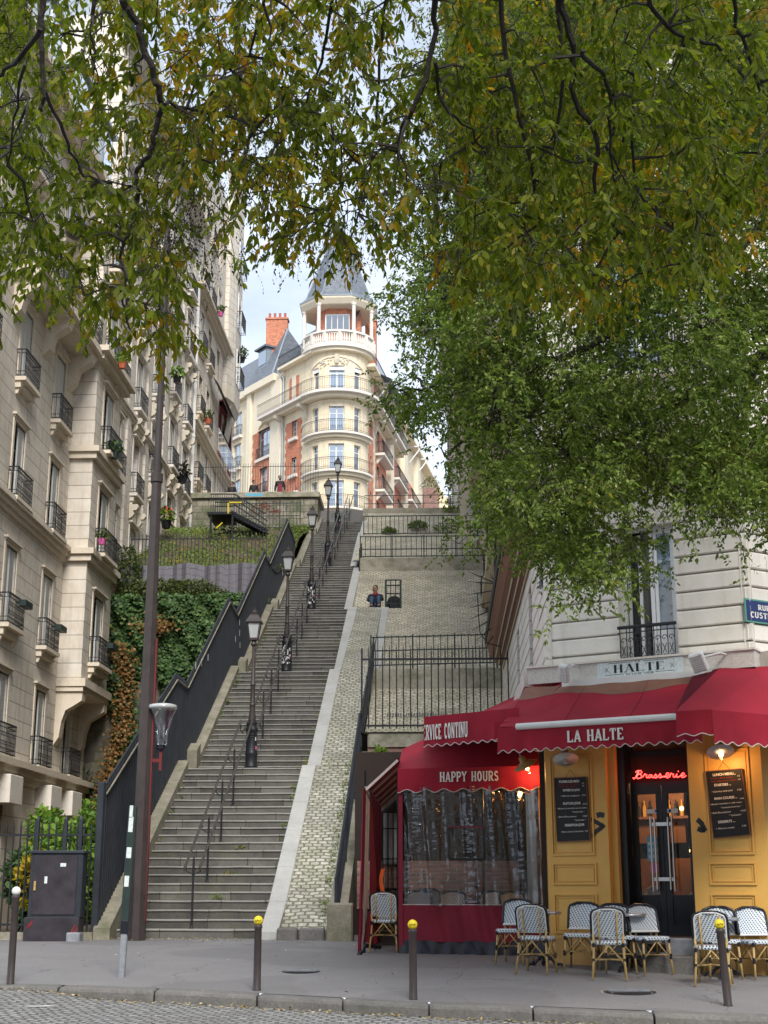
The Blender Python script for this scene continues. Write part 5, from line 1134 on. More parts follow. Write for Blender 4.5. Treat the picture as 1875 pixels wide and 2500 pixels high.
for z, pr_ in ((11.6, .35), (18.4, .5), (25.2, .35), (32, .5), (37.9, .9)): ledge(H4, MR, rs(59), rs(37), z, pr_, .5)
m = MB(); m.M = MR; m.box(rs(58.5), rs(46), -1.1, .02, 21.9, 22.15, 'trim_stone'); m.box(rs(58.5), rs(46), -.8, .02, 21.6, 21.898, 'trim_stone')
for s in (47, 50.5, 54, 57.5): m.prism([(0, 0), (-.95, 0), (-.9, -.3), (-.35, -.6), (-.2, -1.2), (0, -1.5)], lambda u, v, t: (rs(s) + t, u, 21.6 + v), -.2, .2, 'trim_stone')
m.build('balcony_slab', H4); m = MB(); m.M = MR; rail(m, rs(58.4), rs(46.1), 22.15, .95, -1.0, fancy=False, wall=0); m.build('balcony_rail', H4)
H5 = thing('stair_side_house', 'white brick house with a stone cornice at the top of the right side', 'building', (1.2, 68, 15))
MR5 = frame((1.25, 0), (0, -1)); hs = [(rs(c) - .45, rs(c) + .45, z, z + 2.1) for c in (62, 66, 70, 74) for z in (22.2, 25.4, 28.6, 31.8, 35, 38.2)]
m = MB(); m.M = MR5; wall_holes(m, rs(78), rs(59), 12, 44, hs, 'white_brick'); m.quad((rs(59), 0, 12), (rs(59), 9, 12), (rs(59), 9, 44), (rs(59), 0, 44), 'white_brick'); m.box(rs(77.9), rs(59.1), .31, .36, 12, 43.9, 'interior_dark'); m.build('wall', H5)
for h in hs: window(MR5, H5, (h[0] + h[1]) / 2, h[2], .9, 2.05, balc=.25, shutter=1 if int(h[2]) % 2 else 0, sill='trim_stone', hood=.05, step=.2)
for z, pr_ in ((21.4, .25), (27.8, .45), (34.5, .4), (43.9, .8)): ledge(H5, MR5, rs(78), rs(59), z, pr_, .5)
m = MB(); m.M = MR5; m.box(rs(60.2), rs(59.0), -.42, .0, 12, 27.2, 'trim_stone'); m.build('quoin', H5)
H6 = thing('far_stair_house', 'pale rendered house end with red flowers on its balcony, farthest on the right', 'building', (.9, 88, 20))
MR6 = frame((.8, 0), (0, -1)); m = MB(); m.M = MR6; hs = [(rs(c) - .5, rs(c) + .5, z, z + 2.1) for c in (82, 87, 92) for z in (24, 27.2, 30.4, 33.6)]
wall_holes(m, rs(96), rs(79), 20, 38, hs, 'limestone_white'); m.quad((rs(79), 0, 20), (rs(79), 9, 20), (rs(79), 9, 38), (rs(79), 0, 38), 'limestone_white'); m.box(rs(95.9), rs(79.1), .31, .36, 20, 37.9, 'interior_dark'); m.build('wall', H6)
for h in hs: window(MR6, H6, (h[0] + h[1]) / 2, h[2], 1.0, 2.05, balc=.3, shutter=0, sill='trim_white', hood=.05, step=.2)
ledge(H6, MR6, rs(96), rs(79), 37.9, .8, .5, 'trim_white'); ledge(H6, MR6, rs(96), rs(79), 29.8, .3, .3, 'trim_white')
q = atY(1124, 1104, 78); pot('potted_plant', 'red flowers hanging from a balcony of the far right house', (q.x, 78, q.z), 'terracotta', 'leaf_bush', .35, 'flower_red')
# anti-climb spikes fanned out from the wall
t = thing('spike_fan', 'fan of long black anti-climb spikes projecting from the right-hand wall', 'spikes', (1.6, 33.5, 8))
m = MB(); c = atY(1212, 1425, 34.0)
for (px, py) in ((1140, 1420), (1142, 1452), (1142, 1486), (1146, 1512), (1152, 1540), (1160, 1566), (1178, 1592), (1142, 1395), (1195, 1400), (1212, 1390), (1222, 1400)):
    p = atY(px, py, 34.0); k = atY(1212, 1425 + max(0, (py - 1430)) * .72, 34.0); m.tube([k, (k + p) / 2, p], [.02, .018, .004], 'dark_iron', 4)
m.build('spikes', t)
m = MB(); m.tube([atY(1212, 1385, 34.05), atY(1212, 1430, 34.05), atY(1210, 1500, 34.05), atY(1214, 1555, 34.05), atY(1240, 1580, 34.05)], .025, 'dark_iron', 5); m.tube([atY(1166, 1450, 34.02), atY(1168, 1500, 34.02), atY(1172, 1545, 34.02), atY(1190, 1570, 34.02), atY(1232, 1582, 34.02)], .016, 'dark_iron', 4); m.build('holder', t)
# ============================================================= RESTAURANT
GL = {}
def _arc(cx, cy, rx, ry, a0, a1, n=8): return [(cx + rx * math.cos(R_(a0 + (a1 - a0) * i / n)), cy + ry * math.sin(R_(a0 + (a1 - a0) * i / n))) for i in range(n + 1)]
# glyph: (width, [strokes], [serif points]); stroke = (points, weight factor)
GL['H'] = (.68, [([(.14, 0), (.14, 1)], 1), ([(.54, 0), (.54, 1)], 1), ([(.14, .5), (.54, .5)], .6)], [(.14, 0), (.14, 1), (.54, 0), (.54, 1)])
GL['A'] = (.70, [([(.10, 0), (.35, 1)], .7), ([(.60, 0), (.35, 1)], 1), ([(.18, .30), (.52, .30)], .6)], [(.10, 0), (.60, 0)])
GL['P'] = (.62, [([(.14, 0), (.14, 1)], 1), ([(.14, .95)] + _arc(.34, .71, .20, .24, 90, -90) + [(.14, .47)], .8)], [(.14, 0), (.10, 1)])
GL['R'] = (.66, GL['P'][1] + [([(.32, .47), (.56, .03)], 1)], [(.14, 0), (.10, 1), (.58, 0)])
GL['Y'] = (.68, [([(.10, 1), (.34, .5)], 1), ([(.58, 1), (.34, .5)], .7), ([(.34, .5), (.34, 0)], 1)], [(.10, 1), (.58, 1), (.34, 0)])
GL['O'] = (.66, [(_arc(.33, .5, .21, .44, 0, 360, 20), 1)], [])
GL['U'] = (.68, [([(.14, 1)] + _arc(.34, .24, .20, .18, 180, 360) + [(.54, 1)], .9)], [(.14, 1), (.54, 1)])
GL['S'] = (.60, [(_arc(.30, .73, .17, .21, 20, 250, 8)[:] + _arc(.30, .28, .18, .23, 70, -160, 8), .85)], [])
GL['L'] = (.60, [([(.14, 0), (.14, 1)], 1), ([(.14, .05), (.54, .05)], .6), ([(.54, .02), (.54, .26)], .5)], [(.14, 0), (.14, 1)])
GL['T'] = (.64, [([(.32, 0), (.32, 1)], 1), ([(.06, .95), (.58, .95)], .6), ([(.07, .97), (.07, .74)], .5), ([(.57, .97), (.57, .74)], .5)], [(.32, 0)])
GL['E'] = (.62, [([(.14, 0), (.14, 1)], 1), ([(.14, .05), (.54, .05)], .6), ([(.14, .95), (.52, .95)], .6), ([(.14, .5), (.42, .5)], .6), ([(.54, .02), (.54, .24)], .5), ([(.52, .98), (.52, .76)], .5)], [(.12, 0), (.12, 1)])
GL['C'] = (.62, [(_arc(.33, .5, .20, .44, 45, 315, 16), .95), ([(.50, .98), (.50, .74)], .5)], [])
GL['N'] = (.70, [([(.13, 0), (.13, 1)], .7), ([(.57, 0), (.57, 1)], .7), ([(.13, 1), (.57, 0)], 1)], [(.13, 0), (.12, 1), (.57, 1)])
GL['I'] = (.32, [([(.16, 0), (.16, 1)], 1)], [(.16, 0), (.16, 1)])
GL['V'] = (.68, [([(.08, 1), (.34, 0)], 1), ([(.60, 1), (.34, 0)], .7)], [(.08, 1), (.60, 1)])
GL['D'] = (.66, [([(.14, 0), (.14, 1)], 1), ([(.14, .95)] + _arc(.26, .5, .30, .45, 90, -90) + [(.14, .05)], .85)], [(.12, 0), (.12, 1)])
GL['É'] = (.62, GL['E'][1] + [([(.30, 1.06), (.42, 1.22)], .5)], GL['E'][2])
def write(m, fn, text, u0, v0, h, mat, wt=.15, sx=1., sp=.06, serif=.13, fit=None, contrast=1.):
    tot = sum((GL[c][0] if c != ' ' else .45) + sp for c in text) - sp
    if fit: sx = fit / (tot * h)
    x = 0.
    for c in text:
        if c == ' ': x += .45 + sp; continue
        gw, st, se = GL[c]
        for pts, wf in st:
            wf = wf if wf >= .9 else wf * contrast; hw = wt * wf / 2
            P = [Vector((a, b)) for a, b in pts]; L = []; Rr = []
            closed = (P[0] - P[-1]).length < .01
            for i, p in enumerate(P):
                a = P[i - 1] if i else (P[-2] if closed else P[0]); b = P[i + 1] if i < len(P) - 1 else (P[1] if closed else P[-1]); d = (b - a).normalized(); n = Vector((-d.y, d.x)); L.append(p + n * hw); Rr.append(p - n * hw)
            vs = []; 
            for l, r in zip(L, Rr): vs += [fn(u0 + (x + l.x) * h * sx, v0 + l.y * h), fn(u0 + (x + r.x) * h * sx, v0 + r.y * h)]
            m.add(vs, [(2 * i, 2 * i + 1, 2 * i + 3, 2 * i + 2) for i in range(len(P) - 1)], mat)
        for a, b in se:
            y0, y1 = (0, .075) if b < .5 else (.925, 1.0)
            m.add([fn(u0 + (x + a + k * serif) * h * sx, v0 + yy * h, .0006) for yy in (y0, y1) for k in (-1, 1)], [(0, 1, 3, 2)], mat)
        x += gw + sp
    return tot * h * sx
CA = Vector((1.52, 21.2, 0)); CB = Vector((4.31, 19.7, 0)); CL_ = (CB - CA).length; cu = (CB - CA) / CL_; MC = frame((CA.x, CA.y), (cu.x, cu.y)); ci = Vector((-cu.y, cu.x, 0))
def CH(px, py, d=0.):
    p = atPl(px, py, CA - ci * d, ci); return ((p - CA).dot(cu), p.z)
MS = frame((CA.x, CA.y), (0, -1))          # stair side: s<0 goes back
ru = Vector((.84, .545, 0)).normalized(); MRf = frame((CB.x, CB.y), (ru.x, ru.y)); ri = Vector((-ru.y, ru.x, 0))
def RF(px, py, d=0.): p = atPl(px, py, CB - ri * d, ri); return ((p - CB).dot(ru), p.z)
c4 = lambda x, y: (1175 + x / 2.37, 1700 + y / 2.37)
c5 = lambda x, y: (1150 + x / 2.288, 1250 + y / 2.288)
CF = thing('corner_house', 'cream stone corner house with grooved courses above the yellow restaurant front', 'building', (3, 22, .5))
zf = CH(1500, 1640, .0)[1]       # top of the sign band
# --- upper storeys, chamfer
w0, wz1 = CH(*c5(805, 80), -.1); w1, wz0 = CH(*c5(1165, 800), -.1); wz0 = zf - .02
up = wz1 + 1.0; TOPZ = 30.
wins = [(w0, w1, wz0, wz1)] + [(w0 - .1, w1 + .1, z, z + 2.3) for z in (up + 1.25, up + 4.7, up + 8.1, up + 11.5, up + 14.9)]
m = MB(); m.M = MC; wall_holes(m, -.02, CL_ + .02, zf - .4, TOPZ, wins, 'limestone_cafe', y=.13, rev=.25); 
hsL = [(-(Y - 21.2) - .5, -(Y - 21.2) + .5, z, z + 2.2) for Y in (24.2, 27.6, 31, 34.5) for z in (up + 1.25, up + 4.7, up + 8.1, up + 11.5, up + 14.9)] + [(-(Y - 21.2) - .45, -(Y - 21.2) + .45, wz0 + .3, wz1) for Y in (25.2, 29.5)]
m.M = MS; wall_holes(m, -15.8, 0, .5, TOPZ, hsL, 'limestone_cafe', y=.13, rev=.25)
hsR = [(s - .5, s + .5, z, z + 2.3) for s in (2.2, 5, 8) for z in (wz0, up + 1.25, up + 4.7, up + 8.1, up + 11.5, up + 14.9)]
m.M = MRf; wall_holes(m, 0, 12, zf - .4, TOPZ, hsR, 'limestone_cafe', y=.13, rev=.25); m.build('wall', CF)
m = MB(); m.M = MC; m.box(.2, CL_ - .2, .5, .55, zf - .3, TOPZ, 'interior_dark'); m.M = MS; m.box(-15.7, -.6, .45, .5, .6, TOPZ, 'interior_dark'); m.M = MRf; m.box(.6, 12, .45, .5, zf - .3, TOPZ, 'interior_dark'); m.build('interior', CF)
# grooved courses, chunky and bevelled
CHt = .262
def courses(par, M, s0, s1, z0, z1, hol, y=.13, pr=.055, g=.022, mit=(0, 0)):
    m = MB(); m.M = M; k = 0; z = z0
    while z < z1 - .05:
        za, zb_ = z + g, min(z + CHt, z1) - .0; segs = [(s0, s1)]
        for h in hol:
            if h[2] - .02 < (za + zb_) / 2 < h[3] + .02: segs = [q for a, b in segs for q in ((a, min(b, h[0] - .0)), (max(a, h[1] + .0), b)) if q[1] - q[0] > .05]
        for a, b in segs:
            d = random.uniform(-.003, .003); P = [(y + .01, za), (y - pr + .018 + d, za), (y - pr + d, za + .018), (y - pr + d, zb_ - .018), (y - pr + .018 + d, zb_), (y + .01, zb_)]
            ea = pr * mit[0] if a == s0 else 0; eb = pr * mit[1] if b == s1 else 0
            m.rings([[(a - ea * ((y - p) / pr), p, q) for p, q in P], [(b + eb * ((y - p) / pr), p, q) for p, q in P]], 'limestone_cafe')
        z += CHt
    return m.build('rusticated_courses', par)
zc0 = zf + .02
courses(CF, MC, 0, CL_, zc0, wz1 + .55, wins, mit=(.0, .0)); courses(CF, MS, -15.8, -.02, zc0 + .1, wz1 + .55, hsL); courses(CF, MRf, .02, 12, zc0, wz1 + .55, hsR)
m = MB(); m.M = MC   # fanned keystones over the window
for k in range(-1, 2): m.prism([(w0 + .46 + k * .42 - .18, wz1 + .04), (w0 + .46 + k * .42 + .18, wz1 + .04), (w0 + .46 + k * .5 + .22, wz1 + .54), (w0 + .46 + k * .5 - .22, wz1 + .54)], lambda u, v, t: (u, t, v), .05, .12, 'limestone_cafe')
m.build('keystone', CF)
for Mx, a, b in ((MC, -.1, CL_ + .1), (MS, -15.8, .0), (MRf, .0, 12)):
    m = MB(); m.M = Mx; z = wz1 + .62
    for q, dz, th in ((.12, 0, .10), (.26, .10, .09), (.34, .19, .12), (.46, .31, .08)): m.box(a, b, -q + .1, .12, z + dz + .001, z + dz + th, 'trim_stone')
    m.build('cornice', CF)
    for zz in (up + 4.3, up + 11.1, TOPZ): m = MB(); m.M = Mx; m.box(a, b, -.35, .12, zz, zz + .2, 'trim_stone'); m.box(a, b, -.2, .12, zz - .2, zz - .001, 'trim_stone'); m.build('cornice', CF)
for h in wins[1:]: window(MC, CF, (h[0] + h[1]) / 2, h[2], h[1] - h[0], 2.3, balc=.3, shutter=0, y=.13, sur=True, sill='trim_white', step=.12, fancy=0) if 0 else window(MC, CF, (h[0] + h[1]) / 2, h[2], h[1] - h[0], 2.3, balc=.5, shutter=0, y=.13, sill='trim_white')
for h in hsL: window(MS, CF, (h[0] + h[1]) / 2, h[2], h[1] - h[0], h[3] - h[2], balc=.3 if h[2] > up else 0, shutter=0, y=.13, sill='trim_white', sur=h[2] > up, step=.14)
for h in hsR: window(MRf, CF, (h[0] + h[1]) / 2, h[2], 1.0, 2.25, balc=.3, shutter=0, y=.13, sill='trim_white', step=.14)
# entresol window: two casements, left one ajar, curtain behind the right pane
m = MB(); m.M = MC; a, b = w0, w1; zz0, zz1 = wz0, wz1
for x0, x1, z0, z1 in ((a, a + .06, zz0, zz1), (b - .06, b, zz0, zz1), (a + .06, b - .06, zz1 - .09, zz1), (a + .50 * (b - a), a + .50 * (b - a) + .06, zz0, zz1 - .09), (a + .58 * (b - a), a + .58 * (b - a) + .05, zz0, zz1 - .09), (b - .12, b - .06, zz0, zz1 - .09), (a + .62 * (b - a), b - .12, zz0 + .0, zz0 + .62), (a + .62 * (b - a), b - .12, zz1 - .16, zz1 - .09)): m.box(x0, x1, .27, .33, z0, z1, 'white_frame')
for q in (a + .06, a + .24): m.box(q, q + .045, .36, .40, zz0, zz1 - .12, 'white_frame')
o = m.build('window', CF); m = MB(); m.M = MC; m.box(a + .62 * (b - a), b - .12, .295, .305, zz0 + .6, zz1 - .16, 'sky_glass'); m.box(a + .06, a + .5 * (b - a), .41, .415, zz0, zz1, 'door_glass'); m.build('pane', o)
m = MB(); m.M = MC; m.grid(lambda u, v: (a + .26 + .26 * u * (.3 + .7 * v ** 2), .44 + .02 * math.sin(u * 40), zz0 + (zz1 - zz0) * v), 16, 8, 'curtain_white'); m.build('curtain', o)
m = MB(); m.M = MC; y = .02
m.tube([(a, y, zz0 + .66), (b, y, zz0 + .66)], .026, 'dark_iron', 6); m.tube([(a, y, zz0 + .58), (b, y, zz0 + .58)], .010, 'dark_iron', 4); m.tube([(a, y, zz0 + .04), (b, y, zz0 + .04)], .012, 'dark_iron', 4)
for k in range(9):
    x = a + .03 + k * (b - a - .06) / 8; m.tube([(x, y, zz0), (x, y, zz0 + .64)], .008, 'dark_iron', 4)
    if k < 8:
        x += (b - a - .06) / 16
        for zc, sg in ((zz0 + .45, 1), (zz0 + .17, -1)):
            m.tube([(x + (.048 - .006 * t) * math.cos(t * .9 * sg), y, zc + (.055 - .007 * t) * math.sin(t * .9) + .01) for t in range(0, 8)], .007, 'dark_iron', 4)
        m.tube([(x - .03, y, zz0 + .24), (x + .03, y, zz0 + .38)], .006, 'dark_iron', 4); m.tube([(x + .03, y, zz0 + .24), (x - .03, y, zz0 + .38)], .006, 'dark_iron', 4)
m.build('balcony_rail', CF)
m = MB(); m.M = MC; m.add([(0, .2, TOPZ + .2), (CL_, .2, TOPZ + .2), (CL_ - .4, 2, TOPZ + 3), (.4, 2, TOPZ + 3)], [(0, 1, 2, 3)], 'slate'); m.build('roof', CF)
# brown boxed cornice on the stair side
m = MB(); q0 = atX(1212, 1556, 1.1); m.M = MS
m.prism([(.12, 7.2), (-.26, 7.55), (-.36, 7.9), (-.36, 8.1), (.12, 8.25)], lambda u, v, t: (t, u, v), -(36.8 - 21.2), -(23.4 - 21.2), 'wood_brown'); m.box(-15.6, -2.2, -.40, -.362, 7.88, 8.14, 'roof_dark')
for k in range(3): m.tube([(-15.6, .04 - .1 * k, 7.25 + .09 * k), (-2.2, .04 - .1 * k, 7.25 + .09 * k)], .018, 'trim_stone', 4)
m.build('boxed_cornice', CF)
# signs
t = thing('street_sign', 'blue enamel street sign with white letters and a green border at the house corner', 'street sign', (4.3, 19.7, 7))
s0, zt = RF(1827, 1457, .03); s1_, zb_ = RF(1830, 1515, .03); hgt = zt - zb_; wdt = hgt * 2.1
m = MB(); m.M = MRf; m.bbox(s0, s0 + wdt, .045, .07, zb_, zt, 'sign_green', .004); m.bbox(s0 + .025, s0 + wdt - .025, .038, .06, zb_ + .025, zt - .025, 'sign_blue', .003); m.build('plate', t)
m = MB(); m.M = MRf; fn = lambda u, v, e=0: (u, .0365 - e, v); write(m, fn, 'RUE', s0 + wdt * .34, zb_ + hgt * .55, hgt * .22, 'chalk', .2, fit=wdt * .32); write(m, fn, 'CUSTINE', s0 + wdt * .12, zb_ + hgt * .2, hgt * .25, 'chalk', .2, fit=wdt * .76); m.build('lettering', t)
m = MB(); m.M = MS; m.bbox(-.85, -.45, .03, .06, 6.25, 6.55, 'sign_blue', .01); m.box(-.82, -.48, .027, .029, 6.36, 6.44, 'chalk'); tag(m.build('wall_plaque'), 'small blue plaque on the stair side wall of the corner house', 'plaque')

# --- ground floor shop front
SF = thing('restaurant_front', 'yellow panelled restaurant front with dark glazed double door on two grey steps', 'shop front', (3, 20.5, .5))
zl, zr = gz(CA.y), gz(CB.y)
d0, dzt = CH(*c4(715, 300)); d1, _ = CH(*c4(1248, 1380)); d1t, _ = CH(*c4(1222, 300))
zt = zf - .5
m = MB(); m.M = MC
def vert_edge(s_): return s_
for a, b in ((-.02, d0), (d1, CL_ + .02)):
    m.box(a, b, 0, .35, .3, zt, 'ochre_paint'); m.box(a - .015, b + .015, -.03, .0, .3, .98, 'ochre_stucco')
m.box(d0 + .001, d1 - .001, .0, .34, dzt + .55, zt, 'ochre_paint'); m.build('pillar', SF)
def panel(px0, py0, px1, py1, nm='moulded_panel', dz=0):
    a, za = CH(*c4(px0, py0)); b, zb2 = CH(*c4(px1, py1)); lo, hi = min(za, zb2), max(za, zb2); m = MB(); m.M = MC
    for q, th, pr in ((0, .022, .022), (.045, .012, .012)):
        for x0, x1, z0, z1 in ((a + q, b - q, lo + q, lo + q + th), (a + q, b - q, hi - q - th, hi - q), (a + q, a + q + th, lo + q + th, hi - q - th), (b - q - th, b - q, lo + q + th, hi - q - th)): m.box(x0, x1, -pr, .001, z0, z1, 'ochre_paint')
    m.build(nm, SF)
for p in ((395, 350, 660, 920), (413, 965, 672, 1090), (420, 1143, 680, 1375), (1290, 310, 1585, 915), (1318, 962, 1598, 1092), (1330, 1142, 1610, 1388)): panel(*p)
# side return panels
m = MB(); m.M = MS; m.box(-3.0, -.001, 0, .13, .3, zt, 'ochre_paint'); m.M = MRf; m.box(.001, 9, 0, .3, .2, zt, 'ochre_paint')
for a in (.25, 2.4, 4.6):
    for z0, z1 in ((1.25, 1.9), (2.05, 2.7), (2.9, zt - .6)):
        for x0, x1, p, q in ((a, a + 1.7, z0, z0 + .03), (a, a + 1.7, z1 - .03, z1), (a, a + .03, z0, z1), (a + 1.67, a + 1.7, z0, z1)): m.box(x0, x1, -.02, .001, p, q, 'ochre_paint')
m.build('side_pillar', SF)
# reveal + door recess
dz0 = CH(*c4(1000, 1385), -.3)[1]; D = .42
m = MB(); m.M = MC; m.box(d0 - .001, d0 + .10, .10, D, .5, zt, 'ochre_paint'); m.box(d0 + .10, d0 + .2, .2, D + .1, .5, zt, 'frame_dark'); m.box(d1 - .08, d1, .2, D + .1, .5, zt, 'frame_dark'); m.build('door_frame', SF)
m = MB(); m.M = MC; za = gz(20.3); m.bbox(d0 - .15, d1 + .06, -.42, .1, .3, za + .20, 'concrete_band' if 0 else 'kerb_stone', .02); m.bbox(d0 + .0, d1 - .0, -.12, D + .1, za + .201, dz0 - .02, 'grey_paint', .015); m.box(d0 + .55, d1 - .4, -.128, -.12, za + .24, za + .34, 'black_plastic'); m.build('door_step', SF)
x0, x1 = d0 + .21, d1 - .085; xm = (x0 + x1) / 2 - .0; ztop = CH(*c4(1030, 515), -D)[1]
m = MB(); m.M = MC; m.box(x0, x1, D - .02, D + .06, ztop, ztop + .05, 'frame_dark'); m.box(x0, x1, D + .02, D + .05, ztop + .05, ztop + .42, 'interior_dark'); m.box(x0, x1, D - .02, D + .06, ztop + .42, ztop + .5, 'frame_dark'); m.box(x0 + .02, x1 - .02, D + .08, D + .1, ztop + .5, zt, 'interior_wood'); m.box(x0 + .4, x1 - .1, D - .25, D - .05, ztop + .62, ztop + .74, 'wood_brown'); m.build('transom', SF)
for a, b, hs in ((x0, xm - .004, 1), (xm + .004, x1, -1)):
    m = MB(); m.M = MC; f = .085; zk = dz0 + .52
    for p, q, r1, r2 in ((a, a + f, dz0, ztop), (b - f, b, dz0, ztop), (a + f, b - f, ztop - .12, ztop), (a + f, b - f, dz0, dz0 + .14), (a + f, b - f, zk, zk + .03)): m.box(p, q, D - .02, D + .03, r1, r2, 'frame_dark')
    m.box(a + f, b - f, D, D + .01, dz0 + .14, zk, 'black_plastic')
    for i in range(9): m.box(a + f + .01, b - f - .01, D - .012, D, dz0 + .17 + i * .036, dz0 + .185 + i * .036, 'frame_dark')
    o = m.build('door', SF); m = MB(); m.M = MC; m.box(a + f, b - f, D + .005, D + .013, zk + .03, ztop - .12, 'door_glass'); m.build('pane', o)
    xh = xm - hs * .10; xh2 = xm - hs * .16; z0, z1 = dz0 + .62, dz0 + 1.62
    m = MB(); m.M = MC
    for q, dz in ((xh, 0), (xh2, .02)): m.tube([(q, D - .09, z0 - dz), (q, D - .09, z1 + dz)], .016, 'steel', 8)
    for zz in (z0 + .12, z1 - .12): m.box(min(xh2, xm), max(xh2, xm), D - .085, D - .02, zz, zz + .05, 'steel')
    m.build('handle', o)
    m = MB(); m.M = MC; m.box(xh - .02 - (.12 if hs > 0 else .0), xh + .02 + (.12 if hs < 0 else 0), D - .03, D - .026, z1 + .06, z1 + .12, 'sticker'); m.box(xh - .0, xh + .035, D - .034, D - .031, z1 + .07, z1 + .11, 'sign_blue'); m.build('sticker', o)
    if hs > 0:
        m = MB(); m.M = MC; m.box(b - f - .17, b - f - .01, D + .001, D + .004, dz0 + 1.02, dz0 + 1.36, 'plastic_blue'); [m.box(b - f - .15 + i * .05, b - f - .12 + i * .05, D - .001, D + .0005, dz0 + 1.06 + k * .09, dz0 + 1.10 + k * .09, 'sticker') for i in range(3) for k in range(3)]; m.build('sticker', o)
        m = MB(); m.M = MC; m.prism([(.075 * math.cos(i * .52), .075 * math.sin(i * .52)) for i in range(12)], lambda u, v, t: (b - f - .07 + u, t, dz0 + .92 + v), D - .004, D + .004, 'pink_sticker'); m.build('sticker', o)
# room behind
m = MB(); m.M = MC
for a, b, c, d, e, f2 in ((-.2, CL_ + .5, 3.2, 3.3, .5, zt), (-.3, -.2, .4, 3.3, .5, zt), (CL_ + .5, CL_ + .6, .6, 3.3, .5, zt), (-.2, CL_ + .5, .5, 3.3, zt - .9, zt - .8), (-.2, CL_ + .5, .45, 3.3, dz0 - .06, dz0 - .02)): m.box(a, b, c, d, e, f2, 'interior_dark')
m.box(d0 - .9, d0 + .9, 2.5, 2.7, dz0, dz0 + 1.1, 'interior_wood'); m.box(d0 - 1.0, d0 + .15, 2.9, 3.0, dz0 + 1.35, zt - .9, 'interior_wood'); m.box(d0 - 1.0, d0 + 1.3, 2.7, 2.9, dz0 + 1.72, dz0 + 1.76, 'wood_brown'); m.box(d0 + .6, d0 + 1.2, 2.9, 3.0, dz0 + 1.2, zt - 1., 'wood_brown')
for i in range(16): m.lathe((d0 - .8 + i * .105, 2.8, dz0 + 1.76 if i % 5 else dz0 + 1.1), [(.03, 0), (.03, .16), (.012, .2), (.012, .26)], 'ochre_paint' if i % 2 else 'green_iron', 6)
m.build('interior', SF)
m = MB(); m.M = MC
for i, (a, b, c) in enumerate(((d0 + .45, 1.9, ztop - .25), (d0 + .7, 2.4, ztop - .35), (d0 + 1.3, 2.6, ztop - .4), (d0 + .5, 2.1, dz0 + 1.2))): m.sphere((a, b, c), .035, 'bulb_inside', 8, 5)
ib = m.build('ceiling_bulb', SF); l = bpy.data.lights.new('room_light', 'POINT'); l.energy = 40; l.color = (1, .6, .3); l.shadow_soft_size = .1; o = bpy.data.objects.new('room_light', l); col.objects.link(o); o.parent = ib; o.location = (MC @ Vector((d0 + .1, 1.9, ztop + .1))) - Vector(ib['_o'])
for i, (px, py, r, lab) in enumerate(((1590, 2192, .17, 'crumpled white bag on the floor behind the left door pane'), (1705, 2205, .19, 'crumpled white bag behind the right door pane'))):
    a, z_ = CH(px, py, -.65); m = MB(); m.M = MC; m.grid(lambda u, v: (a + r * (1.1 + .25 * math.sin(u * 23 + v * 9)) * math.cos(u * 6.283) * math.sin(v * 3.14), .75 + r * (.7 + .2 * math.sin(v * 17)) * math.sin(u * 6.283) * math.sin(v * 3.14), z_ + r * (.8 + .2 * math.sin(u * 31)) * math.cos(v * 3.14)), 22, 12, 'paper_bag'); tag(m.build('paper_bag'), lab, 'bag')
# graffiti on the pillars
m = MB(); m.M = MC
def stro(pts, w_):
    q = [CH(*c4(*p)) for p in pts]; L = []
    for i, p in enumerate(q):
        a = Vector(q[max(0, i - 1)]); b = Vector(q[min(len(q) - 1, i + 1)]); d = (b - a).normalized(); n = Vector((-d.y, d.x)) * w_ / 2; p = Vector(p); L += [p + n, p - n]
    m.add([(p.x, -.004, p.y) for p in L], [(2 * i, 2 * i + 1, 2 * i + 3, 2 * i + 2) for i in range(len(q) - 1)], 'frame_dark')
stro([(668, 690), (690, 684), (712, 690)], .075); stro([(632, 708), (655, 722), (690, 742), (706, 752)], .06); stro([(712, 742), (690, 765), (660, 785), (640, 815)], .065); stro([(1250, 712), (1275, 735), (1296, 780)], .07); stro([(1252, 765), (1275, 775), (1296, 772)], .07)
m.build('graffiti', SF)
m = MB(); m.M = MC
tz = CH(*c4(1035, 492), -.3)[1]; nb = []
def N_(x, y): a, b = CH(*c4(x, y), -.30); return (a, .30, b)
strokes = [[(884, 470), (878, 474), (882, 478), (892, 470), (902, 450), (908, 432), (912, 430), (908, 445), (898, 470)], [(892, 440), (905, 430), (925, 430), (930, 440), (918, 449), (905, 450), (922, 452), (930, 462), (922, 472), (905, 476), (897, 470)],
    [(932, 470), (944, 452), (948, 447), (950, 454), (958, 454), (955, 466), (958, 471), (966, 468)], [(985, 456), (975, 454), (967, 462), (970, 471), (980, 468), (988, 455), (986, 467), (992, 471), (1000, 464)], [(1000, 464), (1010, 450), (1012, 455), (1018, 466), (1010, 472), (1002, 470), (1018, 468), (1024, 462)],
    [(1024, 462), (1036, 447), (1038, 454), (1044, 464), (1036, 471), (1028, 468), (1044, 468), (1062, 462)], [(1058, 466), (1074, 463), (1086, 454), (1084, 444), (1076, 443), (1069, 452), (1068, 464), (1076, 472), (1090, 466)], [(1090, 466), (1096, 450), (1098, 444), (1103, 450), (1113, 449), (1110, 462), (1114, 470), (1124, 463)],
    [(1124, 463), (1132, 448), (1129, 463), (1134, 470), (1148, 462)], [(1139, 436), (1141, 432)], [(1150, 460), (1166, 458), (1176, 448), (1170, 441), (1158, 450), (1156, 463), (1164, 470), (1176, 466), (1185, 458)]]
for st in strokes: m.tube([N_(*p) for p in st], .0055, 'neon_red', 6)
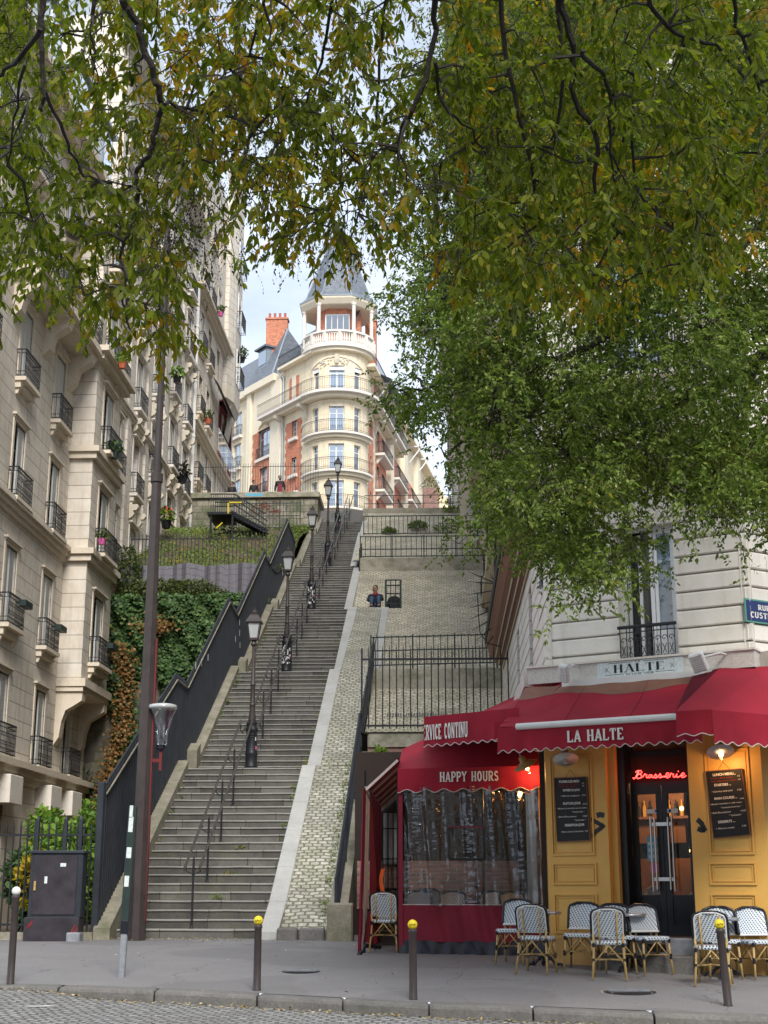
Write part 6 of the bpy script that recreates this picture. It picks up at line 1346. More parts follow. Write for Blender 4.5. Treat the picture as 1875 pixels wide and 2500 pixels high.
o = m.build('neon_sign'); tag(o, 'glowing red neon script sign reading Brasserie above the glazed door', 'neon sign')
ld = bpy.data.lights.new('neon_glow', 'AREA'); ld.shape = 'RECTANGLE'; ld.size = .7; ld.size_y = .08; ld.energy = 1.6; ld.color = (1, .08, .05); lo = bpy.data.objects.new('neon_glow', ld); col.objects.link(lo); lo.parent = o
nc = MC @ Vector((CH(*c4(1035, 452), -.3)[0], .26, tz + .1)); lo.location = nc - o.location; lo.rotation_euler = (R_(-90), 0, math.atan2(cu.y, cu.x))
# --- menu boards
def menu(name, label, cs, lines):
    P = [CH(*c4(*c), .035) for c in cs]; P3 = [MC @ Vector((a, -.035, b)) for a, b in P]    # TL TR BR BL
    t = thing(name, label, 'menu board', tuple((P3[3] + P3[2]) / 2))
    fn = lambda u, v, e=0: tuple((P3[3] * (1 - u) + P3[2] * u) * (1 - v) + (P3[0] * (1 - u) + P3[1] * u) * v - ci * e)
    m = MB(); vs = [fn(u, v, e) for e in (0, -.03) for u, v in ((0, 0), (1, 0), (1, 1), (0, 1))]; m.add(vs, [(0, 1, 2, 3), (7, 6, 5, 4), (0, 4, 5, 1), (1, 5, 6, 2), (2, 6, 7, 3), (3, 7, 4, 0)], 'board_black'); m.build('board', t)
    m = MB()
    for a, b in (((0, 0), (1, 0)), ((1, 0), (1, 1)), ((1, 1), (0, 1)), ((0, 1), (0, 0))): m.tube([fn(*a, .004), fn(*b, .004)], .008, 'wood_brown', 4)
    m.build('frame', t)
    m = MB(); top = (P3[0] + P3[1]) / 2 + Vector((0, 0, .11)); m.tube([fn(.35, 1), top], .003, 'black_plastic', 3); m.tube([fn(.68, 1), top], .003, 'black_plastic', 3); m.build('cord', t)
    W, Hh = (P3[1] - P3[0]).length, (P3[0] - P3[3]).length
    m = MB()
    for txt, u, v, h, w_, mt, bold in lines:
        cd = bpy.data.curves.new('t', 'FONT'); cd.body = txt; cd.size = 1; cd.offset = .03 if bold else .005; cd.shear = 0 if bold else .3; ob = bpy.data.objects.new('t', cd); col.objects.link(ob); dg = bpy.context.evaluated_depsgraph_get(); me = bpy.data.meshes.new_from_object(ob.evaluated_get(dg)); bpy.data.objects.remove(ob)
        xs = [q.co.x for q in me.vertices]; wd = max(xs) - min(xs); vs = [fn(u + (q.co.x - min(xs)) / wd * w_, v + q.co.y * h, .0035) for q in me.vertices]; m.add(vs, [tuple(p.vertices) for p in me.polygons], mt); bpy.data.meshes.remove(me)
    m.build('chalk_writing', t)
menu('menu_board', 'narrow black chalk menu board in French left of the door', [(422, 473), (608, 466), (630, 835), (440, 842)], [('FORMULES MIDI', .15, .92, .052, .62, 'chalk', 1), ('Entrée + Plat  ou  Plat + Dessert', .13, .885, .028, .62, 'chalk_red', 0), ('15', .85, .89, .03, .07, 'chalk', 0), ('Entrée + Plat + Dessert', .13, .85, .028, .55, 'chalk_red', 0), ('19', .85, .85, .03, .07, 'chalk', 0), ('ENTRÉES DU JOUR', .26, .785, .045, .52, 'chalk', 1), ('• Pâté de campagne', .18, .70, .034, .58, 'chalk', 0), ('7.50', .82, .70, .034, .12, 'chalk', 0),
    ('PLATS DU JOUR', .24, .575, .05, .54, 'chalk', 1), ('15.50', .84, .565, .03, .13, 'chalk', 0), ('• Moules à la marinière ou à la crème', .04, .505, .032, .92, 'chalk', 0), ('" Pommes frites "', .5, .445, .032, .38, 'chalk', 0), ('• Boeuf Bourguignon', .05, .375, .034, .58, 'chalk', 0), ('14.50', .82, .375, .032, .14, 'chalk', 0), ('" Tagliatelles "', .55, .315, .032, .36, 'chalk', 0), ('DESSERTS DU JOUR', .26, .235, .05, .6, 'chalk', 1), ('• Panna cotta à la framboise  7.50', .14, .14, .034, .82, 'chalk', 0)])
menu('menu_board', 'tilted black chalk menu board in English right of the door under the lit lamp', [(1295, 435), (1507, 418), (1558, 803), (1345, 822)], [('LUNCH MENU...', .2, .92, .052, .62, 'chalk', 1), ('Starter + Main course', .12, .875, .028, .6, 'chalk_red', 0), ('15', .86, .885, .03, .07, 'chalk', 0), ('Starter + Main course + Dessert', .12, .83, .028, .7, 'chalk_red', 0), ('19', .86, .83, .03, .07, 'chalk', 0), ('STARTERS ...', .2, .765, .05, .46, 'chalk', 1), ('• Country-style pâté', .12, .675, .034, .56, 'chalk', 0), ('7.50', .8, .675, .034, .12, 'chalk', 0),
    ('MAIN COURSE ...', .16, .565, .05, .62, 'chalk', 1), ('15.50', .84, .545, .03, .12, 'chalk', 0), ('• Mussels marinière or with cream', .02, .49, .032, .86, 'chalk', 0), ('" Homemade French fries "', .3, .43, .03, .56, 'chalk', 0), ('• Beef Bourguignon', .02, .36, .034, .54, 'chalk', 0), ('14.50', .82, .36, .032, .14, 'chalk', 0), ('" Tagliatelle "', .5, .305, .032, .36, 'chalk', 0), ('DESSERTS ...', .18, .215, .05, .46, 'chalk', 1), ('• Panna cotta', .1, .125, .034, .5, 'chalk', 0), ('7.50', .8, .135, .034, .12, 'chalk', 0)])
# --- sign band
SB = thing('sign_band', 'pale metal sign band with the restaurant name over the red awnings', 'sign', (3, 20.5, 4.3)); d = .32
tl, bl = CH(1316, 1629, d), CH(1320, 1662, d); trr, brr = CH(1833, 1588, d), CH(1834, 1625, d); z1, z0 = (tl[1] + trr[1]) / 2, (bl[1] + brr[1]) / 2 - .03
m = MB(); m.M = MC; m.box(-.12, CL_ + .12, -d, .1, z0, z1, 'white_band'); m.box(-.14, CL_ + .14, -d - .03, .12, z1 + .001, z1 + .03, 'trim_white'); m.box(CH(1372, 1690, d + .1)[0], CH(1737, 1655, d + .1)[0], -d - .1, -d, z0 - .10, z0 - .001, 'white_paint')
m.M = MS; m.box(-3.2, -.0, -.3, .12, z0, z1, 'white_band'); m.M = MRf; m.box(.0, 8, -.30, .1, z0, z1, 'white_band'); m.build('band', SB)
bx0, bx1 = CH(*c5(705, 880), d + .01)[0], CH(*c5(1187, 850), d + .01)[0]
m = MB(); m.M = MC; m.box(bx0, bx1, -d - .012, -d - .001, z0 + .01, z1 - .01, 'sticker'); m.build('name_plate', SB)
m = MB(); m.M = MC; fn = lambda u, v, e=0: (u, -d - .014 - e, v); bh_ = z1 - z0; W = bx1 - bx0
write(m, fn, 'HALTE', bx0 + W * .19, z0 + bh_ * .27, bh_ * .50, 'frame_dark', .17, serif=.10, fit=W * .60, contrast=.35)
write(m, fn, 'LA', bx0 + W * .45, z0 + bh_ * .84, bh_ * .11, 'frame_dark', .12, fit=W * .06); write(m, fn, 'DU SACRÉ COEUR', bx0 + W * .34, z0 + bh_ * .09, bh_ * .11, 'frame_dark', .14, fit=W * .32)
for a, b, v in ((.14, .42, .86), (.54, .82, .86), (.10, .32, .16), (.68, .90, .16)): m.add([fn(bx0 + W * a, z0 + bh_ * v), fn(bx0 + W * b, z0 + bh_ * v), fn(bx0 + W * b, z0 + bh_ * v + .006), fn(bx0 + W * a, z0 + bh_ * v + .006)], [(0, 1, 2, 3)], 'frame_dark')
for c in (.11, .87):
    for sg in (-1, 1): m.add([fn(bx0 + W * c - .03 + k * .008, z0 + bh_ * .5 + sg * q * .035, 0) for q in (-1, 1) for k in (0, 1)][:2] + [fn(bx0 + W * c + .03 + k * .008, z0 + bh_ * .5 - sg * (-1) * .035, 0) for k in (1, 0)], [(0, 1, 2, 3)], 'frame_dark')
m.build('lettering', SB)
# floodlights
for (px, py, dd, ry, lab) in ((*c5(520, 900), .62, .2, 'small white floodlight tilted over the left end of the sign band'), (*c5(1270, 838), .62, -.2, 'ribbed white floodlight at the right end of the sign band')):
    a, z = CH(px, py, dd); t = thing('floodlight', lab, 'floodlight', tuple(MC @ Vector((a, -dd, z)))); Mf = MC @ Matrix.Translation((a, -dd, z)) @ Matrix.Rotation(ry, 4, 'Y') @ Matrix.Rotation(.5, 4, 'X')
    m = MB(); m.M = Mf; sx_ = .11 if ry > 0 else .17; m.bbox(-sx_ * .6, sx_ * .6, -.05, .05, -.13, .13, 'white_paint', .015)
    for i in range(8): m.box(-sx_ * .6 + .01, sx_ * .6 - .01, -.062, -.051, -.11 + i * .03, -.10 + i * .03, 'white_frame')
    m.build('housing', t); m = MB(); m.M = MC; m.tube([(a, -dd, z + .05), (a + (.1 if ry > 0 else .28), -dd + .12, z + .12), (a + (.1 if ry > 0 else .3), -d, z + .12)], .018, 'white_paint', 6); m.build('arm', t)

# --- awnings
def valance(m, P, Q, z1, z0, mat='red_canvas', sc_=.165, amp=.022, off=0., n=None, bow=0.):
    """P,Q plan points; scalloped lower edge"""
    P, Q = Vector(P).to_3d(), Vector(Q).to_3d(); L = (Q - P).length; d_ = (Q - P) / L; nn = Vector((d_.y, -d_.x, 0)); k = n or int(L / .02)
    def fp(u, v):
        s = u * L; lo = z0 - amp * math.cos(2 * math.pi * s / sc_); ripple = .010 * math.sin(s * 9.1 + 1) * (1 - v) + .006 * math.sin(s * 23 + 2) * (1 - v) + .03 * bow * (1 - v)
        p = P + d_ * s + nn * (off + ripple); return (p.x, p.y, lo + (z1 - lo) * v)
    m.grid(fp, k, 5, mat)
    m.tube([Vector(fp(i / k, 0)) + nn * .002 for i in range(0, k + 1, 1)], .007, 'canvas_edge', 4)
    return lambda u, v, e=0: tuple(P + d_ * u + nn * (off + .022 + e) + Vector((0, 0, v)))
AW = thing('awning', 'red awning over the door with white lettering La Halte and a white front bar', 'awning', (3, 19.5, 3.8), 'red awnings of the restaurant'); dA = 1.30
sL, _ = CH(1215, 1800, dA); sR, _ = CH(1714, 1790, dA); zb1 = (CH(1263, 1775, dA)[1] + CH(1657, 1756, dA)[1]) / 2; zv0 = (CH(1215, 1834, dA)[1] + CH(1714, 1812, dA)[1]) / 2
zA = z0 - .06
m = MB(); m.M = MC
def roofpt(u, v):
    s = sL + .02 + (sR - sL - .04) * u; y = -d - .06 + (-dA + d + .06) * v; z = zA + (zb1 + .03 - zA) * v - .035 * math.sin(v * math.pi) + .006 * math.sin(u * 30 + v * 8) + .02 * max(0, math.sin(u * 11 - 1)) * math.exp(-((v - .34) / .1) ** 2)
    return (s, y, z)
m.grid(roofpt, 60, 26, 'red_canvas'); m.grid(lambda u, v: tuple(Vector(roofpt(u, v)) - Vector((0, 0, .006))), 60, 26, 'red_canvas', True)
for u in (.33, .66): m.tube([tuple(Vector(roofpt(u + .0, v / 10)) + Vector((0, 0, .002))) for v in range(11)], .005, 'red_canvas_dull', 4)
m.build('canvas', AW)
m = MB(); m.M = MC; m.grid(lambda u, v: tuple(Vector(roofpt(u, v * (.25 + .06 * math.sin(u * 9.5 + 2.4)))) + Vector((0, -.0, .005))), 60, 14, 'wood_brown'); m.build('painted_fold_shade', AW)  # brown wavy strip: shade of the canvas fold painted as colour
a3 = lambda s, y: (MC @ Vector((s, y, 0)))
m = MB(); fnA = valance(m, a3(sL, -dA), a3(sR, -dA), zb1 + .02, zv0); m.build('valance', AW)
m = MB(); fn = lambda u, v, e=0: fnA(u, v, e); ta, tz0 = CH(*c5(540, 1290), dA); tb, _ = CH(*c5(857, 1280), dA)
hh = CH(*c5(600, 1222), dA)[1] - tz0
Lw = (tb - ta); write(m, fn, 'LA HALTE', ta - sL, tz0 + .005, hh, 'chalk', .19, fit=Lw, serif=.12); m.build('lettering', AW)
m = MB(); m.M = MC; m.tube([(CH(1262, 1775, dA)[0], -dA - .01, zb1 + .02), (CH(1658, 1756, dA)[0], -dA - .01, zb1 + .02)], .045, 'white_paint', 10); m.build('front_bar', AW)
m = MB(); m.M = MC
for s in (sL + .5, sR - .4): m.tube([(s, -d, zA - .35), (s + .35, -(d + dA) / 2, zA - .62), (s, -dA + .04, zb1 - .06)], .025, 'white_paint', 6)
m.build('folding_arm', AW)
# left awning over the tent
AL = thing('awning', 'red awning at the left of the door lettered service continu, over the tent', 'awning', (0, 21, 3.9), 'red awnings of the restaurant')
FLp = atY(1035, 1752, 21.3); FRp = atY(1268, 1763, 20.25); Hp = atPl(1384, 1660, CA - ci * .3, ci); H2 = Vector((1.45, 24.6, Hp.z + .02)); BLp = Vector((FLp.x - .05, 24.6, FLp.z + .05))
m = MB(); m.grid(lambda u, v: tuple((FLp * (1 - u) + FRp * u) * (1 - v) + ((FLp * .15 + BLp * .85) * (1 - u) + Hp * u) * v + Vector((0, 0, -.02 * math.sin(v * 3.1) * math.sin(u * 3.1)))), 20, 16, 'red_canvas')
m.add([tuple(Hp), tuple(H2), tuple(BLp), tuple(FLp * .15 + BLp * .85)], [(0, 1, 2, 3), (3, 2, 1, 0)], 'red_canvas')
m.add([tuple(FRp), tuple(Hp), tuple(Hp - Vector((0, 0, .05))), tuple(FRp - Vector((0, 0, .05)))], [(0, 1, 2, 3), (3, 2, 1, 0)], 'roof_dark')
m.build('canvas', AL)
zvl = atY(1035, 1822, 21.3).z; m = MB(); fnL = valance(m, FLp.xy, (FRp.x, FRp.y), FLp.z + .01, zvl, amp=.018); 
LV = (Vector(FRp.xy) - Vector(FLp.xy)).length
m.build('valance', AL)
m = MB(); th_ = (FLp.z - zvl); write(m, fnL, 'SERVICE CONTINU', -.07, zvl + th_ * .20, th_ * .52, 'chalk', .20, fit=LV * .52, serif=.12)
m.v = [(max(x, FLp.x + .004), y, z) for x, y, z in m.v]; m.build('lettering', AL)
m = MB(); valance(m, (FRp.x - .35, FRp.y + .02), (FRp.x + .02, FRp.y - .10), FRp.z + .0, FRp.z - .24, off=.03); m.build('side_flap', AL)
# right awning
AR = thing('awning', 'red awning on the right corner running out of the picture', 'awning', (5, 19, 4), 'red awnings of the restaurant')
c_ = atPl(1738, 1733, CB - ri * 1.15, ri); b_ = Vector((c_.x - .42, c_.y + .16, c_.z + .005)); dq = c_ + ru * 5.2; tA = atPl(1757, 1631, CA - ci * (d + .02), ci); tB = CB + ru * 6.0 - ri * .32; tB.z = tA.z; tC = CB - ri * .32; tC.z = tA.z
m = MB()
m.grid(lambda u, v: tuple((b_ * (1 - u) + c_ * u) * (1 - v) + (tA * (1 - u) + tC * u) * v), 8, 10, 'red_canvas'); m.grid(lambda u, v: tuple((c_ * (1 - u) + dq * u) * (1 - v) + (tC * (1 - u) + tB * u) * v - Vector((0, 0, .03 * min(1, u * 8) * math.sin(v * 3.1)))), 30, 10, 'red_canvas')
m.add([tuple(b_), tuple(tA), tuple(CA + cu * 2.4 - ci * .3 + Vector((0, 0, tA.z - .05)))], [(0, 1, 2), (2, 1, 0)], 'red_canvas_dull')
m.build('canvas', AR)
m = MB(); valance(m, b_.xy, c_.xy, b_.z, b_.z - .30, off=.0, amp=.015, sc_=.21); valance(m, c_.xy, dq.xy, c_.z, c_.z - .40, amp=.02, sc_=.21); m.build('valance', AR)
# --- the winter tent
TT = thing('terrace_tent', 'red canvas terrace tent with clear plastic curtain and white Happy Hours lettering', 'tent', (.4, 22.5, .7))
TY0, TY1 = 22.65, 22.25; pl = atY(971, 1877, TY0); pr = atY(1330, 1862, TY1 - .1); P0 = Vector((pl.x, TY0, 0)); P1 = Vector((1.50, TY1 - .1, 0)); zE = (pl.z)
zs0 = atY(971, 1932, TY0).z
rl = atY(971, 1834, 24.3)
m = MB()
R0 = Vector((P0.x, 25.2, rl.z + .12)); R1 = Vector((1.5, 25.2, rl.z + 1.15)); A0 = Vector((P0.x, TY0, zE)); A1 = Vector((P1.x, P1.y, zE))
m.grid(lambda u, v: tuple((A0 * (1 - u) + A1 * u) * (1 - v) + (R0 * (1 - u) + R1 * u) * v), 20, 8, 'red_canvas'); m.grid(lambda u, v: tuple((A0 * (1 - u) + A1 * u) * (1 - v) + (R0 * (1 - u) + R1 * u) * v - Vector((0, 0, .01))), 20, 8, 'red_canvas', True)
m.build('tent_roof', TT)
m = MB(); fnT = valance(m, P0.xy, P1.xy, zE, zs0, sc_=.30, amp=.025); m.build('tent_valance', TT)
dT = (P1 - P0).normalized(); tx0 = (atY(1074, 1900, 22.5) - P0).dot(dT); tx1 = (atY(1221, 1900, 22.4) - P0).dot(dT); tzb = atY(1140, 1909, 22.5).z; tzt = atY(1140, 1885, 22.5).z
m = MB(); write(m, fnT, 'HAPPY HOURS', tx0, tzb, tzt - tzb, 'chalk', .19, fit=tx1 - tx0, serif=.12); m.build('lettering', TT)
zc_ = atY(1100, 2212, 22.5).z; zd_ = atY(1100, 2300, 22.5).z; zg = gz(22.5)
def curt(u, v, z0, z1, k=1.):
    p = P0 + (P1 - P0) * u; nn = Vector((dT.y, -dT.x, 0)); return tuple(p - nn * (.03 + k * (.035 * math.sin(u * 17 + v * 1.3) + .022 * math.sin(u * 41 + v * 2.6) * (.4 + v) + .008 * math.sin(u * 97 + v * 5))) + Vector((0, 0, z0 + (z1 - z0) * v)))
m = MB(); m.grid(lambda u, v: curt(u, v, zc_, zs0 + .06), 160, 40, 'pvc_curtain'); m.build('plastic_curtain', TT, smooth=True)
m = MB(); m.grid(lambda u, v: curt(u, v, zd_, zc_ + .02, .5), 90, 6, 'red_canvas_dull'); m.tube([curt(u / 40, 1, zd_, zc_ + .02, .5) for u in range(41)], .008, 'canvas_edge', 4)
for u in (.004, .985): m.grid(lambda a, v: curt(u - .004 + .03 * a, v, zg, zs0 + .1, .0), 2, 20, 'red_canvas_dull')
m.build('canvas_skirt', TT)
m = MB(); m.grid(lambda u, v: tuple(Vector(curt(u, v, zg - .02, zd_ + .02, .6)) + Vector((0, -.05 * (1 - v) - .02 * math.sin(u * 60) * (1 - v), 0))), 90, 6, 'blue_black'); m.build('ground_skirt', TT)
m = MB(); wa, wb = .35, .56     # zipped vent window in the plastic
zq0, zq1 = atY(1100, 2098, 22.5).z, atY(1100, 2020, 22.5).z; nn = Vector((dT.y, -dT.x, 0))
cq = [Vector(curt(u, 0, z, z, 0)) + nn * .05 for u, z in ((.36, zq0), (.60, zq0), (.60, zq1), (.36, zq1))]
m.tube([cq[3], cq[2]], .012, 'red_canvas_dull', 4); m.tube([cq[2], cq[1]], .010, 'black_plastic', 4); m.tube([cq[0], cq[1]], .022, 'black_plastic', 4); m.tube([cq[0], cq[3]], .010, 'black_plastic', 4); m.build('zip_window', TT)
for x in (-1.25, P0.x, .6, 1.45):
    m = MB(); m.tube([(x, 22.75 if x < 0 else 22.5, zg), (x, 22.75 if x < 0 else 22.5, zE - .02)], .022, 'black_plastic', 6); m.build('tent_pole', TT); m = MB(); m.tube([(x, 28, gz(28)), (x, 28, zE - .05)], .022, 'black_plastic', 6); m.build('tent_pole', TT)
e0 = atY(893, 1922, 22.7); e1 = Vector((e0.x, 28.2, e0.z))
m = MB(); rr0 = Vector((P0.x + .0, 22.7, zE + .18)); rr1 = Vector((P0.x + .1, 28.2, zE + .25)); m.add([tuple(e0), tuple(rr0), tuple(rr1), tuple(e1)], [(0, 1, 2, 3), (3, 2, 1, 0)], 'red_canvas_dull'); m.build('side_roof', TT)
m = MB(); m.tube([e0, e1], .022, 'steel', 6)
for k in range(6): q = k / 5; a = e0 * (1 - q) + e1 * q; b2 = rr0 * (1 - q) + rr1 * q; m.tube([a - Vector((0, 0, .04)), b2 - Vector((0, 0, .04))], .028, 'canvas_edge', 4)
m.build('roof_strut', TT)
# left side wall of the tent and the tied-back flap
m = MB(); m.grid(lambda u, v: (e0.x + .02 + .03 * math.sin(u * 25), 23.6 + 4.5 * u, gz(25) + (e0.z - gz(25)) * v), 40, 4, 'red_canvas_dull'); m.build('side_wall', TT)
fl = thing('door_flap', 'tied-back canvas and plastic door flap hanging at the left end of the tent', 'tent flap', (-1.25, 22.6, .7))
def fp(px, py, Y): return atY(px, py, Y)
for (tL, tR, bL, bR, Ya, Yb, mt) in (((886, 1925), (893, 1925), (873, 2330), (882, 2332), 22.45, 22.5, 'red_canvas_dull'), ((894, 1935), (903, 1960), (884, 2318), (896, 2240), 22.5, 22.9, 'pod_pale' if 0 else 'bamboo'), ((903, 1960), (909, 1975), (905, 2240), (920, 2160), 22.9, 23.2, 'red_canvas_dull')):
    m = MB(); m.grid(lambda u, v: tuple((fp(*bL, Ya) * (1 - u) + fp(*bR, Yb) * u) * (1 - v) + (fp(*tL, Ya) * (1 - u) + fp(*tR, Yb) * u) * v + Vector((0, .02 * math.sin(u * 9 + v * 3), 0))), 8, 16, mt if mt != 'bamboo' else 'canvas_edge'); m.build('flap', fl)
m = MB(); m.grid(lambda u, v: tuple((fp(890, 2300, 22.7) * (1 - u) + fp(922, 2307, 23.0) * u) * (1 - v) + (fp(900, 2225, 22.7) * (1 - u) + fp(922, 2222, 23.0) * u) * v + Vector((0, .02 * math.sin(u * 12), 0))), 10, 8, 'red_canvas_dull'); m.build('flap_skirt', fl)
m = MB(); m.tube([fp(870, 2338, 22.4), fp(884, 2322, 22.5)], .035, 'black_plastic', 6); m.tube([fp(888, 2308, 22.7), fp(928, 2312, 23.0)], .035, 'black_plastic', 6); m.build('weight_bar', fl)
# inside the tent: back wall, barred window
m = MB(); m.box(-1.75, 1.6, 28.3, 28.4, .7, 4.3, 'interior_dark'); m.box(-1.7, 1.5, 28.27, 28.298, 1.3, 2.2, 'old_brick'); m.box(-1.3, 1.55, 22.9, 28.3, gz(24) - .02, gz(24) + .004, 'asphalt_pavement') if 0 else None; tag(m.build('tent_back_wall'), 'dark rough wall closing the back of the terrace tent', 'wall')
t = thing('barred_window', 'pale window behind vertical bars at the back of the tent', 'window', (-.9, 28.2, 1.8)); a = atY(935, 2110, 28.2); b2 = atY(975, 1985, 28.2)
m = MB(); m.box(a.x, b2.x, 28.22, 28.28, a.z, b2.z, 'lamp_glass'); m.build('pane', t); m = MB(); [m.tube([(a.x + i * .1, 28.15, a.z - .8), (a.x + i * .1, 28.15, b2.z)], .015, 'dark_iron', 4) for i in range(4)]; [m.tube([(a.x - .1, 28.15, z), (a.x + .4, 28.15, z)], .015, 'dark_iron', 4) for z in (a.z + .1, b2.z - .3)]; m.build('bars', t)
# --- wall lamps
def wlamp(px, py, dd, lit, label, tilt=(0, 0), pl='MC', Y=None, back=None):
    p = MC @ Vector((CH(px, py, dd)[0], -dd, CH(px, py, dd)[1])) if Y is None else atY(px, py, Y); t = thing('wall_lamp', label, 'lamp', tuple(p), 'enamel wall lamps'); Mx = Matrix.Translation(p) @ Matrix.Rotation(tilt[0], 4, 'Y') @ Matrix.Rotation(tilt[1], 4, 'X')
    m = MB(); m.M = Mx; m.lathe((0, 0, 0), [(.19, -.035), (.185, -.03), (.11, .01), (.055, .035), (.05, .10), (.03, .12), (.005, .125)], 'zinc' if not lit else 'bamboo', 18); m.lathe((0, 0, 0), [(.187, -.037), (.11, .003), (.05, .028)], 'white_paint', 18); m.build('shade', t, True)
    m = MB(); m.M = Mx; m.lathe((0, 0, 0), [(.05, .02), (.055, -.06), (.05, -.13), (.03, -.165), (.005, -.17)], 'clear_glass', 12); m.build('glass', t, True)
    m = MB(); m.M = Mx; m.lathe((0, 0, 0), [(.012, 0), (.03, -.05), (.026, -.10), (.004, -.12)], 'bulb_warm' if lit else 'lamp_glass', 8); m.build('bulb', t)
    m = MB(); m.tube([tuple(Mx @ Vector((0, 0, .12))), tuple(Mx @ Vector((0, 0, .2))), tuple(p + ci * .15 + Vector((0, 0, .24))), tuple(p + (back or ci * dd) + Vector((0, 0, .16)))], .012, 'zinc', 6); m.build('arm', t)
    if lit: l = bpy.data.lights.new('bulb_light', 'POINT'); l.energy = 5; l.color = (1, .5, .18); l.shadow_soft_size = .04; o = bpy.data.objects.new('bulb_light', l); col.objects.link(o); o.parent = t; o.location = (Mx @ Vector((0, 0, -.2))) - p
wlamp(*c4(487, 352), .28, 0, 'unlit grey enamel lamp above the French menu board', (0, -.45)); wlamp(*c4(1382, 308), .28, 1, 'lit enamel lamp above the English menu board', (0, -.5))
wlamp(*c4(250, 388), .9, 1, 'lit lamp tilted at the right end of the Happy Hours canvas', (-.5, .3), Y=21.9, back=Vector((.35, .1, 0))); wlamp(*c4(228, 540), .9, 1, 'lit lamp glowing inside the plastic curtain of the tent', (.2, 0), Y=22.9, back=Vector((.2, .2, 0)))

# ------------------------------------------------------------- chairs and tables
ch = thing('bistro_chair', 'x', 'chair', local=True)
def rr(w_, h_, r, n=5, cx=0, cy=0):
    out = []
    for sx_, sy_, a in ((1, 1, 0), (-1, 1, 90), (-1, -1, 180), (1, -1, 270)): out += [(cx + sx_ * (w_ / 2 - r) + r * math.cos(R_(a + 90 * i / n)), cy + sy_ * (h_ / 2 - r) + r * math.sin(R_(a + 90 * i / n))) for i in range(n + 1)]
    return out
m = MB(); q = rr(.43, .42, .12); q2 = rr(.45, .44, .13); m.rings([[(x, y - .02, z) for x, y in (q2 if k in (1, 2) else q)] for k, z in enumerate((.425, .435, .465, .478))], 'rattan_weave'); m.build('seat', ch, True)
def bk(u, v):    # curved, leaning back panel; u -1..1, v 0..1
    ww = .205 * (1 - .0 * v) * (1 if v < .72 else math.sqrt(max(0, 1 - ((v - .72) / .28) ** 2.6)) * .55 + .45); z = .535 + .345 * v
    return (u * ww, .175 + .10 * v - .035 * u * u, z)
m = MB(); m.grid(lambda a, v: bk(a * 2 - 1, v), 12, 12, 'rattan_weave', True); m.grid(lambda a, v: tuple(Vector(bk(a * 2 - 1, v)) + Vector((0, .012, 0))), 12, 12, 'rattan_weave'); m.build('backrest', ch, True)
edge = [bk(-1, v / 10) for v in range(0, 11)] + [bk(-1 + k * .25, 1) for k in range(1, 8)] + [bk(1, 1 - v / 10) for v in range(0, 11)]
m = MB(); m.tube([(x * 1.03, y + .006, z) for x, y, z in edge], .019, 'frame_dark', 7); m.build('rim', ch, True)
m = MB(); m.tube([(x * .93, y + .022, z - .012) for x, y, z in edge], .010, 'white_paint', 6); m.tube([bk(-1, 0), bk(-.5, 0), bk(0, 0), bk(.5, 0), bk(1, 0)], .014, 'white_paint', 6); m.build('inner_rim', ch, True)
for sx_ in (-1, 1):
    m = MB(); m.tube([(sx_ * .215, .27, 0), (sx_ * .195, .21, .25), (sx_ * .185, .19, .45), (sx_ * .195, .195, .56)], .0155, 'bamboo', 7); m.build('leg', ch, True)
    m = MB(); m.tube([(sx_ * .205, -.235, 0), (sx_ * .19, -.20, .25), (sx_ * .18, -.18, .44)], .0155, 'bamboo', 7); m.build('leg', ch, True)
    m = MB(); m.tube([(sx_ * .11, .195, .43), (sx_ * .115, .205, .55), (sx_ * .12, .275, .84)], .012, 'bamboo', 6); m.build('back_slat', ch, True)
m = MB()
for a, b in (((-.195, -.205), (.195, -.205)), ((-.2, .22), (.2, .22)), ((-.2, -.205), (-.2, .22)), ((.2, -.205), (.2, .22))):
    A, B = Vector((*a, .40)), Vector((*b, .40)); C_, D_ = Vector((*a, .20)), Vector((*b, .20)); md = (A + B) / 2
    m.tube([C_ * .98 + D_ * .02, md * .72 + C_ * .28 + Vector((0, 0, .01)), md + Vector((0, 0, .02))], .010, 'bamboo', 5); m.tube([D_ * .98 + C_ * .02, md * .72 + D_ * .28 + Vector((0, 0, .01)), md + Vector((0, 0, .02))], .010, 'bamboo', 5)
m.tube([(-.2, .22, .24), (0, 0, .24), (.19, -.205, .24)], .010, 'bamboo', 5); m.tube([(.2, .22, .24), (0, 0, .243), (-.19, -.205, .24)], .010, 'bamboo', 5); m.build('stretcher', ch, True)
m = MB()
for x, y in ((-.195, -.208), (.195, -.208), (-.198, .212), (.198, .212)): m.lathe((x, y, .19), [(.0185, 0), (.0195, .03), (.0185, .07)], 'frame_dark', 7); m.lathe((x * .96, y * .93, .40), [(.0185, 0), (.0195, .02), (.0185, .05)], 'frame_dark', 7)
m.build('binding', ch)
CP = [(c4(192, 1548), -.35, 'bistro chair pulled up left of the first small table, against the tent'), (c4(325, 1602), math.pi - .35, 'bistro chair seen from behind in front of the first small table'), (c4(585, 1582), -.3, 'bistro chair facing out just left of the door, beside the middle table'), (c4(795, 1598), .05, 'bistro chair directly in front of the door behind the middle table'),
      (c4(745, 1636), math.pi - .12, 'bistro chair seen from behind at the middle table'), (c4(985, 1604), .3, 'bistro chair facing out to the right of the middle table'), (c4(1350, 1672), math.pi - .25, 'bistro chair seen from behind next to the yellow-topped bollard'), (c4(1405, 1628), -.05, 'bistro chair with its back to the right pillar behind the third table'), (c4(1625, 1632), .25, 'bistro chair at the right edge of the picture')]
first = True
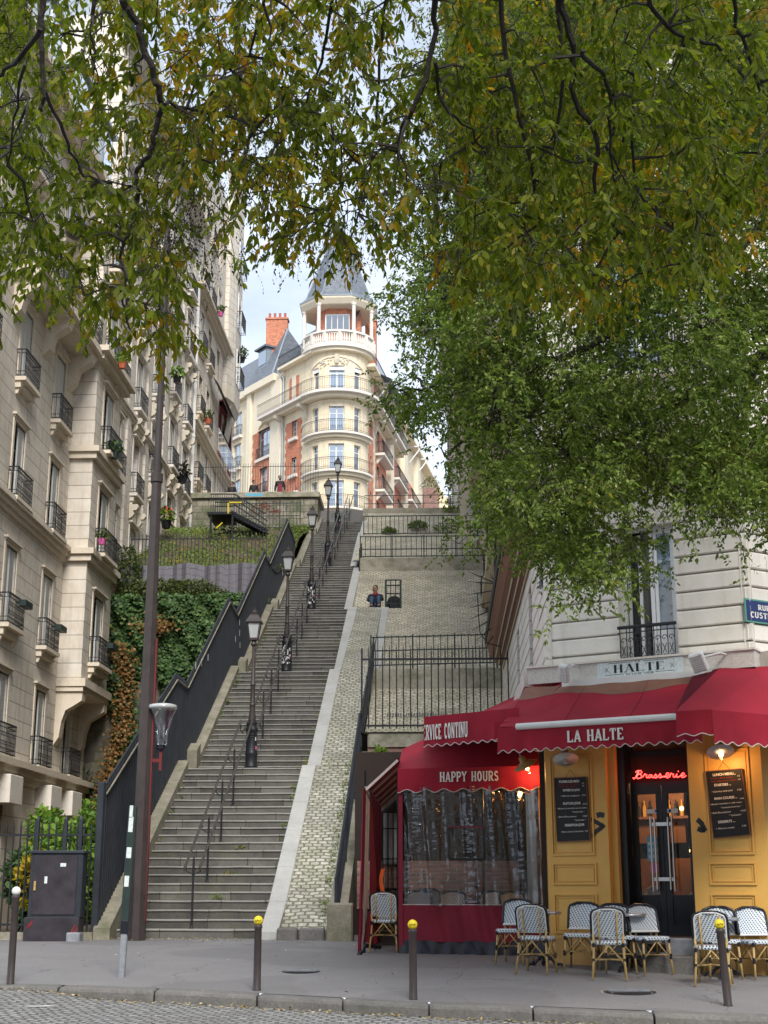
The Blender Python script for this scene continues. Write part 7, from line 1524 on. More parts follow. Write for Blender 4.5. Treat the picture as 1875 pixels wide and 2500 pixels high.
for (px, py), rz, lab in CP:
    p = ghit(px, py); p.y = max(p.y, 0)
    if first: ch.location = p; ch.rotation_euler = (0, 0, rz); ch['label'] = lab; ch['group'] = 'bistro chairs outside the restaurant'; first = False
    else: dup(ch, p, rz, lab, 'bistro chairs outside the restaurant')
for i, (x, y, rz, lab) in enumerate(((-.93, 22.95, math.pi - .1, 'bistro chair seen from behind in the open doorway of the tent'), (-1.0, 24.4, .1, 'bistro chair facing out behind the one in the tent doorway'), (-.45, 24.2, -.1, 'bistro chair behind the plastic at the left end of the tent'), (.15, 24.0, .1, 'bistro chair behind the left half of the plastic curtain'), (.75, 23.9, -.15, 'bistro chair behind the plastic below the zip window'), (1.15, 23.6, .3, 'bistro chair behind the right end of the plastic curtain'), (-.95, 25.9, .0, 'bistro chair deep in the tent by its left wall'), (-.3, 26.0, .0, 'bistro chair deep in the tent near the back wall'))):
    dup(ch, (x, y, gz(y)), rz, lab, 'bistro chairs inside the tent')
tb = thing('bistro_table', 'x', 'table', local=True)
m = MB(); m.lathe((0, 0, 0), [(.235, .715), (.245, .72), (.245, .75), (.238, .756), (.001, .757)], 'zinc', 24); m.build('tabletop', tb, True)
m = MB(); m.lathe((0, 0, 0), [(.247, .722), (.250, .735), (.247, .75)], 'steel', 24); m.build('rim', tb, True)
m = MB(); m.lathe((0, 0, 0), [(.05, .05), (.035, .12), (.022, .2), (.03, .3), (.02, .36), (.02, .62), (.035, .66), (.10, .715)], 'frame_dark', 10); m.build('column', tb, True)
for k in range(3):
    a = R_(90 + 120 * k); c, s = math.cos(a), math.sin(a); m = MB(); m.tube([(c * .03, s * .03, .16), (c * .10, s * .10, .13), (c * .17, s * .17, .05), (c * .25, s * .25, .06), (c * .29, s * .29, .015)], [.028, .024, .02, .018, .022], 'frame_dark', 6)
    for kk in range(4): m.sphere((c * (.08 + .05 * kk) + .01 * kk * s, s * (.08 + .05 * kk), .12 - .02 * kk), .022, 'frame_dark', 6, 4)
    m.build('foot', tb)
for i, ((px, py), lab) in enumerate(((c4(368, 1572), 'small round table of the left group with an ashtray'), (c4(862, 1592), 'small round table in the middle group before the door'), (c4(1402, 1630), 'small round table on the right behind the yellow-topped bollard'))):
    p = ghit(px, py)
    if i == 0: tb.location = p; tb['label'] = lab; tb['group'] = 'round bistro tables outside'; p0 = p
    else: dup(tb, p, .4 * i, lab, 'round bistro tables outside')
m = MB(); m.lathe((p0.x + .03, p0.y - .08, p0.z + .757), [(.045, 0), (.055, .02), (.05, .025), (.04, .012), (.001, .012)], 'paper_bag', 12); tag(m.build('ashtray'), 'small ashtray on the left round table', 'ashtray')
m = MB(); m.grid(lambda u, v: (-1.02 + .06 * u + .02 * math.sin(v * 7), 23.12, 1.42 + .55 * v), 4, 8, 'orange_cloth'); m.grid(lambda u, v: (-1.02 + .06 * u + .02 * math.sin(v * 7), 23.13, 1.42 + .55 * v), 4, 8, 'orange_cloth', True); tag(m.build('orange_cloth'), 'orange cloth strip hanging over a chair in the tent doorway', 'cloth')
# ============================================================= STREET FURNITURE, PEOPLE
def bollard(p, h, head, label, tilt=0, grp=True):
    t = thing('bollard', label, 'bollard', tuple(p), 'pavement bollards'); Mx = Matrix.Translation(p) @ Matrix.Rotation(tilt, 4, 'Y') @ Matrix.Translation(-p)
    m = MB(); m.M = Mx; z = h - .10; m.lathe(p, [(.052, -.03), (.052, .01), (.047, .02), (.045, z - .05), (.052, z - .04), (.052, z - .01), (.038, z)], 'lamp_brown', 16); m.build('post', t, True)
    m = MB(); m.M = Mx; m.sphere(p + Vector((0, 0, h - .055)), .058, head, 16, 10)
    m.build('head', t, True)
    if head == 'yellow_paint':
        m = MB(); m.M = Mx; q = [p + Vector((.059 * math.sin(a), -.059 * math.cos(a), h - .05 + dz)) for a, dz in ((-.6, 0), (-.3, -.012), (0, .006), (.35, -.01), (.6, .005))]; m.tube(q, .004, 'black_plastic', 4); m.build('scribble', t)
for px, py, h, hd, lab, tl in ((25, 2403, 1.19, 'white_paint', 'tall bollard with a white ball head at the left edge', 0), (627, 2418, .87, 'yellow_paint', 'bollard with a yellow ball head in front of the stairs', 0), (1009, 2440, .885, 'yellow_paint', 'bollard with a yellow ball head in front of the tent', -.005), (1778, 2456, .93, 'yellow_paint', 'slightly leaning bollard with a yellow ball head in front of the chairs', -.05)):
    bollard(ghit(px, py), h, hd, lab, tl)
# utility cabinet
p = ghit(129, 2297); t = thing('utility_cabinet', 'dark purple-black street cabinet with stickers in front of the garden fence', 'cabinet', tuple(p))
Mx = Matrix.Translation(p) @ Matrix.Rotation(.03, 4, 'Z')
m = MB(); m.M = Mx; m.bbox(-.49, .49, -.19, .19, -.05, .40, 'cabinet_paint', .01); m.build('plinth', t)
m = MB(); m.M = Mx; m.bbox(-.44, .50, -.16, .20, .403, 1.50, 'blue_black', .012); m.bbox(-.47, .53, -.19, .22, 1.502, 1.55, 'blue_black', .015); m.build('body', t)
m = MB(); m.M = Mx; m.bbox(-.38, .40, -.178, -.161, .45, 1.46, 'cabinet_paint', .01); dr_ = m.build('door', t)
m = MB(); m.M = Mx; m.bbox(-.355, -.315, -.198, -.179, .86, 1.02, 'bamboo', .008); m.build('handle', dr_)
m = MB(); m.M = Mx; m.box(.10, .2, -.182, -.1785, 1.27, 1.33, 'sticker'); m.box(-.17, -.12, -.182, -.1785, .98, 1.10, 'sticker'); m.build('sticker', dr_)
m = MB(); m.M = Mx
for cx_, cz in ((-.38, .28), (.41, .2)):
    q = [Vector((cx_, -.192, cz))]; a = 1.
    for k in range(12): a += random.uniform(-1.8, 1.8); q.append(q[0] + Vector((.05 * math.cos(a), 0, .07 * math.sin(a * 1.3))))
    m.tube(q, .006, 'chalk_red', 3, False)
m.build('graffiti', t)
# sign pole with stickers
p = ghit(296, 2386); t = thing('sign_pole', 'short square grey-green pole covered in stickers standing before the lamp post', 'pole', tuple(p)); top = atY(322, 1965, p.y)
Mx = Matrix.Translation(p) @ Matrix.Rotation(.03, 4, 'Y')
m = MB(); m.M = Mx; m.bbox(-.042, .042, -.042, .042, -.02, .62, 'grey_paint', .012); m.bbox(-.055, .055, -.05, .05, .55, .72, 'frame_dark', .01); m.build('sleeve', t)
m = MB(); m.M = Mx; m.bbox(-.06, .045, -.04, .04, .70, 2.2, 'green_iron', .008); m.build('pole_shaft', t)
m = MB(); m.M = Mx
for z, w_, h_ in ((1.15, .06, .14), (1.52, .065, .14), (1.86, .06, .2), (2.05, .045, .16)): m.box(-.045, -.045 + w_, -.044, -.0405, z, z + h_, 'sticker')
m.build('sticker', t)
# tall street lamp
p = Vector((atY(334, 2290, 26.0).x, 26.0, gz(26))); t = thing('street_lamp', 'tall dark red-brown tapering lamp post at the foot of the stairs', 'street lamp', tuple(p))
ztop = atY(372, 1172, 26).z; m = MB(); m.lathe(p, [(.16, -.05), (.155, .3), (.095, ztop - p.z)], 'lamp_brown', 8, math.pi / 8); m.lathe((p.x, p.y, ztop), [(.12, -.05), (.12, .12), (.07, .14)], 'lamp_brown', 10); m.build('lower_post', t)
zt2 = atY(380, 835, 26).z; m = MB(); m.lathe((p.x, p.y, 0), [(.07, ztop + .1), (.062, zt2 + 2.6)], 'lamp_brown', 10); m.lathe((p.x, p.y, zt2), [(.085, -.15), (.085, .35)], 'blue_black', 8); m.build('upper_post', t)
m = MB(); m.box(p.x + .12, p.x + .15, p.y - .05, p.y + .05, p.z + .3, 6.2, 'oxide_red'); m.build('red_strip', t)
hp = atY(205, 568, 26.); m = MB(); m.tube([(p.x, p.y, zt2 + 2.5), (p.x - .4, p.y, zt2 + 2.8), (hp.x + .2, hp.y, hp.z + .35), (hp.x, hp.y, hp.z + .2)], .035, 'lamp_brown', 6); m.build('arm', t)
m = MB(); m.lathe(hp, [(.05, .22), (.2, .18), (.36, .02), (.38, -.04), (.3, -.06), (.1, -.05)], 'lamp_brown', 18); m.build('lamp_head', t, True)
b0 = atY(345, 1857, 26); c0 = atY(392, 1857, 26); m = MB(); m.tube([(p.x + .1, p.y, b0.z), (c0.x, p.y, b0.z)], .045, 'oxide_red', 4); m.tube([(c0.x, p.y, b0.z - .18), (c0.x, p.y, b0.z + .25)], .035, 'oxide_red', 4); m.build('bracket', t)
m = MB(); zc1 = atY(392, 1820, 26).z; zc2 = atY(392, 1722, 26).z; H_ = zc2 - zc1; m.lathe((c0.x, p.y, zc1), [(.065, -.09), (.085, -.06), (.085, .0)], 'frame_dark', 12); m.lathe((c0.x, p.y, zc1), [(.02, 0), (.02, H_ * .9)], 'lamp_brown', 6); m.build('lamp_socket', t)
m = MB(); m.lathe((c0.x, p.y, zc1), [(.10, 0), (.105, .06), (.12, H_ * .35), (.20, H_ * .75), (.25, H_ * .90), (.255, H_ * .94)], 'bell_glass', 20); m.build('glass_bell', t, True)
m = MB(); m.lathe((c0.x, p.y, zc1), [(.262, H_ * .90), (.27, H_ * .95), (.262, H_ * 1.0), (.18, H_ * 1.03), (.001, H_ * 1.035)], 'lamp_glass', 20); m.build('glass_rim', t, True)
# manholes, grate, small debris
for px, py, r, lab in ((735, 2372, .26, 'round cast iron cover in the pavement left of the middle bollard'), (1538, 2422, .31, 'round cast iron cover in the pavement in front of the chairs')):
    p = ghit(px, py); t = thing('manhole_cover', lab, 'manhole cover', tuple(p)); m = MB(); m.lathe((p.x, p.y, p.z - .03), [(r, 0), (r, .036), (r - .02, .038)], 'dark_iron', 24); m.M = Matrix.Translation(p) @ Matrix.Rotation(.055, 4, 'X') @ Matrix.Translation(-p); m.build('frame', t)
    m = MB(); [m.box(p.x - r * .8, p.x + r * .8, p.y - r * .7 + i * r * .2, p.y - r * .7 + i * r * .2 + .02, p.z + .006, p.z + .012 + .011 * (i - 3.5) * r, 'grey_paint') for i in range(8)]; m.build('lid_pattern', t)
p = ghit(218, 2290); m = MB(); m.bbox(p.x - .12, p.x + .12, 25.6, 25.9, .7, .93, 'grey_paint', .02); tag(m.build('stone_block'), 'small grey block beside the utility cabinet', 'block')
# drain guard cage next to the seated man
t = thing('barrier_rack', 'narrow dark iron rack standing on the bank beside the seated man', 'rack', (-1.6, 50.9, 11.4)); a = atY(942, 1488, 49.9); b2 = atY(978, 1416, 49.9); zb0 = 11.36
m = MB()
for x in (a.x, b2.x): m.tube([(x, 49.9, zb0), (x, 49.9, b2.z)], .05, 'green_iron', 4)
for z in (b2.z, b2.z - .2, b2.z - .5, zb0 + .3): m.tube([(a.x, 49.9, z), (b2.x, 49.9, z)], .03, 'dark_iron', 4)
for k in (1, 2): m.tube([(a.x + (b2.x - a.x) * k / 3, 49.9, zb0), (a.x + (b2.x - a.x) * k / 3, 49.9, b2.z)], .022, 'dark_iron', 4)
m.build('frame', t)
# ---- people: skinned figures
def skin(name, parent, J, E_, mat, lv=2):
    """J: list of (x,y,z,r); E_: edges. Grown with a skin modifier and baked to a mesh"""
    me = bpy.data.meshes.new(name); me.from_pydata([j[:3] for j in J], E_, []); o = bpy.data.objects.new(name, me); col.objects.link(o)
    md = o.modifiers.new('s', 'SKIN'); sv = me.skin_vertices[0].data
    for i, j in enumerate(J): sv[i].radius = (j[3], j[4] if len(j) > 4 else j[3]); sv[i].use_root = (i == 0)
    sb = o.modifiers.new('b', 'SUBSURF'); sb.levels = lv; sb.render_levels = lv
    bpy.context.view_layer.update(); dg = bpy.context.evaluated_depsgraph_get(); m2 = bpy.data.meshes.new_from_object(o.evaluated_get(dg)); o.modifiers.clear(); o.data = m2; m2.materials.clear(); m2.materials.append(MT[mat])
    for p in m2.polygons: p.use_smooth = True
    o.name = name; o.parent = parent; return o
def head(par, c, s, look, hairmat='hair_dark', beard=False, skinmat='skin'):
    M_ = Matrix.Translation(c) @ Matrix.Rotation(look, 4, 'Z'); m = MB(); m.M = M_
    m.lathe((0, 0, 0), [(.035 * s, -.13 * s), (.055 * s, -.10 * s), (.068 * s, -.05 * s), (.076 * s, .0), (.078 * s, .05 * s), (.06 * s, .10 * s), (.005, .12 * s)], skinmat, 12); m.rings([[(x * s, -.070 * s + dy * s, z * s) for x, z in ((-.012, -.03), (.012, -.03), (.008, .015), (-.008, .015))] for dy in (0, -.022)], skinmat)
    for q in (-1, 1): m.sphere((q * .078 * s, .0, -.005 * s), .018 * s, skinmat, 6, 4, 1.4)
    o = m.build('head', par, True)
    m = MB(); m.M = M_
    for q in (-1, 1): m.sphere((q * .028 * s, -.068 * s, .012 * s), .010 * s, 'hair_dark', 6, 4); m.box(q * .028 * s - .016 * s, q * .028 * s + .016 * s, -.078 * s, -.07 * s, .03 * s, .037 * s, hairmat)
    m.box(-.022 * s, .022 * s, -.074 * s, -.066 * s, -.062 * s, -.052 * s, 'wood_brown'); m.build('face_features', par)
    m = MB(); m.M = M_ @ Matrix.Translation((0, .012 * s, .018 * s)); m.lathe((0, 0, 0), [(.080 * s, -.03 * s), (.086 * s, .03 * s), (.07 * s, .095 * s), (.005, .122 * s)], hairmat, 12)
    if beard: m.M = M_; m.lathe((0, -.012 * s, 0), [(.03 * s, -.145 * s), (.062 * s, -.10 * s), (.072 * s, -.06 * s)], hairmat, 10)
    m.build('hair', par, True)
# seated man: knees drawn up, arms around them
q = atY(917, 1485, 50.15); X0, Y0, Z0 = q.x, 50.15, 11.43
S = thing('person', 'man in a black jacket and blue jeans sitting on the bank with knees drawn up', 'person', (X0, Y0, Z0))
def rel(L): return [(x, y, z) + tuple(r) for x, y, z, *r in L]
skin('body', S, rel([(0, .05, .12, .13, .15), (0, .04, .35, .13, .16), (0, -.02, .52, .12, .17), (0, -.03, .66, .05), (0, -.05, .76, .06), (.2, -.02, .55, .05), (.25, -.2, .35, .04), (.12, -.42, .36, .035), (-.2, -.02, .55, .05), (-.26, -.18, .34, .04), (-.1, -.4, .3, .035), (.11, -.1, .14, .085), (.13, -.42, .46, .07), (.14, -.52, .06, .05), (.15, -.66, .03, .04), (-.11, -.1, .14, .085), (-.12, -.40, .42, .07), (-.13, -.56, .06, .05), (-.14, -.7, .03, .04)]), [(0, 1), (1, 2), (2, 3), (3, 4), (2, 5), (5, 6), (6, 7), (2, 8), (8, 9), (9, 10), (0, 11), (11, 12), (12, 13), (13, 14), (0, 15), (15, 16), (16, 17), (17, 18)], 'skin')
skin('jacket', S, rel([(0, .05, .16, .17, .19), (0, .04, .36, .17, .20), (0, -.02, .54, .14, .20), (0, -.03, .64, .08), (.21, -.02, .55, .075), (.26, -.2, .36, .062), (.14, -.38, .37, .05), (-.21, -.02, .55, .075), (-.27, -.18, .35, .062), (-.13, -.36, .31, .05)]), [(0, 1), (1, 2), (2, 3), (2, 4), (4, 5), (5, 6), (2, 7), (7, 8), (8, 9)], 'cloth_black')
skin('jeans', S, rel([(0, .03, .12, .15, .17), (.11, -.1, .15, .105), (.13, -.42, .46, .088), (.14, -.51, .12, .07), (-.11, -.1, .15, .105), (-.12, -.40, .42, .088), (-.13, -.55, .12, .07)]), [(0, 1), (1, 2), (2, 3), (0, 4), (4, 5), (5, 6)], 'jeans')
skin('scarf', S, rel([(.08, -.06, .66, .05), (0, -.11, .64, .055), (-.08, -.06, .66, .05), (0, -.14, .52, .05)]), [(0, 1), (1, 2), (1, 3)], 'cloth_red')
head(S, Vector((X0 - .01, Y0 - .07, Z0 + .79)), 1.18, -.3, beard=False)
for x, y in ((.15, -.62), (-.14, -.66)): m = MB(); m.bbox(X0 + x - .045, X0 + x + .045, Y0 + y - .12, Y0 + y + .12, Z0 - .02, Z0 + .07, 'hair_dark', .02); m.build('shoe', S)
m = MB(); cB = Vector((atY(962, 1480, 50.2).x, 50.3, 11.43)); m.rings([[(cB.x + x * k, cB.y + y * k, cB.z + z) for x, y in rr(.52, .30, .1)] for z, k in ((0, .95), (.12, 1.05), (.35, 1.0), (.5, .75), (.56, .4))], 'cloth_black'); m.bbox(cB.x - .17, cB.x + .17, cB.y - .23, cB.y - .15, cB.z + .05, cB.z + .3, 'blue_black', .03); m.tube([(cB.x - .05, cB.y, cB.z + .55), (cB.x, cB.y, cB.z + .62), (cB.x + .05, cB.y, cB.z + .55)], .012, 'black_plastic', 5); tag(m.build('backpack'), 'dark backpack resting behind the iron rack beside the seated man', 'backpack')
def stander(px, py, Y, label, jacket, s=1., look=0., beard=False, arm=0., hair='hair_dark', trousers='jeans'):
    """px,py = top of the head"""
    tp = atY(px, py, Y); z0 = tp.z - 1.76 * s; T = thing('person', label, 'person', (tp.x, Y, z0))
    v = lambda L: [(x * s, y * s, z * s, *[a * s for a in r]) for x, y, z, *r in L]
    skin('body', T, v([(0, 0, .95, .12, .15), (0, 0, 1.2, .11, .15), (0, 0, 1.42, .10, .17), (0, 0, 1.5, .05), (0, -.01, 1.58, .055), (.2, 0, 1.4, .05), (.25, .03, 1.12, .04), (.24 - arm, -.08 - arm, .9 + arm, .03), (.24 - arm, -.1 - arm, .82 + arm, .035), (-.2, 0, 1.4, .05), (-.25, .03, 1.12, .04), (-.24, -.06, .9, .03), (-.24, -.07, .82, .035), (.1, 0, .85, .09), (.11, 0, .48, .06), (.12, .02, .08, .045), (.12, -.13, .03, .035), (-.1, 0, .85, .09), (-.11, 0, .48, .06), (-.12, .02, .08, .045), (-.12, -.13, .03, .035)]),
         [(0, 1), (1, 2), (2, 3), (3, 4), (2, 5), (5, 6), (6, 7), (7, 8), (2, 9), (9, 10), (10, 11), (11, 12), (0, 13), (13, 14), (14, 15), (15, 16), (0, 17), (17, 18), (18, 19), (19, 20)], 'skin')
    skin('jacket', T, v([(0, 0, .92, .15, .19), (0, 0, 1.2, .14, .19), (0, 0, 1.42, .12, .2), (0, 0, 1.5, .07), (.17, 0, 1.4, .08), (.235, .03, 1.12, .065), (.24 - arm, -.07 - arm, .92 + arm, .05), (-.17, 0, 1.4, .08), (-.235, .03, 1.12, .065), (-.24, -.05, .92, .05)]), [(0, 1), (1, 2), (2, 3), (2, 4), (4, 5), (5, 6), (2, 7), (7, 8), (8, 9)], jacket)
    skin('trousers', T, v([(0, 0, .92, .13, .16), (.1, 0, .82, .105), (.11, 0, .48, .08), (.12, .01, .12, .065), (-.1, 0, .82, .105), (-.11, 0, .48, .08), (-.12, .01, .12, .065)]), [(0, 1), (1, 2), (2, 3), (0, 4), (4, 5), (5, 6)], trousers)
    head(T, Vector((tp.x, Y - .01, z0 + 1.64 * s)), s, look, hair, beard)
    return T
stander(684, 1161, 69.6, 'bearded man in a dark jacket over a red shirt leaning by the terrace fence', 'cloth_black', 1.02, .5, True)
m_ = stander(620, 1172, 70.6, 'person in black seen from the side on the left of the terrace', 'cloth_black', .92, 1.4)
stander(723, 1189, 69.8, 'small child in pale clothes at the right end of the terrace fence', 'cloth_white', .62, .3, hair='hair_dark')
stander(567, 1176, 70.4, 'dark-clad person half hidden by the corner of the left house on the terrace', 'cloth_black', .92, -1.0)
m = MB(); p = atY(684, 1187, 69.42); m.grid(lambda u, v: (p.x - .10 + .2 * u, 69.40 - .02 * math.sin(u * 3.14), p.z - .5 + .62 * v), 6, 4, 'cloth_red'); tagp = m.build('shirt_front', bpy.data.objects['person.001'])
# fallen leaves
n = 2600; X = rng.uniform(-12, 9, n); kyv = np.array([ky(x) for x in X]); k = rng.uniform(0, 1, n)
Yv = np.where(k < .45, kyv - np.abs(rng.normal(size=n)) * .12 - .02, np.where(k < .62, 26.6 - np.abs(rng.normal(size=n)) * .35, rng.uniform(16, 26, n)))
X = np.where((k >= .45) & (k < .62), rng.uniform(-7.5, -2.2, n), X); kyv = np.array([ky(x) for x in X]); zz = np.array([gz(y) for y in Yv]) - np.where(Yv < kyv, np.array([drop(x) for x in X]), 0) + .012
keep = (k < .62) | (rng.uniform(0, 1, n) < .35); P = np.stack([X, Yv, zz], 1)[keep]; V, F = leafquads(P, unit(rng.normal(size=(len(P), 3)) * .28 + np.array([0, 0, 1])), .045, .5); tag(leaves_mesh('fallen_leaves', V, F, 'leaf_fallen', None), 'pale fallen leaves scattered along the kerb and the foot of the stairs', 'leaves', kind='stuff')
# houses across the street, behind the viewpoint (seen only mirrored in the glass)
t = thing('opposite_house', 'stone apartment row across the street behind the viewpoint', 'building', (0, -17, -.3)); Mo = frame((45, -17), (-1, 0)); hs = [(s, s + 1.2, z, z + 2.3) for s in range(3, 88, 4) for z in (1, 5, 8.5, 12, 15.5)]
m = MB(); m.M = Mo; wall_holes(m, 0, 90, -1, 19, hs, 'limestone'); m.box(.1, 89.9, .35, 8, -.9, 18.9, 'window_glass'); m.build('wall', t); m = MB(); m.M = Mo; m.add([(0, -.3, 19), (90, -.3, 19), (90, 3, 23), (0, 3, 23), (0, 8, 23), (90, 8, 23)], [(0, 1, 2, 3), (3, 2, 5, 4)], 'slate'); m.build('roof', t)
# ============================================================= TREES OVER THE STREET
def inpoly(x, y, P):
    c = np.zeros(len(x), bool); n = len(P)
    for i in range(n):
        x1, y1 = P[i]; x2, y2 = P[i - 1]
        k = ((y1 > y) != (y2 > y)) & (x < (x2 - x1) * (y - y1) / (y2 - y1 + 1e-9) + x1); c ^= k
    return c
def unproj(px, py, Y):
    r = np.array(_F)[None] + np.array(_Rt)[None] * ((px - CX) / FPX)[:, None] - np.array(_U)[None] * ((py - CY) / FPX)[:, None]
    return np.array(_C)[None] + r * (Y / r[:, 1])[:, None]
def compound(P, D, L, pairs, ll, asp, droop, hexa=True):
    """pinnate leaves: P base points, D unit directions, L lengths -> leaflet mesh arrays"""
    n = len(P); side = unit(np.cross(D, np.array([[0, 0, 1.]]) + rng.normal(size=(n, 3)) * .25)); dn = np.array([[0, 0, -1.]]); bases = []; dirs = []; 
    for k in range(pairs):
        t = .22 + .74 * k / (pairs - 1); q = P + D * (L * t)[:, None] + dn * (L * t * t * .35)[:, None]
        for sg in (-1, 1):
            d = side * sg * .75 + D * .45 + dn * droop + rng.normal(size=(n, 3)) * .22; bases.append(q + rng.normal(size=(n, 3)) * .003); dirs.append(unit(d))
    bases.append(P + D * L[:, None] + dn * (L * .35)[:, None]); dirs.append(unit(D + dn * .7))
    B = np.concatenate(bases); T = np.concatenate(dirs); m_ = len(B); Ls = (ll * rng.uniform(.75, 1.2, m_))[:, None]
    Wd = unit(np.cross(T, rng.normal(size=(m_, 3)) + np.array([[0, 0, .8]]))); W = Ls * asp
    if hexa:
        N_ = np.cross(T, Wd); cup = N_ * Ls * .10
        V = np.stack([B, B + T * Ls * .3 + Wd * W * .5 + cup, B + T * Ls * .68 + Wd * W * .42 + cup, B + T * Ls, B + T * Ls * .68 - Wd * W * .42 + cup, B + T * Ls * .3 - Wd * W * .5 + cup], 1).reshape(-1, 3); F = np.arange(6 * m_).reshape(-1, 6)
    else:
        V = np.stack([B, B + T * Ls * .45 + Wd * W * .5, B + T * Ls, B + T * Ls * .45 - Wd * W * .5], 1).reshape(-1, 3); F = np.arange(4 * m_).reshape(-1, 4)
    return V, F
def rachis(P, D, L, w_=.0022):
    n = len(P); side = unit(np.cross(D, rng.normal(size=(n, 3)))) * w_; dn = np.array([[0, 0, -1.]]); Vs = []
    for t in (0, .5, 1.): c = P + D * (L * t)[:, None] + dn * (L * t * t * .35)[:, None]; Vs += [c - side, c + side]
    V = np.stack(Vs, 1).reshape(-1, 3); b = np.arange(n)[:, None] * 6; F = np.concatenate([b + np.array([[0, 1, 3, 2]]), b + np.array([[2, 3, 5, 4]])]); return V, F
def strings(P, nb, step, w_, jit):
    """hanging beaded seed strings"""
    n = len(P); cur = P.copy(); out = []; d = unit(rng.normal(size=(n, 3)) * .45 + np.array([[0, 0, -1.]]))
    for k in range(nb):
        d = unit(d + rng.normal(size=(n, 3)) * jit + np.array([[0, 0, -.25]])); st = step * rng.uniform(.5, 1.3, n)[:, None]; nx = cur + d * st; sd = unit(np.cross(d, rng.normal(size=(n, 3)))) * (w_ * rng.choice([.35, .35, 1.0], n))[:, None]
        mid = (cur + nx) / 2; out.append(np.stack([cur, mid + sd, nx, mid - sd], 1)); cur = nx
    V = np.concatenate(out).reshape(-1, 3); return V, np.arange(len(V)).reshape(-1, 4)
def grow(limbs, T, jit, r0, r1, m, mat='bark', maxd=9, seg=4, lim=None):
    """attach each target to the nearest point of the growing structure with a crooked twig; returns twig end directions"""
    nodes = [p for L in limbs for p in L]; N = np.array([tuple(p) for p in nodes]); base = np.array([0.] * len(N)); order = np.argsort([np.min(np.linalg.norm(N - t, axis=1)) for t in T]); D = np.zeros_like(T); A = np.zeros_like(T); keep = np.ones(len(T), bool)
    Nn = np.zeros((len(N) + len(T) * 2, 3)); Nn[:len(N)] = N; cnt = len(N); dp = np.zeros(len(Nn))
    for i in order:
        t = T[i]; d2 = np.linalg.norm(Nn[:cnt] - t, axis=1) + dp[:cnt] * .04; j = int(np.argmin(d2)); a = Nn[j]; L = np.linalg.norm(t - a)
        if lim and L > lim: keep[i] = False; continue
        k = max(2, min(seg, int(L / .12) + 1)); pts = [a + (t - a) * q / k + rng.normal(size=3) * jit * L * (0 < q < k) + np.array([0, 0, .10 * L * math.sin(math.pi * q / k)]) for q in range(k + 1)]
        ra = max(r1, r0 * (1 - dp[j] * .22)); m.tube(pts, [ra + (r1 - ra) * q / k for q in range(k + 1)], mat, 4 if ra > .008 else 3, False)
        Nn[cnt] = t; dp[cnt] = dp[j] + 1; cnt += 1; Nn[cnt] = pts[k // 2]; dp[cnt] = dp[j] + .6; cnt += 1
        D[i] = (t - pts[k - 1]) / (np.linalg.norm(t - pts[k - 1]) + 1e-9); A[i] = pts[k - 1]
    return D, A, keep
def smooth_path(P, n=5):
    P = [Vector(p) for p in P]; out = []
    for i in range(len(P) - 1):
        p0, p1, p2, p3 = P[max(0, i - 1)], P[i], P[i + 1], P[min(len(P) - 1, i + 2)]
        for k in range(n): t = k / n; out.append(.5 * ((2 * p1) + (p2 - p0) * t + (2 * p0 - 5 * p1 + 4 * p2 - p3) * t * t + (3 * p1 - p0 - 3 * p2 + p3) * t ** 3))
    return out + [P[-1]]

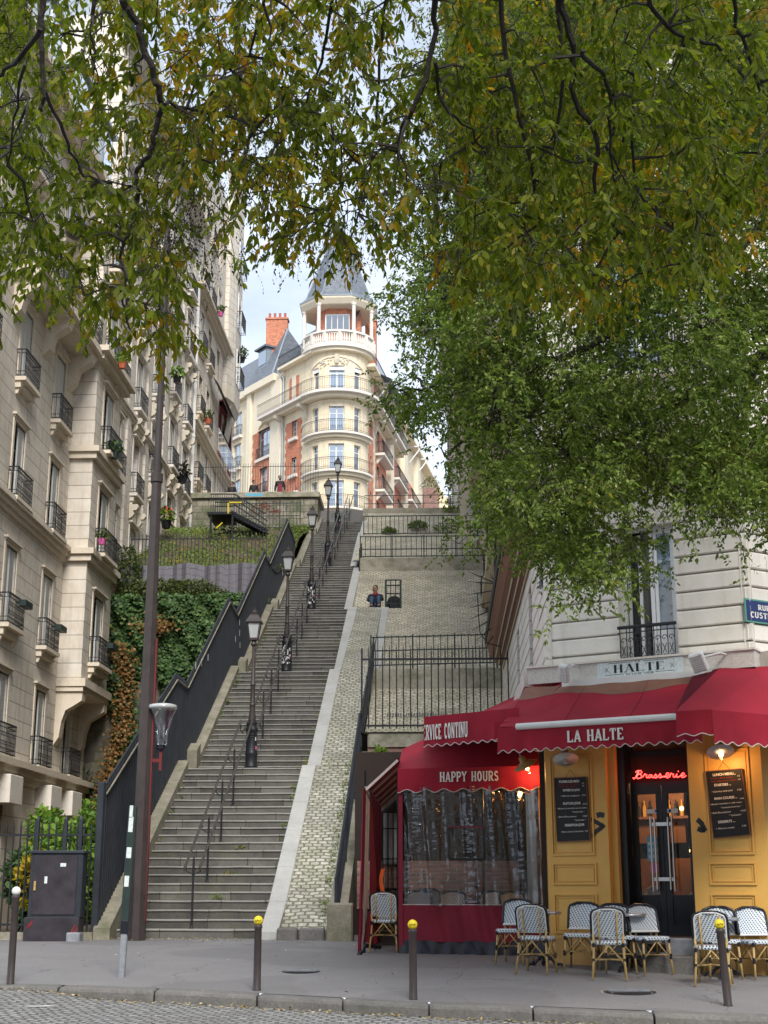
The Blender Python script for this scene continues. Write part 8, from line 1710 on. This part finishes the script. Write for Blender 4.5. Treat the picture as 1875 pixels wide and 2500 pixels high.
# ---------- near tree: pinnate branches hanging into the top of the view
NT = thing('overhanging_tree', 'near tree with thin dark branches and yellowing pinnate leaves hanging over the street', 'tree', (3.4, -2.2, .0))
LB = [([(303, -60), (304, 0), (331, 49), (353, 125), (380, 206), (393, 255), (380, 315), (369, 369), (336, 412), (336, 472), (320, 559), (298, 613), (307, 705), (313, 803)], 5.3, 6.0, .030, .008), ([(399, 250), (477, 271), (591, 293), (624, 336)], 5.5, 6.2, .014, .006),
      ([(105, -60), (103, 0), (100, 98), (106, 217), (103, 271)], 5.0, 5.2, .026, .01), ([(100, 70), (49, 141), (0, 179), (-60, 240)], 5.0, 5.4, .018, .012), ([(106, 217), (146, 298), (184, 390), (217, 434), (315, 453)], 5.2, 5.8, .014, .006), ([(-60, 420), (0, 380), (54, 326), (70, 240)], 5.2, 5.6, .014, .006), ([(232, -60), (230, 20), (222, 60)], 5.6, 5.7, .02, .012), ([(60, 160), (40, 260), (20, 400)], 5.1, 5.4, .012, .006),
      ([(650, -60), (645, 0), (629, 54), (600, 160), (560, 260)], 5.6, 6.4, .016, .006), ([(820, -60), (810, 0), (790, 120), (745, 260), (700, 420)], 5.8, 6.8, .018, .006), ([(950, -60), (940, 0), (925, 200), (905, 420), (850, 600)], 6.0, 6.9, .018, .006), ([(1065, -60), (1062, 0), (1056, 108), (1008, 271), (975, 325), (960, 470)], 5.4, 5.9, .026, .008),
      ([(1062, 150), (1085, 250), (1150, 320), (1200, 400)], 5.6, 6.2, .014, .006), ([(1366, -60), (1366, 0), (1398, 108), (1404, 244), (1458, 336), (1452, 466), (1496, 542), (1572, 607)], 5.4, 6.2, .032, .007), ([(1358, -60), (1360, 0), (1376, 163), (1355, 336)], 5.5, 5.9, .024, .01), ([(1225, -60), (1225, 81), (1268, 271), (1300, 444), (1311, 542), (1220, 610), (1110, 640)], 5.6, 6.5, .022, .006),
      ([(1588, -60), (1588, 11), (1653, 81), (1745, 114), (1820, 190)], 5.3, 5.9, .022, .008), ([(1415, 119), (1485, 211), (1490, 369), (1501, 445)], 5.5, 6.0, .018, .007), ([(1310, 360), (1420, 395), (1500, 340), (1590, 300)], 5.9, 6.2, .01, .006), ([(1780, -60), (1800, 60), (1850, 200), (1900, 330)], 5.5, 6.0, .018, .008), ([(1540, 330), (1560, 460), (1640, 560), (1700, 640)], 5.8, 6.4, .012, .006)]
limbs = []; mb = MB(); CR = Vector((2.7, 1.2, 8.2)); roots = []
for pts, ya, yb, ra, rb in LB:
    n = len(pts); P = [atY(px, py, ya - .5 + (yb - ya) * i / (n - 1)) for i, (px, py) in enumerate(pts)]; S_ = smooth_path(P, 4)
    if pts[0][1] < 0 : roots.append((P[0], ra))
    S_ = [p + Vector(rng.normal(size=3)) * .005 for p in S_]; ra *= .58; rb *= .6; mb.tube(S_, [ra + (rb - ra) * i / (len(S_) - 1) for i in range(len(S_))], 'bark', 6); limbs.append(S_)
for p, ra in roots:
    q = smooth_path([CR, CR * .5 + p * .5 + Vector((rng.normal() * .3, .4, .9)), p + Vector((0, -.12, .35)), p], 4); mb.tube(q, [.06 + (ra - .06) * i / (len(q) - 1) for i in range(len(q))], 'bark', 6)
k115 = 1.130
FGP = [(-80, -80), (1960, -80), (1960, 500)] + [(a * k115, b * k115) for a, b in ((1659, 440), (1600, 560), (1500, 600), (1340, 620), (1260, 670), (1200, 620), (1050, 620), (960, 560), (900, 490), (840, 470), (800, 520), (740, 530), (690, 530), (640, 540), (590, 550), (530, 540), (470, 590), (420, 640), (385, 720), (330, 745), (270, 700), (200, 640), (120, 640), (60, 640), (0, 650))] + [(-80, 720)]
def fgw(x, y):
    w_ = np.full(len(x), .50); w_ = np.where((x > 560) & (x < 1100), .62, w_); w_ = np.where(x > 1100, .62, w_); w_ = np.where((x > 560) & (x < 1100) & (y > 430), .48, w_); w_ *= np.where((x > 880) & (x < 1110), .62, 1)
    w_ *= np.where((x > 400) & (x < 620) & (y > 420), .45, 1); w_ *= np.where((x > 130) & (x < 330) & (y < 380) & (y > 60), .6, 1); w_ *= np.where((x < 330) & (y > 560) & (y < 640), .75, 1)
    w_ *= .25 + .95 * (np.sin(x * .021 + 1.3) * np.sin(y * .024 + x * .006) > -.25); w_ *= np.where((x > 500) & (x < 600) & (y > 620), .3, 1)
    return np.clip(w_, 0, 1)
n = 3900; X = rng.uniform(-80, 1960, n); Y = rng.uniform(-80, 860, n); k = inpoly(X, Y, FGP) & (rng.uniform(0, 1, n) < fgw(X, Y)); X, Y = X[k], Y[k]
dep = rng.uniform(5.0, 7.8, len(X)); T = unproj(X, Y, dep)
D, A, keep = grow(limbs, T, .07, .0085, .0022, mb, lim=1.1); T, D, A = T[keep], D[keep], A[keep]
mb.tube(smooth_path([(3.4, -2.2, -.1), (3.3, -2.0, 2), (3.2, -1.6, 4.5), (3.0, -.6, 6.6), tuple(CR)], 4), [.26 - .2 * i / 16 for i in range(17)], 'bark', 10); mb.build('branches', NT)
per = 2; P = np.concatenate([T + (A - T) * rng.uniform(0, .7, (len(T), 1)) for _ in range(per)]); DD = np.concatenate([D] * per); DD = unit(DD * .5 + rng.normal(size=DD.shape) * .75 + np.array([[0, 0, -.25]])); DD[:, 2] = np.minimum(DD[:, 2], .35); L = rng.uniform(.12, .22, len(P))
V, F = compound(P, DD, L, 6, .052, .36, 1.05); leaves_mesh('foliage', V, F, 'leaf_near', NT)
V, F = rachis(P, DD, L); leaves_mesh('leaf_stalks', V, F, 'stem_green', NT)
n = 5200; X = rng.uniform(-50, 1920, n); Y = rng.uniform(-60, 800, n); wgt = .25 + .75 * ((X > 380) & (X < 1150)); k = inpoly(X, Y - 45, FGP) & (rng.uniform(0, 1, n) < wgt); X, Y = X[k], Y[k]
cx_ = rng.uniform(380, 1250, 60); cy_ = rng.uniform(200, 690, 60); X = np.concatenate([X[:900], (cx_[:, None] + rng.normal(size=(60, 18)) * 22).ravel()]); Y = np.concatenate([Y[:900], (cy_[:, None] + rng.normal(size=(60, 18)) * 26).ravel()]); k = inpoly(X, Y - 30, FGP); X, Y = X[k], Y[k]
P = unproj(X, Y, rng.uniform(5.0, 7.2, len(X))); V, F = strings(P, 9, .020, .0048, .35); leaves_mesh('seed_pods', V, F, 'pod_dark', NT)

# ---------- dense tree on the right in front of the corner house
DT = thing('pagoda_tree', 'large dense green tree with pale seed panicles in front of the corner house', 'tree', (6.2, 17.0, .4))
R2P = [(a * k115, b * k115) for a, b in ((900, 300), (905, 400), (880, 480), (895, 560), (868, 640), (885, 720), (930, 780), (850, 770), (838, 800), (834, 850), (905, 890), (960, 945), (1010, 940), (1035, 990), (1052, 1090), (1035, 1150), (1060, 1190), (1110, 1225), (1220, 1225), (1285, 1250), (1340, 1215), (1352, 1120), (1400, 1060), (1440, 1040), (1500, 1060), (1490, 1110), (1560, 1145), (1665, 1135), (1740, 1135), (1740, -70), (1010, -70), (960, 100))]
LD = [([(1990, 470), (1875, 545), (1758, 628), (1650, 650), (1555, 695), (1400, 720), (1250, 760)], 16.6, 14.2, .10, .02), ([(2020, 800), (1850, 890), (1708, 963), (1620, 1012), (1518, 1072), (1463, 1088), (1350, 1100)], 16.4, 14.6, .11, .02), ([(1518, 1072), (1430, 1180), (1330, 1270)], 15.2, 14.8, .035, .012), ([(1708, 963), (1560, 990), (1463, 1030), (1350, 1010), (1200, 1040)], 15.6, 14.4, .05, .012),
      ([(1650, 650), (1480, 820), (1300, 900), (1150, 930), (980, 950)], 15.2, 14.2, .05, .01), ([(1990, 250), (1800, 330), (1600, 380), (1400, 430), (1200, 520), (1060, 640)], 16.2, 13.8, .09, .012), ([(2000, 0), (1800, 60), (1550, 150), (1350, 240), (1150, 300)], 16, 14, .07, .012), ([(1850, 890), (1800, 1040), (1740, 1160), (1680, 1230)], 16, 15.0, .04, .01), ([(1758, 628), (1640, 780), (1560, 880)], 15.8, 15.2, .04, .012), ([(1200, 520), (1130, 640), (1060, 740), (1010, 800)], 14.4, 14, .03, .01)]
limbs = []; mb = MB(); TRK = Vector((6.2, 17.0, 4.6)); rts = []
for pts, ya, yb, ra, rb in LD:
    n = len(pts); P = [atY(px, py, ya + (yb - ya) * i / (n - 1)) for i, (px, py) in enumerate(pts)]
    if pts[0][0] > 1900: P = [Vector((6.2, 17.0, min(P[0].z - .8, 8.5)))] + P
    S_ = smooth_path(P, 5); S_ = [p + Vector(rng.normal(size=3)) * .03 for p in S_]; mb.tube(S_, [ra + (rb - ra) * i / (len(S_) - 1) for i in range(len(S_))], 'bark', 6); limbs.append(S_)
mb.tube([(6.2, 17, .3), (6.22, 17, 2.5), (6.15, 17, 5), (6.2, 17, 8.6)], [.27, .22, .19, .12], 'bark', 12)
n = 12000; X = rng.uniform(930, 1970, n); Y = rng.uniform(-70, 1420, n)
dens = .75 + .25 * np.sin(X * .017 + 2) * np.sin(Y * .019); hole = ((np.abs(X - 1560) < 60) & (np.abs(Y - 830) < 55)) | ((np.abs(X - 1420) < 50) & (np.abs(Y - 900) < 40)) | ((np.abs(X - 1690) < 60) & (np.abs(Y - 170) < 50)) | ((np.abs(X - 1640) < 50) & (np.abs(Y - 1090) < 30)) | ((np.abs(X - 1800) < 60) & (np.abs(Y - 530) < 45))
dens = np.where(hole, .12, dens); dens = np.where((X < 1110) & (Y > 640), .5, dens); dens = np.where((X < 1120) & (Y < 640), .3, dens)
k = inpoly(X, Y, R2P) & (rng.uniform(0, 1, n) < dens); X, Y = X[k][:4600], Y[k][:4600]
X, Y = X[:560], Y[:560]; dep = np.clip(15 + rng.normal(size=len(X)) * 1.5, 12.4, 18.0); T = unproj(X, Y, dep); T = np.concatenate([T] + [T + rng.normal(size=T.shape) * np.array([[.24, .24, .15]]) for _ in range(9)]); kk = (T[:, 2] < 17) & (T[:, 1] + .5 * np.maximum(T[:, 0], 1.5) < 21.2); T = T[kk]
D, A, keep = grow(limbs, T, .07, .02, .004, mb, lim=2.2); T, D, A = T[keep], D[keep], A[keep]; mb.build('branches', DT)
per = 5; P = np.concatenate([T + (A - T) * rng.uniform(0, .8, (len(T), 1)) + rng.normal(size=T.shape) * .10 for _ in range(per)]); DD = unit(np.concatenate([D] * per) * .5 + rng.normal(size=P.shape) * .8 + np.array([[0, 0, -.1]])); L = rng.uniform(.13, .22, len(P))
V, F = compound(P, DD, L, 5, .056, .48, .55, hexa=False); leaves_mesh('foliage', V, F, 'leaf_dense', DT)
sel = rng.integers(0, len(T), 1300); P = np.concatenate([T[sel] + rng.normal(size=(1300, 3)) * .08 + np.array([[0, -.12, 0]]) for _ in range(5)]); V, F = strings(P, 7, .032, .008, .5); leaves_mesh('seed_panicles', V, F, 'pod_pale', DT)
